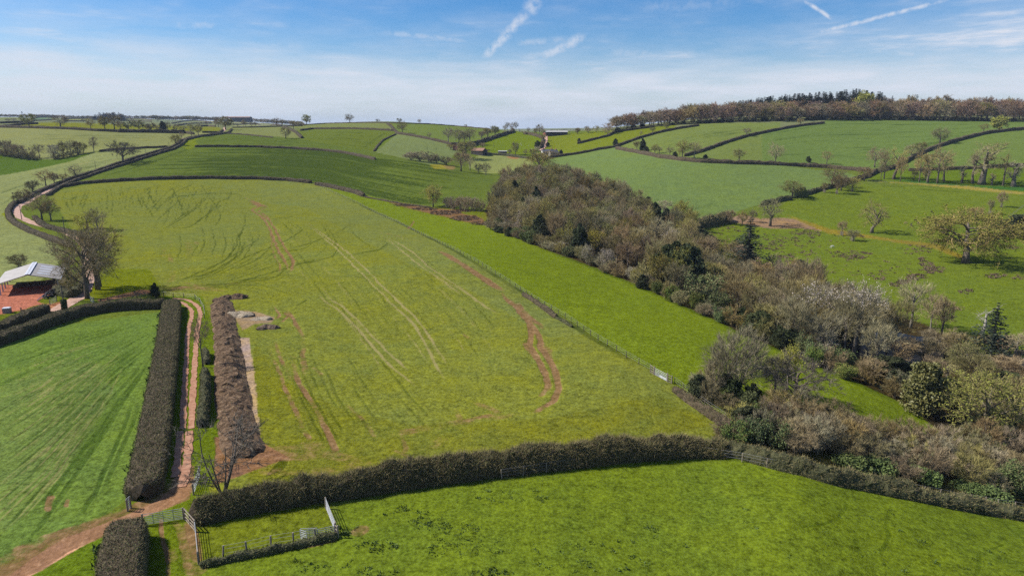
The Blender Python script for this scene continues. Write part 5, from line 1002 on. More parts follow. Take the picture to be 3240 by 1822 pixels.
for u in np.arange(2010, 3300, 20.):
    uu = u + random.uniform(-8, 8); v0 = np.interp(uu, [1955, 2100, 2300, 2450, 2600, 2800, 3100, 3400], [412, 398, 388, 384, 380, 381, 384, 386]); p = P(uu, v0)
    if random.random() < .55: plant_at('ever', p + Vector((0, 2, 0)), random.uniform(3, 5), random.uniform(5, 8), *HB['ever'])
for i in range(170):
    t = random.random(); uu = random.uniform(2330, 2795) if i < 145 else random.uniform(2090, 2340)
    v0 = 384; p = P(uu, v0); a = p.x / p.y; y = p.y + random.uniform(50, 150); x = a * y
    top = np.interp(uu, [2090, 2250, 2360, 2420, 2520, 2640, 2700, 2780, 2795], [356, 335, 318, 306, 298, 290, 284, 294, 310])
    z = float(gz(x, y)); d = depth(Vector((x, y, z)))
    # height that reaches the level of the dark ridge line
    _, m = slopes(uu, top + random.uniform(-3, 9)); h = CH * K + m * y - z
    plant_at('far_pine', Vector((x, y, z)), max(12, min(h, 40)), random.uniform(11, 16), *HB['far_pine'])
for kd, x, y, h, w, lb in [('lime', 945, 440, 240, 165, 'bright yellow green tree against the brown hilltop wood'), ('far_pine', 1390, 420, 200, 100, 'dark pine right of the yellow tree on the hilltop'), ('far_pine', 1470, 420, 206, 110, 'broad dark pine rising from the right part of the hilltop wood'), ('far_pine', 1690, 420, 186, 90, 'dark pine left of a tall beech in the right hilltop wood'),
   ('far_beech', 1770, 440, 226, 170, 'tallest bare beech in the right part of the hilltop wood'), ('far_pine', 2168, 400, 180, 84, 'ragged dark pine standing above the right hilltop wood'), ('far_beech', 2320, 450, 200, 170, 'dark beech near the right edge of the hilltop wood'), ('far_pine', 2390, 420, 176, 60, 'narrow dark pine near the right edge of the hilltop'), ('far_pine', 1225, 420, 190, 80, 'small dark pine right of the main pine group')]:
    u, v = S('c4', x, y); p = P(u, v + 6); a = p.x / p.y; dy = 0 if kd == 'yellow' else 40; q = Vector((a * (p.y + dy), p.y + dy, 0)); q.z = float(gz(q.x, q.y)); d = depth(q)
    plant_at(kd, q, h * .31469 * d / F, w * .31469 * d / F, lb)
# ------------------------------------------------------------------ hedges, banks
M['hedge'] = mat_noise('hedge_clipped', [(.30, (.026, .021, .011)), (.5, (.065, .048, .028)), (.72, (.12, .09, .055))], 1.6, .95, .8, .12, 6)
M['hedge_green'] = mat_noise('hedge_leafy', [(.30, (.022, .026, .010)), (.5, (.055, .055, .024)), (.72, (.10, .095, .045))], 1.2, .95, .8, .12, 6)
M['hedge_twig'] = two('hedge_twigs', (.14, .115, .05), (.29, .24, .11), 1.2)
M['hedge_leaf'] = two('hedge_leaves', (.05, .06, .018), (.125, .13, .042), 1.5)
def resample(pts, step):
    q = np.array([tuple(p) for p in pts]); L = np.concatenate([[0], np.cumsum(np.linalg.norm(np.diff(q[:, :2], axis=0), axis=1))])
    m = max(int(L[-1] / step) + 1, 3); t = np.linspace(0, L[-1], m)
    # round the corners
    xy = np.stack([np.interp(t, L, q[:, k]) for k in (0, 1)], 1)
    k = max(3, int(min(6.0, L[-1] / 8) / (L[-1] / (m - 1))) | 1)
    if m > k + 2:
        pad = np.concatenate([2 * xy[0] - xy[k // 2:0:-1], xy, 2 * xy[-1] - xy[-2:-k // 2 - 1:-1]]) if k // 2 > 0 else xy
        if len(pad) == m + 2 * (k // 2):
            ker = np.hanning(k + 2)[1:-1]; ker /= ker.sum(); xy = np.stack([np.convolve(pad[:, c], ker, 'valid') for c in (0, 1)], 1)
    return xy, L[-1]
PROFS = {'box': ([-.5, -.53, -.49, -.40, -.14, .14, .40, .49, .53, .5], [-.14, .45, .86, 1.0, 1.03, 1.03, 1.0, .86, .45, -.14]),
         'round': ([-.5, -.5, -.42, -.27, -.09, .09, .27, .42, .5, .5], [-.14, .35, .68, .9, 1.02, 1.02, .9, .68, .35, -.14]),
         'mound': ([-.56, -.46, -.34, -.22, -.1, 0, .1, .22, .34, .46, .56], [-.2, .18, .55, .84, .97, 1.0, .96, .82, .55, .18, -.2])}
def hedge(key, pts, w, h, label, top=True, prof='box', rag=.22, twigs=18, leafs=5, green=False, name='hedge', cat='hedge', mats=None, seed=0, ends=True, step=None, tl=.35, group=None, hvar=.12, px=None):
    px = px or SL(key, pts)
    base = [P(u, v, h if top else 0) for u, v in px]
    dmin = min(depth(p) for p in base); st = step or max(.55, dmin * .0035)
    xy, L = resample(base, st); m = len(xy)
    tg = np.gradient(xy, axis=0); tg /= np.linalg.norm(tg, axis=1)[:, None]; nr = np.stack([tg[:, 1], -tg[:, 0]], 1)
    px_, pz_ = map(np.array, PROFS[prof]); k = len(px_)
    s = np.linspace(0, L, m); endk = np.ones(m)
    if ends: e = min(w * .5, L * .3); endk = np.clip(np.minimum(s, L - s) / e, 0, 1); endk = .55 + .45 * np.sqrt(1 - (1 - endk) ** 2)
    hv = 1 + hvar * (vn(np.stack([s / 6.0 + seed, s * 0], 1)) - .5) * 2 + hvar * .7 * (vn(np.stack([s / 1.7 + seed + 9, s * 0], 1)) - .5) * 2
    gz_ = gz(xy[:, 0], xy[:, 1])
    V = np.empty((m, k, 3)); V[..., :2] = xy[:, None] + nr[:, None] * (px_[None, :, None] * w * endk[:, None, None])
    V[..., 2] = gz_[:, None] + pz_[None] * h * (hv * (.75 + .25 * endk))[:, None]
    nz = np.stack([vn(V.reshape(-1, 3) + o, sc, seed) for sc, o in ((1.3, 0), (.9, 50), (1.1, 90))], 1).reshape(m, k, 3) - .5
    nz2 = np.stack([vn(V.reshape(-1, 3) + o, .45, seed + 3) for o in (0, 50, 90)], 1).reshape(m, k, 3) - .5
    am = np.clip(pz_ + .2, 0, 1)[None, :, None]
    V += (nz * 2 * rag + nz2 * rag) * am
    idx = np.arange(m * k).reshape(m, k); Q = np.stack([idx[:-1, :-1], idx[:-1, 1:], idx[1:, 1:], idx[1:, :-1]], -1).reshape(-1, 4)[:, ::-1]
    Vf = V.reshape(-1, 3); nV = len(Vf)
    c0, c1 = V[0].mean(0), V[-1].mean(0); c0[:2] -= tg[0] * w * .22; c1[:2] += tg[-1] * w * .22; Vf = np.vstack([Vf, c0, c1]); T = [[idx[0, j], idx[0, j + 1], nV] for j in range(k - 1)] + [[idx[-1, j + 1], idx[-1, j], nV + 1] for j in range(k - 1)]
    mt = mats or [M['hedge_green'] if green else M['hedge'], M['hedge_twig'], M['hedge_leaf']]
    Vs, Ts, Qs = [Vf], [np.array(T)], [Q]; mT = [np.zeros(len(T), int)]; mQ = [np.zeros(len(Q), int)]; n = len(Vf)
    r = np.random.default_rng(seed + 5)
    quad = V[:-1, :-1], V[1:, 1:], V[1:, :-1], V[:-1, 1:]
    ar = np.linalg.norm(np.cross(quad[1] - quad[0], quad[2] - quad[3]), axis=-1) / 2; ar[:, [0, -1]] *= .8
    area = ar.sum(); pr = (ar / area).ravel()
    far = dmin > 260
    for cnt, mi in ((int(area * twigs), 1), (int(area * leafs), 2)):
        if far: cnt = int(cnt * .25)
        cnt = min(cnt, 64000)
        if cnt < 1: continue
        q = r.choice(len(pr), cnt, p=pr); i, j = q // (k - 1), q % (k - 1); a, b = r.random(cnt)[:, None], r.random(cnt)[:, None]
        p = V[i, j] * (1 - a) * (1 - b) + V[i + 1, j] * a * (1 - b) + V[i, j + 1] * (1 - a) * b + V[i + 1, j + 1] * a * b
        nn = np.cross(V[i + 1, j] - V[i, j], V[i, j + 1] - V[i, j]); nn /= np.linalg.norm(nn, axis=1)[:, None] + 1e-9
        nn *= np.sign((nn * (p - np.stack([xy[i, 0], xy[i, 1], gz_[i] + h * .4], 1))).sum(1))[:, None]
        if mi == 1:
            d = nn * .7 + rdir(r, cnt) * .7 + np.array([0, 0, .35]); d /= np.linalg.norm(d, axis=1)[:, None]
            VV, FF = slivers(p - nn * .06, d, tl * r.uniform(.5, 1.5, cnt) * (1.8 if far else 1), np.full(cnt, .045 if not far else .12), r); Ts.append(FF + n); mT.append(np.full(len(FF), 1))
        else:
            VV, FF = leaves(p + nn * r.uniform(-.05, .16, cnt)[:, None], .17 if not far else .4, r); Qs.append(FF + n); mQ.append(np.full(len(FF), 2))
        Vs.append(VV); n += len(VV)
    me = mesh_np(name, np.vstack(Vs), [np.vstack(Ts), np.vstack(Qs)], mt, np.concatenate(mT + mQ), False)
    sm = np.zeros(len(me.polygons), bool); me.polygons.foreach_set('use_smooth', sm)
    o = link(name, me); tag(o, label, cat, group); return o
# near clipped hedges
hedge('D', [(431, 752), (426, 800), (420, 850), (413, 900), (404, 960), (394, 1020), (385, 1080), (374, 1140), (362, 1195), (354, 1218)], 3.8, 2.0, 'big flat topped clipped hedge along the left of the farm track', twigs=64, leafs=26, rag=.16, hvar=.03, seed=1)
hedge('D', [(318, 1300), (308, 1350), (302, 1400), (296, 1460), (288, 1560), (280, 1700)], 3.8, 2.4, 'clipped flat topped hedge running out of the bottom of the picture', twigs=70, leafs=26, rag=.15, hvar=.03, seed=2)
hedge('d1', [(-500, 1290), (-200, 1200), (0, 1130), (300, 1020), (600, 920), (800, 860), (1100, 815), (1400, 795), (1640, 792)], 3.0, 2.0, 'long curved hedge at the top of the bottom left field', twigs=45, leafs=34, rag=.25, seed=3)
hedge('d1', [(-500, 1230), (-200, 1110), (0, 1020), (200, 935), (380, 865), (462, 838)], 2.6, 1.8, 'shorter hedge between the red yard and the lane', twigs=45, leafs=20, rag=.25, seed=4)
hedge('D', [(484, 1262), (560, 1242), (700, 1216), (850, 1196), (1000, 1172), (1200, 1146), (1400, 1124), (1600, 1104), (1740, 1096), (1830, 1100)], 3.0, 2.5, 'long untrimmed brown hedge across the foreground below the big field', prof='round', twigs=90, leafs=85, rag=.5, tl=.7, hvar=.22, seed=5)
hedge('D', [(1830, 1104), (1960, 1140), (2080, 1172), (2200, 1196), (2300, 1214)], 2.4, 2.0, 'low bramble hedge along the top of the bottom right pasture', prof='round', twigs=30, leafs=16, rag=.4, tl=.5, green=True, seed=6)
hedge('d4', [(782, 830), (790, 950), (785, 1080), (765, 1200), (755, 1340)], 1.5, 1.5, 'narrow leafy hedge on the right of the farm track', prof='round', twigs=24, leafs=30, rag=.3, green=True, seed=7)
hedge('d4', [(790, 640), (800, 740)], 1.1, 1.2, 'short gappy hedge piece beside the leaning sapling', prof='round', twigs=24, leafs=24, rag=.3, green=True, seed=77)
hedge('d3', [(590, 1128), (800, 1085), (1100, 1020), (1400, 955), (1700, 890), (1960, 838)], .9, .6, 'low ivy covered bank under the front fence of the sheep pen', prof='round', twigs=6, leafs=45, rag=.2, green=True, seed=8)
hedge('c1', [(345, 1150), (400, 1205), (480, 1240), (620, 1275), (800, 1320), (860, 1370)], 2.0, 1.7, 'hedge on the field side of the lane below the bend', twigs=14, leafs=6, seed=9)
hedge('c1', [(150, 1000), (100, 1045), (75, 1090), (85, 1150), (150, 1205), (300, 1280), (450, 1335), (600, 1385), (680, 1420)], 2.2, 1.7, 'hedge curving round the outside of the lane bend', twigs=14, leafs=6, seed=10)
hedge('d1', [(560, 640), (640, 690), (720, 700), (800, 640), (850, 560)], 2.0, 1.8, 'scruffy hedge between the barn and the lane', twigs=14, leafs=10, green=True, rag=.4, seed=11)
hedge('c1', [(180, 1000), (300, 940), (400, 885), (540, 830), (700, 765), (1000, 675), (1250, 592), (1500, 516), (1690, 464), (1770, 430), (1810, 390), (1900, 362), (2000, 342), (2100, 330), (2200, 312), (2240, 285)], 2.4, 1.8, 'far side hedge following the lane up the left hill', twigs=10, leafs=5, seed=12)
hedge('c1', [(470, 930), (560, 870), (620, 835), (750, 785), (1000, 700), (1300, 605), (1500, 542), (1740, 470), (1820, 430), (1850, 400), (1870, 378), (2000, 348), (2200, 325), (2300, 308), (2330, 275)], 2.0, 1.7, 'near side hedge following the lane up the left hill', twigs=10, leafs=5, seed=13)
hedge('c1', [(620, 838), (800, 806), (1100, 784), (1300, 772), (1700, 757), (2100, 752), (2574, 758), (2874, 770), (3130, 795)], 2.8, 2.2, 'dark hedge along the top of the big field', twigs=10, leafs=4, seed=14)
hedge('c2', [(595, 812), (700, 826), (800, 848), (1000, 892), (1085, 925)], 2.6, 2.3, 'brown hedge between the hill crop and the bright strip', twigs=12, leafs=4, rag=.3, seed=15)
hedge('c2', [(1090, 955), (1250, 985), (1450, 1022), (1700, 1055), (1760, 1062)], 1.2, .7, 'low scrubby line between the hill crop and the wet ground', twigs=8, leafs=4, rag=.3, seed=16)
hedge('c1', [(1960, 442), (2200, 441), (2574, 446), (2974, 462), (3274, 482), (3474, 505), (3674, 545), (3772, 568)], 2.4, 2.0, 'dark hedge across the middle of the rounded hill', twigs=6, leafs=3, seed=17)
hedge('c1', [(1000, 490), (1300, 464), (1690, 450)], 2.2, 1.8, 'short hedge behind the wide bare oak', twigs=6, leafs=3, seed=18)
hedge('c1', [(-200, 242), (60, 247), (500, 256), (1000, 282), (1200, 290), (1500, 294), (1850, 302), (1950, 315)], 3.0, 2.6, 'far left hedge that carries the row of oaks', twigs=6, leafs=3, seed=19)
hedge('c1', [(1180, 282), (1400, 284), (1600, 287), (1860, 294)], 4.0, 3.8, 'thick bushy hedge under the small tree belt', prof='round', twigs=6, leafs=3, rag=.7, seed=20)
hedge('c1', [(0, 242), (120, 232), (210, 222), (380, 214)], 3.0, 2.4, 'reddish hedge at the far left edge behind the oaks', twigs=6, leafs=3, seed=21)
hedge('c2', [(270, 250), (330, 268), (400, 300), (455, 352)], 3.0, 2.6, 'curved brown hedge descending left of the hill skyline', twigs=6, leafs=3, seed=22)
hedge('c2', [(445, 284), (570, 268), (900, 265), (1200, 274), (1390, 286)], 2.6, 2.2, 'straight hedge just under the middle skyline', twigs=6, leafs=3, seed=23)
hedge('c2', [(1320, 218), (1360, 245), (1400, 290), (1430, 312), (1600, 338), (1750, 368), (1900, 402), (2010, 432)], 2.8, 2.4, 'hedge running down from the middle skyline to the farm', twigs=6, leafs=3, seed=24)
hedge('c2', [(1408, 325), (1340, 355), (1270, 390), (1215, 450), (1185, 495)], 1.6, 1.2, 'thin hedge between two hill fields', twigs=6, leafs=3, seed=25)
hedge('c2', [(270, 246), (400, 240), (700, 221), (1000, 213), (1300, 214), (1500, 219), (1700, 225), (2000, 243), (2350, 269)], 1.8, 1.3, 'low hedge along the middle skyline', twigs=3, leafs=3, seed=26)
hedge('c2', [(1960, 420), (2100, 420), (2200, 408), (2400, 345), (2574, 295), (2650, 280)], 4.0, 3.4, 'thick tree lined hedge above the bright valley pasture', prof='round', twigs=6, leafs=3, rag=.7, seed=27)
hedge('g5', [(1280, 432), (1500, 445), (1700, 462), (1880, 482), (2060, 500)], 1.6, 1.3, 'thin hedge below the far lane corner', twigs=6, leafs=3, seed=28)
hedge('g5', [(1370, 330), (1700, 327), (2000, 318), (2230, 310), (2560, 300)], 2.2, 1.7, 'far hedge on the skyline field left of centre', twigs=4, leafs=3, seed=29)
hedge('g5', [(860, 405), (1000, 405), (1130, 405)], 2.4, 2.0, 'short dark hedge by the far lane bend', twigs=6, leafs=3, seed=30)
hedge('g2', [(800, 600), (1000, 610), (1200, 625), (1400, 655), (1570, 675)], 2.8, 2.2, 'dark hedge between the pasture and the striped field', prof='round', twigs=6, leafs=4, rag=.5, green=True, seed=31)
hedge('g2', [(1500, 250), (1620, 268), (1740, 300), (1800, 325)], 3.6, 3.0, 'bushy hedge on the far pasture crest', prof='round', twigs=6, leafs=4, rag=.6, seed=32)
hedge('g2', [(1815, 345), (1800, 420), (1770, 500)], 3.4, 2.8, 'brown hedge on the left of the far lane', prof='round', twigs=6, leafs=4, rag=.6, seed=33)
hedge('c3', [(300, 560), (540, 530), (700, 505), (900, 464), (1040, 444), (1280, 356), (1480, 300), (1660, 264), (1880, 231)], 2.6, 2.2, 'long dark hedge climbing to the hilltop wood, lower of two', twigs=6, leafs=3, seed=34)
hedge('c3', [(660, 412), (780, 382), (960, 338), (1030, 300), (1250, 268), (1430, 244)], 2.6, 2.2, 'dark hedge climbing to the hilltop wood, upper of two', twigs=6, leafs=3, seed=35)
hedge('c3', [(1740, 530), (1900, 486), (2150, 397), (2350, 338), (2574, 291), (2720, 262), (2900, 232), (3140, 205)], 2.6, 2.2, 'straight hedge dividing the two crop fields on the right hill', twigs=6, leafs=3, seed=36)
hedge('c3', [(1050, 455), (1240, 488), (1500, 540), (1700, 566), (1900, 585), (2200, 596), (2574, 606), (2900, 622), (3200, 640), (3600, 672)], 3.6, 2.6, 'broad brown hedge above the bluish crop field', prof='round', twigs=8, leafs=3, rag=.4, seed=37)
hedge('c4', [(1270, 900), (1340, 855), (1400, 826), (1560, 745), (1720, 685), (1900, 630), (2150, 566), (2330, 540), (2574, 515), (2900, 480)], 3.0, 2.6, 'diagonal brown hedge up the right hill behind the avenue', twigs=7, leafs=3, rag=.3, seed=38)
hedge('c4', [(1420, 930), (1750, 920), (1900, 914), (2250, 898), (2450, 884), (2900, 862)], 2.6, 2.2, 'level brown hedge behind the avenue trees', twigs=7, leafs=3, rag=.3, seed=39)
hedge('c4', [(-60, 1262), (60, 1236), (140, 1215), (240, 1205)], 3.2, 2.4, 'green bushy boundary hedge left of the wide olive oak', prof='round', twigs=8, leafs=14, green=True, rag=.6, seed=40)
hedge('c4', [(300, 1185), (420, 1150), (500, 1122), (600, 1100), (640, 1092)], 3.0, 2.2, 'dark green boundary hedge below the wide bare oak', prof='round', twigs=8, leafs=12, green=True, rag=.6, seed=41)
hedge('c4', [(660, 1085), (800, 1046), (900, 1010), (1000, 985), (1080, 940), (1200, 915), (1290, 890)], 3.2, 2.6, 'brown boundary hedge running up to the avenue corner', prof='round', twigs=8, leafs=4, rag=.6, seed=42)
hedge('e1', [(2090, 735), (2200, 695), (2320, 668), (2420, 650), (2500, 632), (2560, 610)], 5.0, 4.2, 'tall yellowish green hedge from the full olive tree to the park', prof='round', twigs=18, leafs=14, rag=.8, tl=.9, green=True, seed=43)
hedge('e1', [(1620, -10), (1800, 20), (2000, 40)], 1.2, .8, 'low hedge remnant along the upper edge of the bluish crop', twigs=4, leafs=4, seed=44)
hedge('g8', [(2312, 770), (2360, 795), (2420, 835), (2490, 885), (2530, 915)], 1.1, .9, 'short dark bramble hedge on the strip fence', prof='round', twigs=20, leafs=14, rag=.25, seed=45)
hedge('g8', [(2530, 925), (2576, 950), (2640, 990)], .7, .5, 'thin weed line under the strip fence', prof='round', twigs=14, leafs=20, rag=.2, green=True, seed=46)
hedge('D', [(1700, 968), (1740, 1000), (1790, 1034), (1840, 1066), (1850, 1090)], 1.6, 1.0, 'scrubby bank between the gate and the foreground hedge', prof='round', twigs=24, leafs=16, rag=.4, tl=.5, seed=47)
# far hedges and small fields on the left horizon
for i, (k, q, lb) in enumerate([('g4', [(0, 298), (330, 288), (560, 268), (870, 254)], 'thin far hedge behind the left oaks'), ('g4', [(560, 236), (680, 208), (900, 212)], 'thin far hedge rising behind the leftmost oak'), ('g4', [(1110, 272), (1310, 278), (1450, 276)], 'thin far hedge left of the dark clump'), ('g4', [(1110, 240), (1350, 234), (1600, 230)], 'thin far hedge just below the far left wood'),
     ('g4', [(2040, 262), (2300, 268), (2574, 284)], 'thin far hedge right of the dark clump'), ('g4', [(2140, 232), (2400, 238), (2574, 262)], 'upper thin far hedge right of the dark clump'), ('g5', [(340, 262), (500, 232), (680, 214), (860, 222), (1000, 240)], 'curved thin far hedge left of the ochre tree'), ('g5', [(390, 298), (560, 272), (740, 258), (900, 262), (1020, 256)], 'lower curved thin far hedge left of the ochre tree'),
     ('g5', [(840, 300), (960, 300), (1080, 306)], 'dark far hedge beside the ochre tree'), ('g5', [(1380, 280), (1560, 272), (1800, 268), (2200, 300)], 'thin far hedge right of the ochre tree')]):
    hedge(k, q, 3.4, 2.6, lb, twigs=1, leafs=1, seed=60 + i, step=12, top=True)
# ------------------------------------------------------------------ heaps of earth
M['earth'] = mat_noise('heap_earth', [(.32, (.034, .020, .010)), (.48, (.105, .064, .034)), (.62, (.18, .118, .068)), (.78, (.34, .26, .185))], 1.5, .97, 1.0, .25, 7)
M['earth_pale'] = mat_noise('heap_pale', [(.3, (.18, .135, .085)), (.5, (.31, .25, .17)), (.75, (.43, .365, .27))], 1.8, .97, .9, .2, 6)
M['earth_dark'] = mat_noise('heap_dark', [(.3, (.04, .028, .018)), (.55, (.13, .09, .06)), (.75, (.22, .16, .11))], 1.8, .97, 1.0, .2, 6)
M['clod'] = two('clods', (.06, .036, .018), (.21, .145, .085), 2)
M['clod_grass'] = two('heap_weeds', (.05, .075, .02), (.12, .15, .04), 1)
def heap(key, pts, w, h, label, mat, top=True, seed=0, name='earth_bank', cat='earth bank', weeds=.3, rag=.4):
    return hedge(key, pts, w, h, label, top, 'mound', rag, 14, weeds, name=name, cat=cat, mats=[M[mat], M['clod'], M['clod_grass']], seed=seed, step=.35, tl=.28, hvar=.22)
heap('D', [(556, 752), (562, 800), (570, 850), (576, 900), (580, 950), (586, 1000), (592, 1050), (604, 1100), (622, 1130)], 5.2, .85, 'long bank of dug brown earth beside the farm track', 'earth', seed=3, weeds=1.6, rag=.42)
heap('D', [(540, 750), (578, 742), (616, 741)], 3.6, .9, 'brown rubble heap at the far end of the earth bank', 'earth', seed=11, weeds=1.5, name='earth_heap', cat='earth heap')
heap('D', [(576, 787), (600, 784), (628, 787)], 5.0, .75, 'large pale sandy heap beside the earth bank', 'earth_pale', seed=12, weeds=.1, name='earth_heap', cat='earth heap', rag=.2)
heap('D', [(634, 800), (656, 797), (680, 798)], 2.6, .45, 'smaller pale heap right of the large sandy one', 'earth_pale', seed=13, weeds=0, name='earth_heap', cat='earth heap', rag=.15)
heap('D', [(648, 821), (670, 816), (700, 817)], 2.6, .7, 'dark brown dung heap below the pale heaps', 'earth_dark', seed=14, weeds=0, name='dung_heap', cat='dung heap', rag=.25)
heap('g3', [(240, 535), (450, 510), (700, 480), (980, 448)], 2.4, 1.3, 'red earth bund behind the open barn', 'earth_dark', seed=15, weeds=.6, rag=.3)
# ------------------------------------------------------------------ lane, track, water
def strips(name, label, cat, items, mat, lift=.07):
    Vs, Qs, n = [], [], 0
    for key, pts, w in items:
        base = [P(*S(key, x, y)) for x, y in pts]; dm = min(depth(p) for p in base); xy, L = resample(base, max(.5, dm * .003)); m = len(xy)
        tg = np.gradient(xy, axis=0); tg /= np.linalg.norm(tg, axis=1)[:, None]; nr = np.stack([tg[:, 1], -tg[:, 0]], 1)
        cs = np.linspace(-.5, .5, 5); s = np.linspace(0, L, m)
        jl = (vn(np.stack([s / .9, s * 0 + 3], 1)) - .5) * .28; jr = (vn(np.stack([s / .9, s * 0 + 8], 1)) - .5) * .28
        off = cs[None] * w + np.where(cs < -.4, 1, 0)[None] * jl[:, None] + np.where(cs > .4, 1, 0)[None] * jr[:, None]
        V = np.empty((m, 5, 3)); V[..., :2] = xy[:, None] + nr[:, None] * off[..., None]
        V[..., 2] = ground_z(V[..., 0], V[..., 1]) + lift
        idx = np.arange(m * 5).reshape(m, 5) + n; Qs.append(np.stack([idx[:-1, :-1], idx[:-1, 1:], idx[1:, 1:], idx[1:, :-1]], -1).reshape(-1, 4)[:, ::-1]); Vs.append(V.reshape(-1, 3)); n += m * 5
    o = link(name, mesh_np(name, np.vstack(Vs), np.vstack(Qs), mat, None, True)); tag(o, label, cat, kind='structure'); return o
def ground_z(x, y):
    q = np.stack([np.asarray(x) / K, np.asarray(y) / K], -1)
    return gz(x, y) + (fbm(q, 9.0, 3) - .5) * .35 * np.clip(q[..., 1] / 60, .4, 1) * K
M['lane'] = mat_noise('lane_surface', [(.3, alb(168, 128, 106)), (.55, alb(208, 170, 148)), (.75, alb(222, 190, 170))], .8, .9, .2, .03)
M['track'] = mat_noise('track_earth', [(.28, alb(150, 104, 78)), (.5, alb(188, 138, 108)), (.75, alb(206, 164, 134))], 1.4, .95, .4, .05)
strips('lane', 'pale pinkish country lane winding up the left side', 'lane', [
    ('d1', [(560, 905), (650, 850), (760, 790), (840, 710), (885, 580), (905, 430), (885, 270), (800, 180), (660, 110), (450, 50), (330, 20), (200, -40), (165, -100), (180, -150), (240, -175)], 3.6),
    ('c1', [(240, 1040), (380, 950), (560, 862), (700, 792), (850, 735), (1150, 655), (1400, 567), (1600, 510), (1740, 465), (1790, 440), (1815, 418), (1800, 400), (1850, 378), (2000, 350), (2200, 325), (2245, 305), (2262, 285), (2258, 265)], 3.8)], M['lane'])
strips('farm_lane', 'pale lane dropping to the white farmhouse in the distance', 'lane', [('g2', [(1875, 315), (1862, 350), (1865, 400), (1852, 460), (1845, 510), (1800, 550), (1770, 575)], 4.0)], M['lane'], .3)
strips('farm_track', 'two red wheel ruts of the farm track with grass between', 'track', [
    ('d4', [(470, 160), (560, 180), (624, 225), (664, 275), (656, 330), (630, 430), (612, 560), (600, 800), (586, 1050), (572, 1300), (566, 1449)], .85),
    ('d4', [(470, 138), (600, 150), (680, 190), (735, 240), (745, 310), (718, 440), (700, 600), (685, 850), (665, 1150), (655, 1350), (650, 1449)], .9),
    ('d2', [(1812, -10), (1800, 150), (1782, 300), (1765, 460)], .9), ('d2', [(1905, -10), (1890, 200), (1868, 400), (1840, 560)], 1.0)], M['track'])
M['water'], nt_, b_ = newmat('pond_water'); b_.inputs['Base Color'].default_value = (.02, .018, .02, 1); b_.inputs['Roughness'].default_value = .3; b_.inputs['Specular IOR Level'].default_value = .12
bump(nt_, b_, noise(nt_, geo_pos(nt_), 2.5, 3), .12, .03)
def pond(key, poly, label):
    q = [P(*S(key, x, y)) for x, y in poly]; z = float(np.mean([p.z for p in q])) + .55; n = len(q)
    c = sum(q, Vector()) / n; V = [(p.x, p.y, z) for p in q] + [(c.x, c.y, z)]
    o = link('pond', mesh_np('pond', np.array(V), np.array([[i, (i + 1) % n, n] for i in range(n)]), M['water'])); tag(o, label, 'pond', kind='structure')
pond('e3', [(1150, 420), (1240, 370), (1400, 370), (1560, 420), (1700, 450), (1850, 450), (1950, 520), (1900, 640), (1750, 650), (1500, 640), (1300, 650), (1180, 600), (1140, 500)], 'dark pond water glimpsed between bare trees')
pond('e3', [(2200, 610), (2400, 600), (2650, 610), (2900, 640), (2900, 760), (2600, 740), (2350, 690), (2230, 660)], 'second dark water patch at the right edge')
# ------------------------------------------------------------------ fences, gates
M['wood'] = two('weathered_wood', (.15, .12, .09), (.30, .255, .20), 5)
M['wood_dark'] = two('dark_post_wood', (.06, .05, .04), (.14, .115, .09), 5)
M['galv'] = mat_noise('galvanised_steel', [(.3, (.32, .33, .34)), (.7, (.46, .47, .48))], 4, .6, metal=.2)
M['wire'] = mat_noise('fence_wire', [(.3, (.25, .25, .25)), (.7, (.35, .35, .35))], 4, .5, metal=.5)
def post_mesh(r, h, mat, name='post'):
    b = MB(); b.tube([[0, 0, -.3], [0, 0, h * .5], [0, 0, h - .03], [0, 0, h]], [r, r, r * .97, r * .75], 7); return b.mesh(name, M[mat])
POSTS = {}
def fence(label, pts, h=1.15, r=.07, mat='wood_dark', wires=(.35, .7, 1.0), rails=0, lean=.05, netting=False):
    root = empty('fence', pts[0]); tag(root, label, 'fence'); o0 = Vector(pts[0])
    key = (r, h, mat)
    if key not in POSTS: POSTS[key] = post_mesh(r, h, mat)
    for p in pts:
        o = link('post', POSTS[key], root, Vector(p) - o0, random.random() * 6); o.rotation_euler = (random.gauss(0, lean), random.gauss(0, lean), random.random() * 6)
    b = MB()
    for wz in wires:
        b.tube([tuple(Vector(p) - o0 + Vector((0, 0, wz * h))) for p in pts], .012, 3, False)
    if wires: b.build('wire', M['wire'], root)
    for k in range(rails):
        for a, c in zip(pts[:-1], pts[1:]):
            b = MB(); a = Vector(a) - o0; c = Vector(c) - o0; z = h * (.35 + .6 * k / max(rails - 1, 1))
            b.tube([tuple(a + Vector((0, 0, z))), tuple(c + Vector((0, 0, z)))], .055, 4); b.build('rail', M['wood'], root)
    return root
def along(key, pts, n=None, sp=None):
    base = [P(*S(key, x, y)) for x, y in pts]; L = [0]
    for a, b in zip(base[:-1], base[1:]): L.append(L[-1] + (b - a).xy.length)
    n = n or int(L[-1] / sp) + 1; out = []
    for i in range(n):
        t = L[-1] * i / (n - 1); x = np.interp(t, L, [p.x for p in base]); y = np.interp(t, L, [p.y for p in base]); out.append(Vector((x, y, float(ground_z(x, y)))))
    return out
def pts_of(key, lst): return [Vector((p.x, p.y, float(ground_z(p.x, p.y)))) for p in (P(*S(key, x, y)) for x, y in lst)]
fence('long post and wire fence between the big field and the bright strip', along('D', [(803, 468), (900, 512), (1000, 560), (1150, 634), (1330, 745), (1420, 798), (1500, 854), (1580, 902), (1640, 936)], n=100), 1.25, .075)
fence('wire fence right of the field gate running into the scrub', along('D', [(1697, 965), (1740, 998), (1785, 1030), (1830, 1062)], sp=2.6), 1.2, .06)
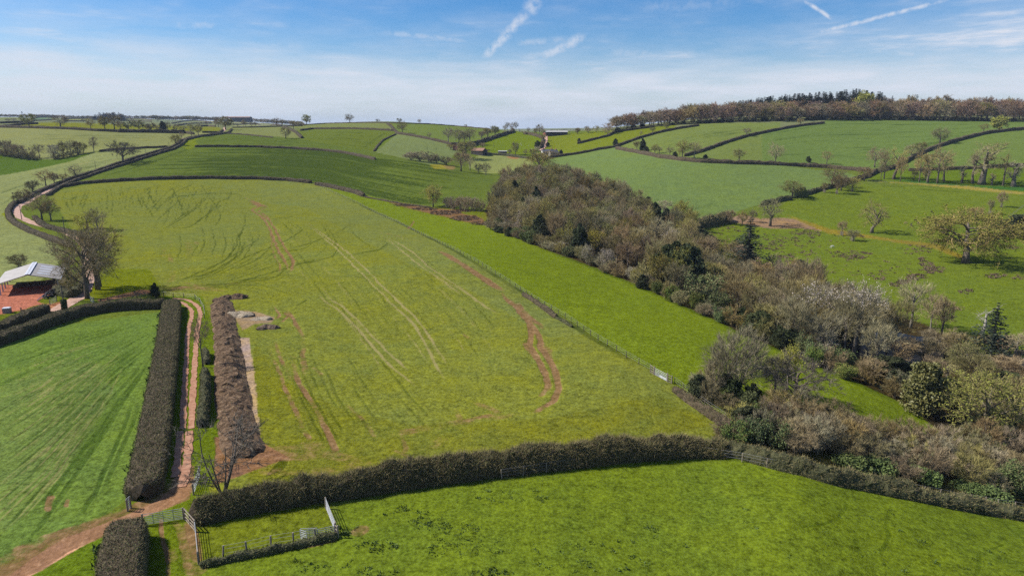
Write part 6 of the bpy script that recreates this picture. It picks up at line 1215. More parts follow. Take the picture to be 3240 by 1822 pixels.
fence('post and wire fence at the lower right pasture edge', pts_of('e4', [(1780, 762), (1877, 778), (1966, 796), (2067, 812), (2165, 836), (2250, 846), (2340, 862), (2420, 880), (2518, 890), (2640, 915)]), 1.25, .075, 'wood')
fence('fence posts along the front of the foreground hedge', pts_of('e4', [(-600, 700), (-470, 680), (-330, 660), (-200, 640), (-70, 622), (60, 606), (195, 588), (335, 568), (455, 558), (567, 552), (735, 580), (860, 600), (1010, 632), (1115, 652), (1240, 668), (1350, 690)]), 1.3, .07, 'wood')
fence('post fence round the top bend of the farm track', pts_of('d1', [(1085, 815), (1230, 795), (1375, 773), (1490, 765), (1567, 768), (1645, 757), (1743, 765), (1848, 770), (1963, 785), (2015, 830), (2053, 900), (2060, 980)]), 1.3, .09)
fence('low post fence on the front bank of the sheep pen', pts_of('d3', [(815, 1095), (1055, 1050), (1297, 985), (1522, 945), (1748, 905)]), 1.35, .1, 'wood')
hedge('e4', [(1690, 722), (1780, 738), (1880, 758), (2070, 792), (2250, 826), (2420, 856), (2620, 892), (2800, 925)], 2.4, 1.3, 'dark bramble bank behind the lower right posts', prof='round', twigs=24, leafs=20, rag=.4, tl=.5, green=True, seed=48)
fence('faint post fence along the park boundary', along('c4', [(60, 1292), (250, 1232), (450, 1172), (640, 1112)], sp=4.5), 1.2, .06, 'wood')
fence('thin post fence below the avenue', along('c4', [(1000, 1068), (1500, 1092), (2000, 1125), (2574, 1205), (2750, 1225)], sp=5), 1.2, .06, 'wood')
fence('short post fence by the young park trees at the right edge', along('c4', [(2430, 1420), (2574, 1310), (2650, 1250)], sp=3.2), 1.2, .06, 'wood')
def gate(label, a, b, h=1.15, bars=6, mat='galv', name='gate', posts=True, gap=.0, sheet=None, braces=2, r=.028, cat='gate', post_mat='wood', ph=1.45):
    "a barred gate between ground points a and b; bars, end stiles and braces are one welded frame"
    a, b = Vector(a), Vector(b); root = empty(name, a); tag(root, label, cat); d = b - a; L = d.length; u = d / L
    f = MB(); z0 = .12
    for k in range(bars):
        z = z0 + (h - z0) * (k / (bars - 1)) ** 1.15; f.tube([tuple(u * gap + Vector((0, 0, z))), tuple(u * (L - gap) + Vector((0, 0, z)))], r, 5)
    for t in [gap / L] + [(i + 1) / (braces + 1) for i in range(braces)] + [1 - gap / L]:
        p = d * t; f.tube([tuple(p + Vector((0, 0, z0))), tuple(p + Vector((0, 0, h)))], r * 1.1, 5)
    f.build('frame', M[mat], root)
    if sheet:
        n = Vector((-u.y, u.x, 0)); q = MB(); p0, p1 = d * sheet[0], d * sheet[1]; th = n * .012
        V = [p0 + Vector((0, 0, .1)) - th, p1 + Vector((0, 0, .1)) - th, p1 + Vector((0, 0, sheet[2])) - th, p0 + Vector((0, 0, sheet[2])) - th]; V += [v + th * 2 for v in V]
        q.add([tuple(v) for v in V], [[0, 1, 2, 3], [7, 6, 5, 4], [0, 4, 5, 1], [1, 5, 6, 2], [2, 6, 7, 3], [3, 7, 4, 0]]); q.build('sheet', M['galv'], root)
    if posts:
        kk = (.1, ph, post_mat)
        if kk not in POSTS: POSTS[kk] = post_mesh(*kk)
        for p in (d * 0, d): link('post', POSTS[kk], root, p)
    return root
G2 = lambda key, *ps: pts_of(key, ps)
a, b = G2('g7', (800, 405), (1045, 530)); gate('galvanised field gate with sheeted lower half in the strip fence', a, b, 1.3, 6, sheet=(.4, .98, .5), ph=1.6)
a, b = G2('g7', (722, 360), (785, 400)); gate('short wooden rail panel left of the galvanised field gate', a, b, 1.35, 4, 'wood', 'wooden_fence', True, r=.05, braces=0, cat='fence')
a, b = G2('g7', (1055, 535), (1135, 570)); gate('short wooden rail panel right of the galvanised field gate', a, b, 1.3, 4, 'wood', 'wooden_fence', True, r=.05, braces=0, cat='fence')
a, b = G2('d2', (1440, 940), (1850, 880)); gate('long metal gate from the clipped hedge to the pen corner', a, b, 1.35, 7, braces=3)
a, b = G2('d2', (1865, 890), (1965, 1010)); gate('wooden rail fence at the left corner of the sheep pen', a, b, 1.4, 4, 'wood', 'wooden_fence', True, r=.06, braces=1, cat='fence')
a, b = G2('d2', (1968, 1015), (1998, 1330)); gate('metal gate along the left side of the sheep pen', a, b, 1.3, 6, braces=2)
a, b = G2('d3', (1850, 600), (1950, 850)); gate('metal gate along the right side of the sheep pen', a, b, 1.35, 6, braces=2)
a, b = G2('d3', (1592, 900), (1660, 925)); gate('small metal hurdle standing askew by the pen front', a, b, 1.15, 6, name='hurdle', posts=False, braces=0, cat='hurdle')
a, b = G2('d3', (1600, 885), (1765, 880)); gate('metal hurdle in the front of the sheep pen, left of the corner', a, b, 1.1, 6, name='hurdle', posts=False, braces=1, cat='hurdle')
a, b = G2('d3', (1770, 895), (1935, 860)); gate('metal hurdle meeting the right corner of the sheep pen', a, b, 1.1, 6, name='hurdle', posts=False, braces=1, cat='hurdle')
a, b = G2('d3', (1945, 860), (1972, 890)); gate('wooden rail end at the right corner of the sheep pen', a, b, 1.2, 4, 'wood', 'wooden_fence', True, r=.05, braces=0, cat='fence')
a, b = G2('d2', (1948, 640), (2010, 450)); gate('metal gate standing open beside the track by the bare pen tree', a, b, 1.25, 6)
a, b = G2('d2', (1285, 800), (1318, 770)); gate('small pale gate end seen edge on at the tip of the clipped hedge', a, b, 1.5, 6)
a, b = G2('g3', (885, 930), (1000, 850)); gate('metal yard gate between the hedge and the tyre pile', a, b, 1.3, 6, braces=1)
a, b = G2('g3', (1598, 860), (1660, 885)); gate('white metal gate at the lane side below the tall trees', a, b, 1.3, 6, braces=1)
# ------------------------------------------------------------------ open barn and its yard
M['roof_sheet'] = mat_noise('barn_roof_sheet', [(.3, (.30, .28, .26)), (.7, (.40, .375, .35))], .5, .7)
M['ridge'] = mat_noise('barn_ridge', [(.3, (.55, .56, .60)), (.7, (.66, .67, .72))], 2, .5)
M['steel_blue'] = mat_noise('barn_steel', [(.3, (.30, .31, .36)), (.7, (.40, .41, .47))], 3, .6)
M['skylight'] = mat_noise('skylight_sheet', [(.3, (.50, .53, .60)), (.7, (.58, .61, .68))], 2, .35)
def barn():
    B_ = pts_of('g3', [(1018, 655)])[0]; hp = 200 * .17947 * depth(B_) / F / .97; z0 = B_.z
    def onlevel(x, y):                    # point of the level eaves plane seen at a survey mark
        a, m_ = slopes(*S('g3', x, y)); Y = (z0 + hp - CH * K) / m_; return Vector((a * Y, Y, z0))
    A_, B_, C_ = onlevel(-30, 545), onlevel(1005, 455), onlevel(1130, 235)
    wv = (B_ - A_); Wd = wv.length; ux = wv / Wd; uy = Vector((-ux.y, ux.x, 0)); Ln = min(max((C_ - B_).dot(uy), 10), 22)
    mid = (A_ + B_) / 2; a_, m_ = slopes(*S('g3', 480, 385)); rise = max(CH * K + m_ * mid.y - z0 - hp, .8)
    A_ = A_ + uy * .7; Ln -= 1.4; root = empty('barn', Vector((A_.x, A_.y, z0)), math.atan2(ux.y, ux.x)); tag(root, 'open sided barn with pale shallow pitched roof on a red yard', 'barn')
    ov = .7; half = Wd / 2; t = .10
    for s, nm in ((-1, 'roof'), (1, 'roof')):
        b = MB(); n = 60                                    # corrugated sheet
        ys = np.linspace(-ov, Ln + ov, n * 2 + 1); dz = np.where(np.arange(len(ys)) % 2 == 0, 0, .035)
        e = half * (1 + ov / half); xi = half + s * .08; xo = half + s * e; zi = hp + rise; zo = hp + rise - rise * (e / half)
        V = np.concatenate([[(xi, y, zi + d) for y, d in zip(ys, dz)], [(xo, y, zo + d) for y, d in zip(ys, dz)], [(xi, y, zi + d - t) for y, d in zip(ys, dz)], [(xo, y, zo + d - t) for y, d in zip(ys, dz)]])
        m = len(ys); Q = []
        for i in range(m - 1): Q += [[i, i + 1, m + i + 1, m + i], [2 * m + i, 3 * m + i, 3 * m + i + 1, 2 * m + i + 1], [m + i, m + i + 1, 3 * m + i + 1, 3 * m + i]]
        Q += [[0, m, 3 * m, 2 * m], [m - 1, 3 * m - 1, 4 * m - 1, 2 * m - 1]]
        b.add(V, Q); r_ = b.build(nm, M['roof_sheet'], root)
        if s > 0:
            for k in range(4):
                q = MB(); y0 = Ln * (.18 + .2 * k); x0, x1 = half + half * .28, half + half * .72; zz = lambda x: hp + rise - rise * abs(x - half) / half + .05
                q.add([(x0, y0, zz(x0)), (x1, y0, zz(x1)), (x1, y0 + .9, zz(x1)), (x0, y0 + .9, zz(x0)), (x0, y0, zz(x0) - .06), (x1, y0, zz(x1) - .06), (x1, y0 + .9, zz(x1) - .06), (x0, y0 + .9, zz(x0) - .06)], [[0, 1, 2, 3], [0, 4, 5, 1], [1, 5, 6, 2], [2, 6, 7, 3], [3, 7, 4, 0]])
                q.build('skylight', M['skylight'], r_)
    b = MB()
    for s in (-1, 1): b.box((half + s * .28, Ln / 2, hp + rise + .07), (.62, Ln + 2 * ov + .06, .05))
    for k in range(24): b.box((half, -ov + (Ln + 2 * ov) * k / 23, hp + rise + .11), (.9, .10, .05))
    b.build('ridge_cap', M['ridge'], root)
    pm = MB(); pm.box((0, 0, hp / 2 - .5), (.28, .28, hp + 1.0)); pmm = pm.mesh('post', M['steel_blue'])
    for k in range(5):
        for x in (0, Wd): link('post', pmm, root, (x, Ln * k / 4, 0))
    for k in range(5):
        b = MB(); y = Ln * k / 4
        for x0, x1 in ((0, half), (Wd, half)): b.tube([(x0, y, hp - .12), (x1, y, hp + rise - .22)], .12, 4)
        b.build('rafter', M['steel_blue'], root)
    b = MB()
    for x in (0, Wd): b.box((x, Ln / 2, hp - .12), (.16, Ln, .22))
    for fx in (.25, .5, .75): b.box((Wd * fx, Ln / 2, hp + rise * (1 - abs(fx - .5) * 2) - .16), (.1, Ln, .14))
    b.build('purlin', M['steel_blue'], root)
    for s in (-1, 1):
        b = MB(); x = half + s * (half + ov + .05); b.tube([(x, -ov, hp - rise * ov / half - .1), (x, Ln + ov, hp - rise * ov / half - .1)], .09, 6); b.build('gutter', M['ridge'], root)
barn()
M['tyre'] = mat_noise('tyre_rubber', [(.3, (.018, .018, .02)), (.7, (.04, .04, .042))], 3, .8)
tb = MB(); n1, n2 = 16, 8
V = [((.42 + .16 * math.cos(b)) * math.cos(a), (.42 + .16 * math.cos(b)) * math.sin(a), .15 * math.sin(b)) for a in np.linspace(0, 6.2832, n1, endpoint=False) for b in np.linspace(0, 6.2832, n2, endpoint=False)]
tb.add(V, [[i * n2 + j, ((i + 1) % n1) * n2 + j, ((i + 1) % n1) * n2 + (j + 1) % n2, i * n2 + (j + 1) % n2] for i in range(n1) for j in range(n2)]); tyre = tb.mesh('tyre', M['tyre'], True)
i = 0
for lay in range(3):
    for k in range(13 - 4 * lay):
        t = (k + .5) / (13 - 4 * lay); x = 790 + 260 * (lay * .12 + t * (1 - lay * .2)) + random.uniform(-22, 22); y = 810 - 120 * t + random.uniform(-26, 26)
        p = P(*S('g3', x, y)); o = link('tyre', tyre, None, p + Vector((0, 0, .3 + lay * .42))); o.rotation_euler = (random.uniform(-.9, .9), random.uniform(-.9, .9), random.uniform(0, 6)); s = random.uniform(.85, 1.25); o.scale = (s, s, s)
        tag(o, 'worn black tyre in the pile by the barn corner', 'tyre', 'tyres piled by the barn')
a, b = pts_of('g3', [(655, 850), (850, 738)])
m = MB(); m.tube([tuple(a + Vector((0, 0, .15))), tuple(b + Vector((0, 0, .75)))], .13, 4); tag(m.build('pole', M['ridge']), 'white pole leaning from the grass onto the tyre pile', 'pole')
p = pts_of('g3', [(130, 1060)])[0]; root = empty('feed_bin', p, .35); tag(root, 'pinkish grey bin with white lid at the yard edge', 'bin')
M['bin'] = two('bin_plastic', (.27, .19, .17), (.36, .27, .25), 2)
m = MB(); m.box((0, 0, .55), (1.45, 1.15, 1.1)); [m.box((x, y, .55), (.1, .1, 1.12)) for x in (-.73, .73) for y in (-.58, .58)]; [m.box((x, -.60, .55), (.06, .05, 1.0)) for x in (-.35, 0, .35)]; m.build('body', M['bin'], root)
m = MB(); m.box((0, 0, 1.16), (1.56, 1.26, .10)); m.box((0, 0, 1.24), (1.3, 1.0, .06)); m.build('lid', M['ridge'], root)
fence('single short post at the grass edge of the yard', pts_of('g3', [(378, 1050), (384, 1052)]), 1.2, .07, wires=())
# ------------------------------------------------------------------ utility poles
def pole(key, x, y, hpx, label, ivy=False):
    p = P(*S(key, x, y)); h = hpx * KEYS[key][2] * depth(p) / F / .96
    root = empty('utility_pole', p, random.uniform(-.3, .3)); tag(root, label, 'utility pole', 'utility poles along the lane')
    m = MB(); m.tube([[0, 0, -.4], [0, 0, h * .5], [0, 0, h]], [.17, .14, .11], 8); m.build('post', M['wood_dark'], root)
    m = MB(); m.box((0, 0, h - .35), (1.3, .1, .12)); [m.tube([[xx, 0, h - .3], [xx, 0, h - .12]], .05, 6) for xx in (-.55, 0.12, .55)]; m.build('crossarm', M['wood_dark'], root)
    if ivy:
        r = np.random.default_rng(3); n = 1500; z = r.uniform(0, h * .42, n); ph = r.random(n) * 6.283; rr = .35 + .35 * r.random(n); V, Fq = leaves(np.stack([np.cos(ph) * rr, np.sin(ph) * rr, z], 1), .24, r); link('ivy', mesh_np('ivy', V, Fq, M['ivy']), root)
for q in [('c1', 220, 1195, 140, 'dark utility pole on the outside of the lane bend'), ('c1', 655, 1342, 172, 'tall dark utility pole right on the lane below the bend'), ('c1', 150, 1065, 142, 'utility pole at the left edge above the lane bend'), ('c1', 362, 868, 80, 'utility pole among bare trees above the bend'),
          ('c1', 660, 750, 66, 'utility pole left of the stubby dark tree'), ('c1', 963, 686, 80, 'utility pole between stubby tree and wide oak'), ('c1', 1464, 538, 64, 'utility pole right of the wide bare oak'), ('c1', 1702, 470, 52, 'smallest utility pole, furthest up the lane')]: pole(*q)
pole('g3', 1140, 1000, 420, 'ivy clad utility pole between yard hedge and lane', True)
pole('g2', 980, 520, 82, 'lone pole standing in the far bright pasture')
# ------------------------------------------------------------------ young tree guards in the park
gm = MB()
for sx in (-.5, .5):
    for sy in (-.5, .5): gm.box((sx, sy, .8), (.09, .09, 1.7))
for z in (.35, .75, 1.15, 1.5):
    for s in (-.5, .5): gm.box((0, s * 1.06, z), (1.12, .03, .12)); gm.box((s * 1.06, 0, z), (.03, 1.02, .12))
gmesh = gm.mesh('tree_guard', M['wood'])
for key, x, y, lb in [('c4', 566, 1174, 'timber guard round the young tree left of the boundary oak'), ('c4', 690, 1188, 'palest timber guard, on the park edge'), ('c4', 843, 1166, 'timber guard under the rounded young park tree'), ('c4', 2345, 1322, 'timber guard of the young tree at the right edge'), ('c4', 2230, 1396, 'tall narrow timber guard of the thin park tree'), ('e2', 1100, 675, 'timber guard of the upright young park tree'), ('e2', 1190, 720, 'dark guard of the low spreading young tree')]:
    p = P(*S(key, x, y)); o = link('tree_guard', gmesh, None, p, random.random()); o.scale = (1.2, 1.2, 1.25); tag(o, lb, 'tree guard', 'timber guards round young park trees')
# ------------------------------------------------------------------ deer
M['deer_dark'] = mat_noise('deer_coat_dark', [(.3, (.035, .025, .018)), (.7, (.07, .05, .035))], 4, .9)
M['deer_fawn'] = mat_noise('deer_coat_fawn', [(.3, (.22, .14, .08)), (.7, (.34, .23, .14))], 4, .9)
M['deer_white'] = mat_noise('deer_coat_white', [(.3, (.55, .52, .48)), (.7, (.68, .65, .60))], 4, .9)
def deer_mesh(name, graze, mat):
    vs, es, rs = [], [], []
    def chain(pts, rad_, start=None):
        prev = start
        for p, r in zip(pts, rad_):
            vs.append(p); rs.append(r); i = len(vs) - 1
            if prev is not None: es.append((prev, i))
            prev = i
        return prev
    chain([(-.55, 0, .86), (-.3, 0, .86), (0, 0, .83), (.3, 0, .84), (.5, 0, .88)], [(.13, .15), (.17, .2), (.17, .21), (.16, .21), (.12, .15)])
    if graze: chain([(.68, 0, .72), (.82, 0, .45), (.90, 0, .24), (1.0, 0, .10)], [(.08, .1), (.065, .075), (.065, .085), (.035, .04)], 4)
    else: chain([(.62, 0, 1.08), (.70, 0, 1.3), (.80, 0, 1.40), (.98, 0, 1.34)], [(.085, .1), (.065, .075), (.065, .085), (.035, .04)], 4)
    hd = len(vs) - 2
    for s in (-1, 1): chain([(vs[hd][0] - .06, s * .10, vs[hd][2] + .10), (vs[hd][0] - .10, s * .17, vs[hd][2] + .17)], [(.025, .03), (.012, .015)], hd)
    for s in (-1, 1):
        chain([(.40, s * .11, .62), (.40, s * .11, .36), (.38, s * .11, .12), (.41, s * .11, .02)], [(.065, .075), (.04, .04), (.026, .026), (.03, .035)], 3)
        chain([(-.42, s * .12, .66), (-.36, s * .12, .48), (-.52, s * .12, .32), (-.48, s * .12, .02)], [(.09, .12), (.055, .06), (.033, .035), (.03, .033)], 0)
    chain([(-.66, 0, .82), (-.70, 0, .70)], [(.03, .03), (.015, .015)], 0)
    me = bpy.data.meshes.new(name); me.from_pydata(vs, es, []); o = bpy.data.objects.new(name, me); C.objects.link(o)
    sk = o.modifiers.new('s', 'SKIN'); 
    for i, r in enumerate(rs): me.skin_vertices[0].data[i].radius = r
    me.skin_vertices[0].data[2].use_root = True
    o.modifiers.new('b', 'SUBSURF').levels = 1
    dg = bpy.context.evaluated_depsgraph_get(); out = bpy.data.meshes.new_from_object(o.evaluated_get(dg)); bpy.data.objects.remove(o); out.materials.clear(); out.materials.append(mat)
    for pl_ in out.polygons: pl_.use_smooth = True
    return out
DM = [deer_mesh('deer', g, m_) for m_ in (M['deer_dark'], M['deer_fawn'], M['deer_white']) for g in (True, False)]
for x, y, k, rz, lb in [(1466, 205, 0, .5, 'dark deer grazing furthest up the park slope'), (1434, 276, 0, 2.6, 'dark deer grazing, left of the close upper pair'), (1492, 298, 0, 3.4, 'dark deer grazing, right of the close upper pair'), (1270, 308, 0, .2, 'dark deer grazing left of the upper three'), (1160, 338, 2, 2.8, 'fawn coloured deer at the left of the herd'),
                        (1220, 360, 1, .6, 'dark deer standing with head up at the front of the herd'), (1228, 374, 3, 3.6, 'fawn deer standing beside the front dark deer'), (1308, 345, 2, .3, 'pale fawn deer grazing at the right of the lower group'), (280, 625, 4, 3.1, 'white deer alone near the rushes'), (618, 494, 0, 1., 'dark deer lying near the low young tree')]:
    p = P(*S('g1', x, y)); o = link('deer', DM[k], None, p, rz); tag(o, lb, 'deer', 'deer grazing in the park'); s = random.uniform(1.05, 1.25); o.scale = (s, s, s)
# sheep dots in the far pasture
M['wool'] = two('wool', (.5, .48, .43), (.62, .6, .55), 6)
sm = deer_mesh('sheep', True, M['wool'])
for i, (x, y) in enumerate([(1438, 462), (1566, 502), (1390, 470), (1450, 488), (1620, 560)]):
    o = link('sheep', sm, None, P(*S('g2', x, y)), i * 1.3); o.scale = (1.0, 2.0, .8); tag(o, 'tiny white sheep in the far bright pasture', 'sheep', 'sheep in the far pasture')
# ------------------------------------------------------------------ rushes, weeds
M['rush'] = two('rush_stems', (.09, .06, .035), (.20, .14, .085), 1.5); M['dock'] = two('weed_leaves', (.04, .07, .014), (.09, .13, .03), 2)
def tufts(name, label, cat, clusters, mat, h, wd, n_sl):
    Vs, Fs, n = [], [], 0; r = np.random.default_rng(12)
    for key, cx, cy, rx_, ry, cnt in clusters:
        for _ in range(int(cnt * (.6 if name == 'rushes' else 1))):
            a, q = r.random() * 6.283, math.sqrt(r.random()); p = P(*S(key, cx + math.cos(a) * q * rx_, cy + math.sin(a) * q * ry)); m = n_sl
            b = np.array([p.x, p.y, p.z]) + r.normal(size=(m, 3)) * np.array([wd * .5, wd * .5, 0]); d = rdir(r, m) * .6 + np.array([0, 0, .8]); d /= np.linalg.norm(d, axis=1)[:, None]
            s = r.uniform(.6, 1.4); V, Fq = slivers(b, d, h * s * r.uniform(.6, 1.2, m), np.full(m, wd * .35 * s), r); Vs.append(V); Fs.append(Fq + n); n += len(V)
    o = link(name, mesh_np(name, np.vstack(Vs), np.vstack(Fs), mat)); tag(o, label, cat, kind='stuff')
tufts('rushes', 'brown rush tussocks scattered over the lower park', 'rushes', [('e2', 520, 700, 130, 40, 60), ('e2', 640, 720, 120, 50, 70), ('e2', 740, 655, 60, 20, 35), ('e2', 860, 660, 70, 40, 60), ('e2', 540, 770, 110, 30, 60), ('e2', 640, 830, 90, 30, 45), ('e2', 820, 820, 70, 20, 25), ('e2', 800, 700, 100, 80, 60), ('e2', 150, 640, 150, 40, 60), ('e2', 200, 720, 120, 40, 40), ('e2', 700, 880, 60, 20, 20),
    ('e2', 1210, 835, 100, 35, 110), ('e2', 1060, 830, 50, 30, 30), ('e2', 1290, 820, 60, 12, 30), ('e2', 1700, 790, 120, 45, 60), ('e2', 1760, 860, 40, 20, 20), ('e2', 1780, 900, 60, 25, 50), ('e2', 1840, 950, 110, 30, 110), ('e2', 1700, 1010, 90, 25, 80), ('e2', 1620, 1050, 70, 20, 50), ('e2', 1540, 1070, 60, 20, 40), ('e2', 1400, 1000, 90, 40, 40), ('e2', 2330, 1000, 90, 25, 50), ('e2', 2100, 1130, 60, 20, 20), ('e2', 2530, 1010, 60, 20, 20), ('e2', 2470, 775, 40, 12, 16), ('e2', 2480, 680, 60, 20, 20), ('e2', 1000, 720, 300, 90, 50), ('e2', 1300, 930, 400, 80, 60), ('e2', 2020, 1260, 60, 20, 15)], M['rush'], .55, .7, 14)
tufts('wet_rushes', 'brown rushes and dead stems on the wet ground', 'rushes', [('c2', 1500, 1050, 120, 12, 60), ('c2', 1700, 1085, 130, 16, 90), ('c2', 1900, 1125, 160, 22, 130), ('c2', 2100, 1180, 150, 28, 140), ('c2', 2250, 1230, 90, 20, 60), ('c2', 2050, 1110, 120, 10, 50)], M['rush'], .6, .8, 12)
tufts('dock_weeds', 'dark green weed tufts dotted over the bottom pasture', 'weeds', [('D', 1150, 1345, 70, 30, 46), ('D', 1230, 1375, 60, 30, 30), ('D', 1140, 1385, 60, 18, 20), ('D', 950, 1378, 60, 18, 20), ('D', 1080, 1315, 50, 12, 22), ('D', 870, 1330, 40, 14, 14), ('D', 1020, 1290, 60, 16, 16), ('D', 1240, 1440, 60, 8, 20), ('D', 1300, 1250, 120, 30, 16), ('D', 1600, 1380, 250, 60, 20), ('D', 1460, 1400, 180, 40, 26), ('D', 960, 1440, 60, 14, 12), ('D', 2050, 1330, 260, 80, 22), ('D', 2330, 1400, 200, 40, 14), ('D', 800, 1420, 90, 20, 14)], M['dock'], .22, .4, 9)
# ivy leaves fringing the foot of the clipped hedge
tufts('ivy_fringe', 'pale ivy and nettles along the foot of the clipped hedge', 'ivy', [('D', 405 - 5 * i - (i > 8) * (i - 8) * 2, 800 + 32 * i, 5 + .5 * i, 16, 34) for i in range(14)] + [('D', 250, 1400, 7, 30, 30), ('D', 330, 1235, 14, 8, 30)], M['ivy'], .45, .5, 8)
# ------------------------------------------------------------------ distant buildings
M['white_wall'] = two('white_render', (.42, .40, .37), (.52, .50, .46), 1); M['slate'] = two('slate_roof', (.07, .07, .08), (.13, .13, .145), 2); M['tin'] = two('tin_roof', (.34, .335, .32), (.44, .43, .41), 1); M['brick'] = two('red_brick', (.30, .12, .08), (.40, .17, .12), 2); M['barn_wood'] = two('black_barn', (.03, .026, .022), (.07, .06, .05), 2); M['glass'] = two('window_glass', (.03, .035, .04), (.06, .07, .08), 1, rough=.15); M['terracotta'] = two('old_roof', (.20, .11, .07), (.28, .16, .11), 2)
def house(name, key, x, y, L, W, H, R, rz, wall, roof, label, cat, windows=0, chim=0, yoff=0):
    u, v = S(key, x, y); p = P(u, v); root = empty(name, p, rz); tag(root, label, cat)
    m = MB(); m.box((0, 0, H / 2 - .5), (L, W, H + 1)); 
    for s in (-1, 1): m.add([(s * L / 2, -W / 2, H), (s * L / 2, W / 2, H), (s * L / 2, 0, H + R)], T=[[0, 1, 2]])
    m.build('wall', M[wall], root)
    m = MB(); o = .35; t = .14
    for s in (-1, 1):
        z0 = H - R * o / (W / 2) ; V = [(-L / 2 - o, s * (W / 2 + o), z0), (L / 2 + o, s * (W / 2 + o), z0), (L / 2 + o, 0, H + R), (-L / 2 - o, 0, H + R)]; V += [(a, b, c + t) for a, b, c in V]
        m.add(V, [[0, 1, 2, 3], [4, 5, 6, 7], [0, 1, 5, 4], [1, 2, 6, 5], [2, 3, 7, 6], [3, 0, 4, 7]])
    rf = m.build('roof', M[roof], root)
    for k in range(chim): m = MB(); xx = L * (.38 - .76 * k / max(chim - 1, 1)) if chim > 1 else L * .35; m.box((xx, 0, H + R + .4), (.9, .8, 1.8)); m.tube([[xx, 0, H + R + 1.2], [xx, 0, H + R + 1.7]], .16, 6); m.build('chimney', M['brick'], rf)
    for k in range(windows):
        for fl in range(2 if H > 4 else 1):
            xx = L * (-.38 + .76 * k / max(windows - 1, 1)); m = MB(); m.box((xx, -W / 2 - .02, 1.5 + 2.5 * fl), (1.1, .1, 1.3)); f_ = m.build('window', M['white_wall'], root); m = MB(); [m.box((xx + s * .24, -W / 2 - .08, 1.5 + 2.5 * fl), (.42, .03, 1.1)) for s in (-1, 1)]; m.build('pane', M['glass'], f_)
house('farmhouse', 'g2', 1890, 650, 12, 6, 3.6, 2.2, .25, 'white_wall', 'slate', 'white farmhouse with grey roof at the foot of the far lane', 'house', 4, 2)
house('house', 'g2', 1985, 660, 9, 6, 3.6, 2.2, .5, 'white_wall', 'slate', 'slate roofed house behind trees right of the white farmhouse', 'house', 3, 1)
house('farm_barn', 'g2', 730, 640, 14, 9, 4, 2.6, -.5, 'barn_wood', 'terracotta', 'dark farm barn with brown roof among the valley trees', 'barn')
house('cottage', 'g2', 350, 560, 8, 6, 4, 3, 1.3, 'brick', 'terracotta', 'red gabled farm building left of the yellow olive tree', 'cottage', 2)
house('field_shed', 'g2', 1128, 622, 9, 4, 2.2, .5, 0., 'barn_wood', 'tin', 'low dark shed with white tin roof below the bright pasture', 'shed')
house('long_barn', 'g2', 2045, 315, 26, 10, 4, 1.4, 0, 'barn_wood', 'tin', 'long pale roofed barn on the right skyline dip', 'barn')
house('farm_building', 'g2', 1885, 306, 9, 6, 2.2, 1.4, .6, 'brick', 'slate', 'reddish farm building where the far lane tops the hill', 'barn')
house('quarry_shed', 'g5', 1460, 205, 95, 30, 16, 3, 0, 'barn_wood', 'terracotta', 'big long brown building on the far left skyline', 'building')
house('farm_shed', 'g5', 1250, 180, 30, 14, 8, 3, 0, 'white_wall', 'tin', 'pale roofed shed left of the big brown skyline building', 'shed')
u, v = S('g4', 376, 135); p = P(u, v + 8); d = depth(p); hh = 100 * .18634 * d / F; root = empty('radio_mast', p); tag(root, 'slim lattice mast on the far left horizon', 'mast')
m = MB()
for a in range(3): m.tube([(math.cos(a * 2.09) * 1.6, math.sin(a * 2.09) * 1.6, 0), (math.cos(a * 2.09) * .5, math.sin(a * 2.09) * .5, hh)], .28, 4)
for k in range(14): z = hh * k / 14; rr = 1.6 - 1.1 * k / 14; m.tube([(math.cos(a * 2.09) * rr, math.sin(a * 2.09) * rr, z + (hh / 14 if a % 2 else 0)) for a in range(4)], .16, 3)
m.build('lattice', M['wire'], root); m = MB(); [m.box((0, 0, hh * f_), (3.2, 3.2, 1.4)) for f_ in (.8, .92)]; m.build('antenna', M['wire'], root)
# ------------------------------------------------------------------ far woods that read as one mass
def mass(name, label, spec, kinds=('far_beech', 'far_bud')):
    Vs, T3, T4, m3, m4, n = [], [], [], [], [], 0; mats = [M['twig_beech'], M['leaf_olive'], M['needle']]
    for x, y, z, h, w in spec:
        kd = random.choice(kinds); tm, cm, H, Wd = random.choice(LIB[kd]); co = np.empty(len(cm.vertices) * 3, np.float32); cm.vertices.foreach_get('co', co); co = co.reshape(-1, 3) * np.array([w / Wd, w / Wd, h / H]) + np.array([x, y, z])
        lt = np.empty(len(cm.polygons), np.int32); cm.polygons.foreach_get('loop_total', lt); vi = np.empty(len(cm.loops), np.int32); cm.loops.foreach_get('vertex_index', vi); mi = np.empty(len(cm.polygons), np.int32); cm.polygons.foreach_get('material_index', mi); ls = np.concatenate([[0], np.cumsum(lt)[:-1]])
        if kd == 'far_pine': mi[:] = 2
        for q, L_, mm in ((3, T3, m3), (4, T4, m4)):
            k = np.nonzero(lt == q)[0]
            if len(k): L_.append(np.stack([vi[ls[k] + j] for j in range(q)], 1) + n); mm.append(mi[k])
        Vs.append(co); n += len(co)
    o = link(name, mesh_np(name, np.vstack(Vs), [np.vstack(T3)] + ([np.vstack(T4)] if T4 else []), mats, np.concatenate(m3 + m4))); tag(o, label, 'woodland', kind='stuff')
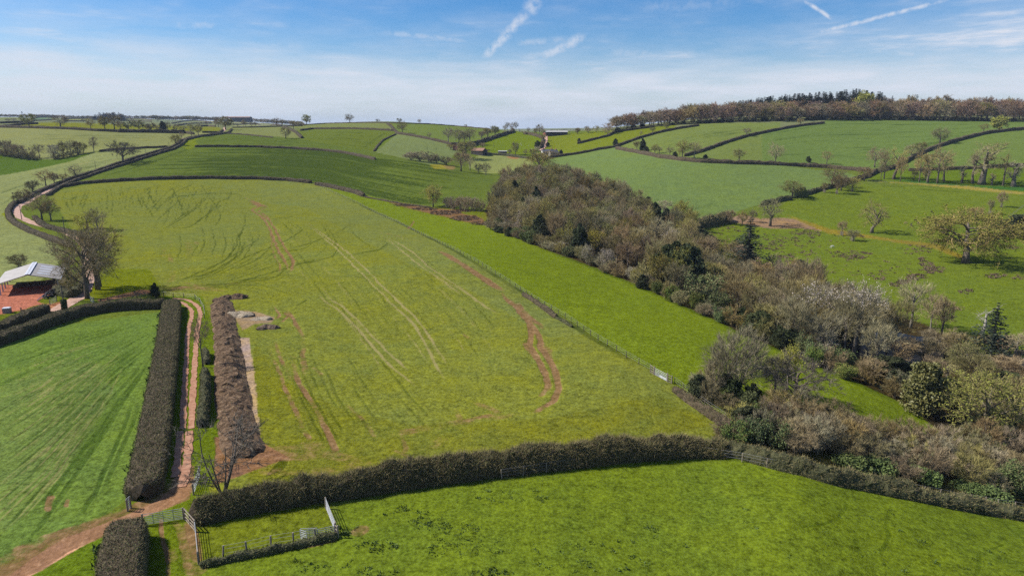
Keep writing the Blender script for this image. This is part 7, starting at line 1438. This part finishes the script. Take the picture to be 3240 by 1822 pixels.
def belt(prof, key, n, hpx, rows=1, wk=1.1, dv=4):
    out = []; q = SL(key, prof)
    for i in range(n):
        u = np.interp(i / (n - 1), np.linspace(0, 1, len(q)), [a for a, b in q]) + random.uniform(-3, 3); v = np.interp(u, [a for a, b in q], [b for a, b in q]); p = P(u, v + dv); d = depth(p); h = hpx * d / F * random.uniform(.75, 1.2); out.append((p.x, p.y, p.z - .5, h, h * wk * random.uniform(.9, 1.4)))
    return out
mass('far_woodland', 'bluish belt of woodland along the far left skyline', belt([(-60, 180), (300, 182), (620, 190), (900, 205), (1200, 225), (1600, 232)], 'g4', 95, 9.5) + belt([(2100, 218), (2400, 222), (2576, 215)], 'g4', 22, 9) + belt([(0, 190), (260, 195), (560, 200), (760, 200), (1100, 198), (1500, 215), (1900, 250), (2300, 275), (2560, 290)], 'g5', 130, 12.5))
mass('dark_clump', 'dark rounded clump of trees on the far left skyline', belt([(1610, 262), (1750, 268), (1900, 268), (2050, 262), (2110, 255)], 'g4', 20, 20, wk=.9) + belt([(1700, 262), (1900, 262), (2050, 260)], 'g4', 12, 25, wk=.8), ('far_pine', 'far_bud'))
mass('distant_ridge_woods', 'hazy blue woods on the distant ridge in the central gap', belt([(1840, 232), (2000, 225), (2200, 218), (2400, 212), (2650, 205)], 'g2', 34, 4, dv=3) + belt([(1850, 262), (2100, 255), (2400, 245)], 'g2', 16, 3.5, dv=3))
for i, (k, x, y, h, w) in enumerate([('g5', 105, 240, 70, 70), ('g5', 455, 285, 45, 40), ('g5', 690, 212, 60, 60), ('g5', 935, 300, 60, 60), ('g5', 850, 295, 45, 30), ('g5', 1080, 300, 70, 66), ('g5', 1455, 325, 55, 60), ('g5', 1555, 325, 110, 66), ('g5', 1592, 325, 90, 60), ('g5', 1695, 325, 70, 70), ('g5', 1762, 325, 76, 60), ('g4', 2440, 245, 56, 60), ('g4', 2530, 262, 60, 54), ('g4', 2240, 275, 40, 46), ('g4', 830, 250, 40, 50), ('g4', 230, 290, 50, 90), ('g4', 140, 295, 50, 90), ('g4', 1420, 300, 50, 70), ('g4', 1590, 250, 46, 50), ('g5', 380, 290, 40, 60)]):
    plant('far_bare', k, x, y, h, w, 'small hazy tree standing in the far left fields', 'hazy trees in the far left fields')
# ------------------------------------------------------------------ the air
if HAZE:
    xs, zt = 5200., 200.
    b = MB(); b.box((0, 5200, (zt - 90) / 2), (2 * xs, 11200, zt + 90)); m = bpy.data.materials.new('haze'); m.use_nodes = True; nt = m.node_tree; nt.nodes.clear()
    o_ = N(nt, 'ShaderNodeOutputMaterial'); pv = N(nt, 'ShaderNodeVolumePrincipled'); pv.inputs['Color'].default_value = (.62, .76, 1, 1); pv.inputs['Density'].default_value = HAZE; pv.inputs['Anisotropy'].default_value = 0.
    nt.links.new(pv.outputs[0], o_.inputs['Volume']); m.cycles.homogeneous_volume = True
    tag(b.build('haze', m), 'thin bluish haze in the air over the whole valley', 'haze', kind='stuff')
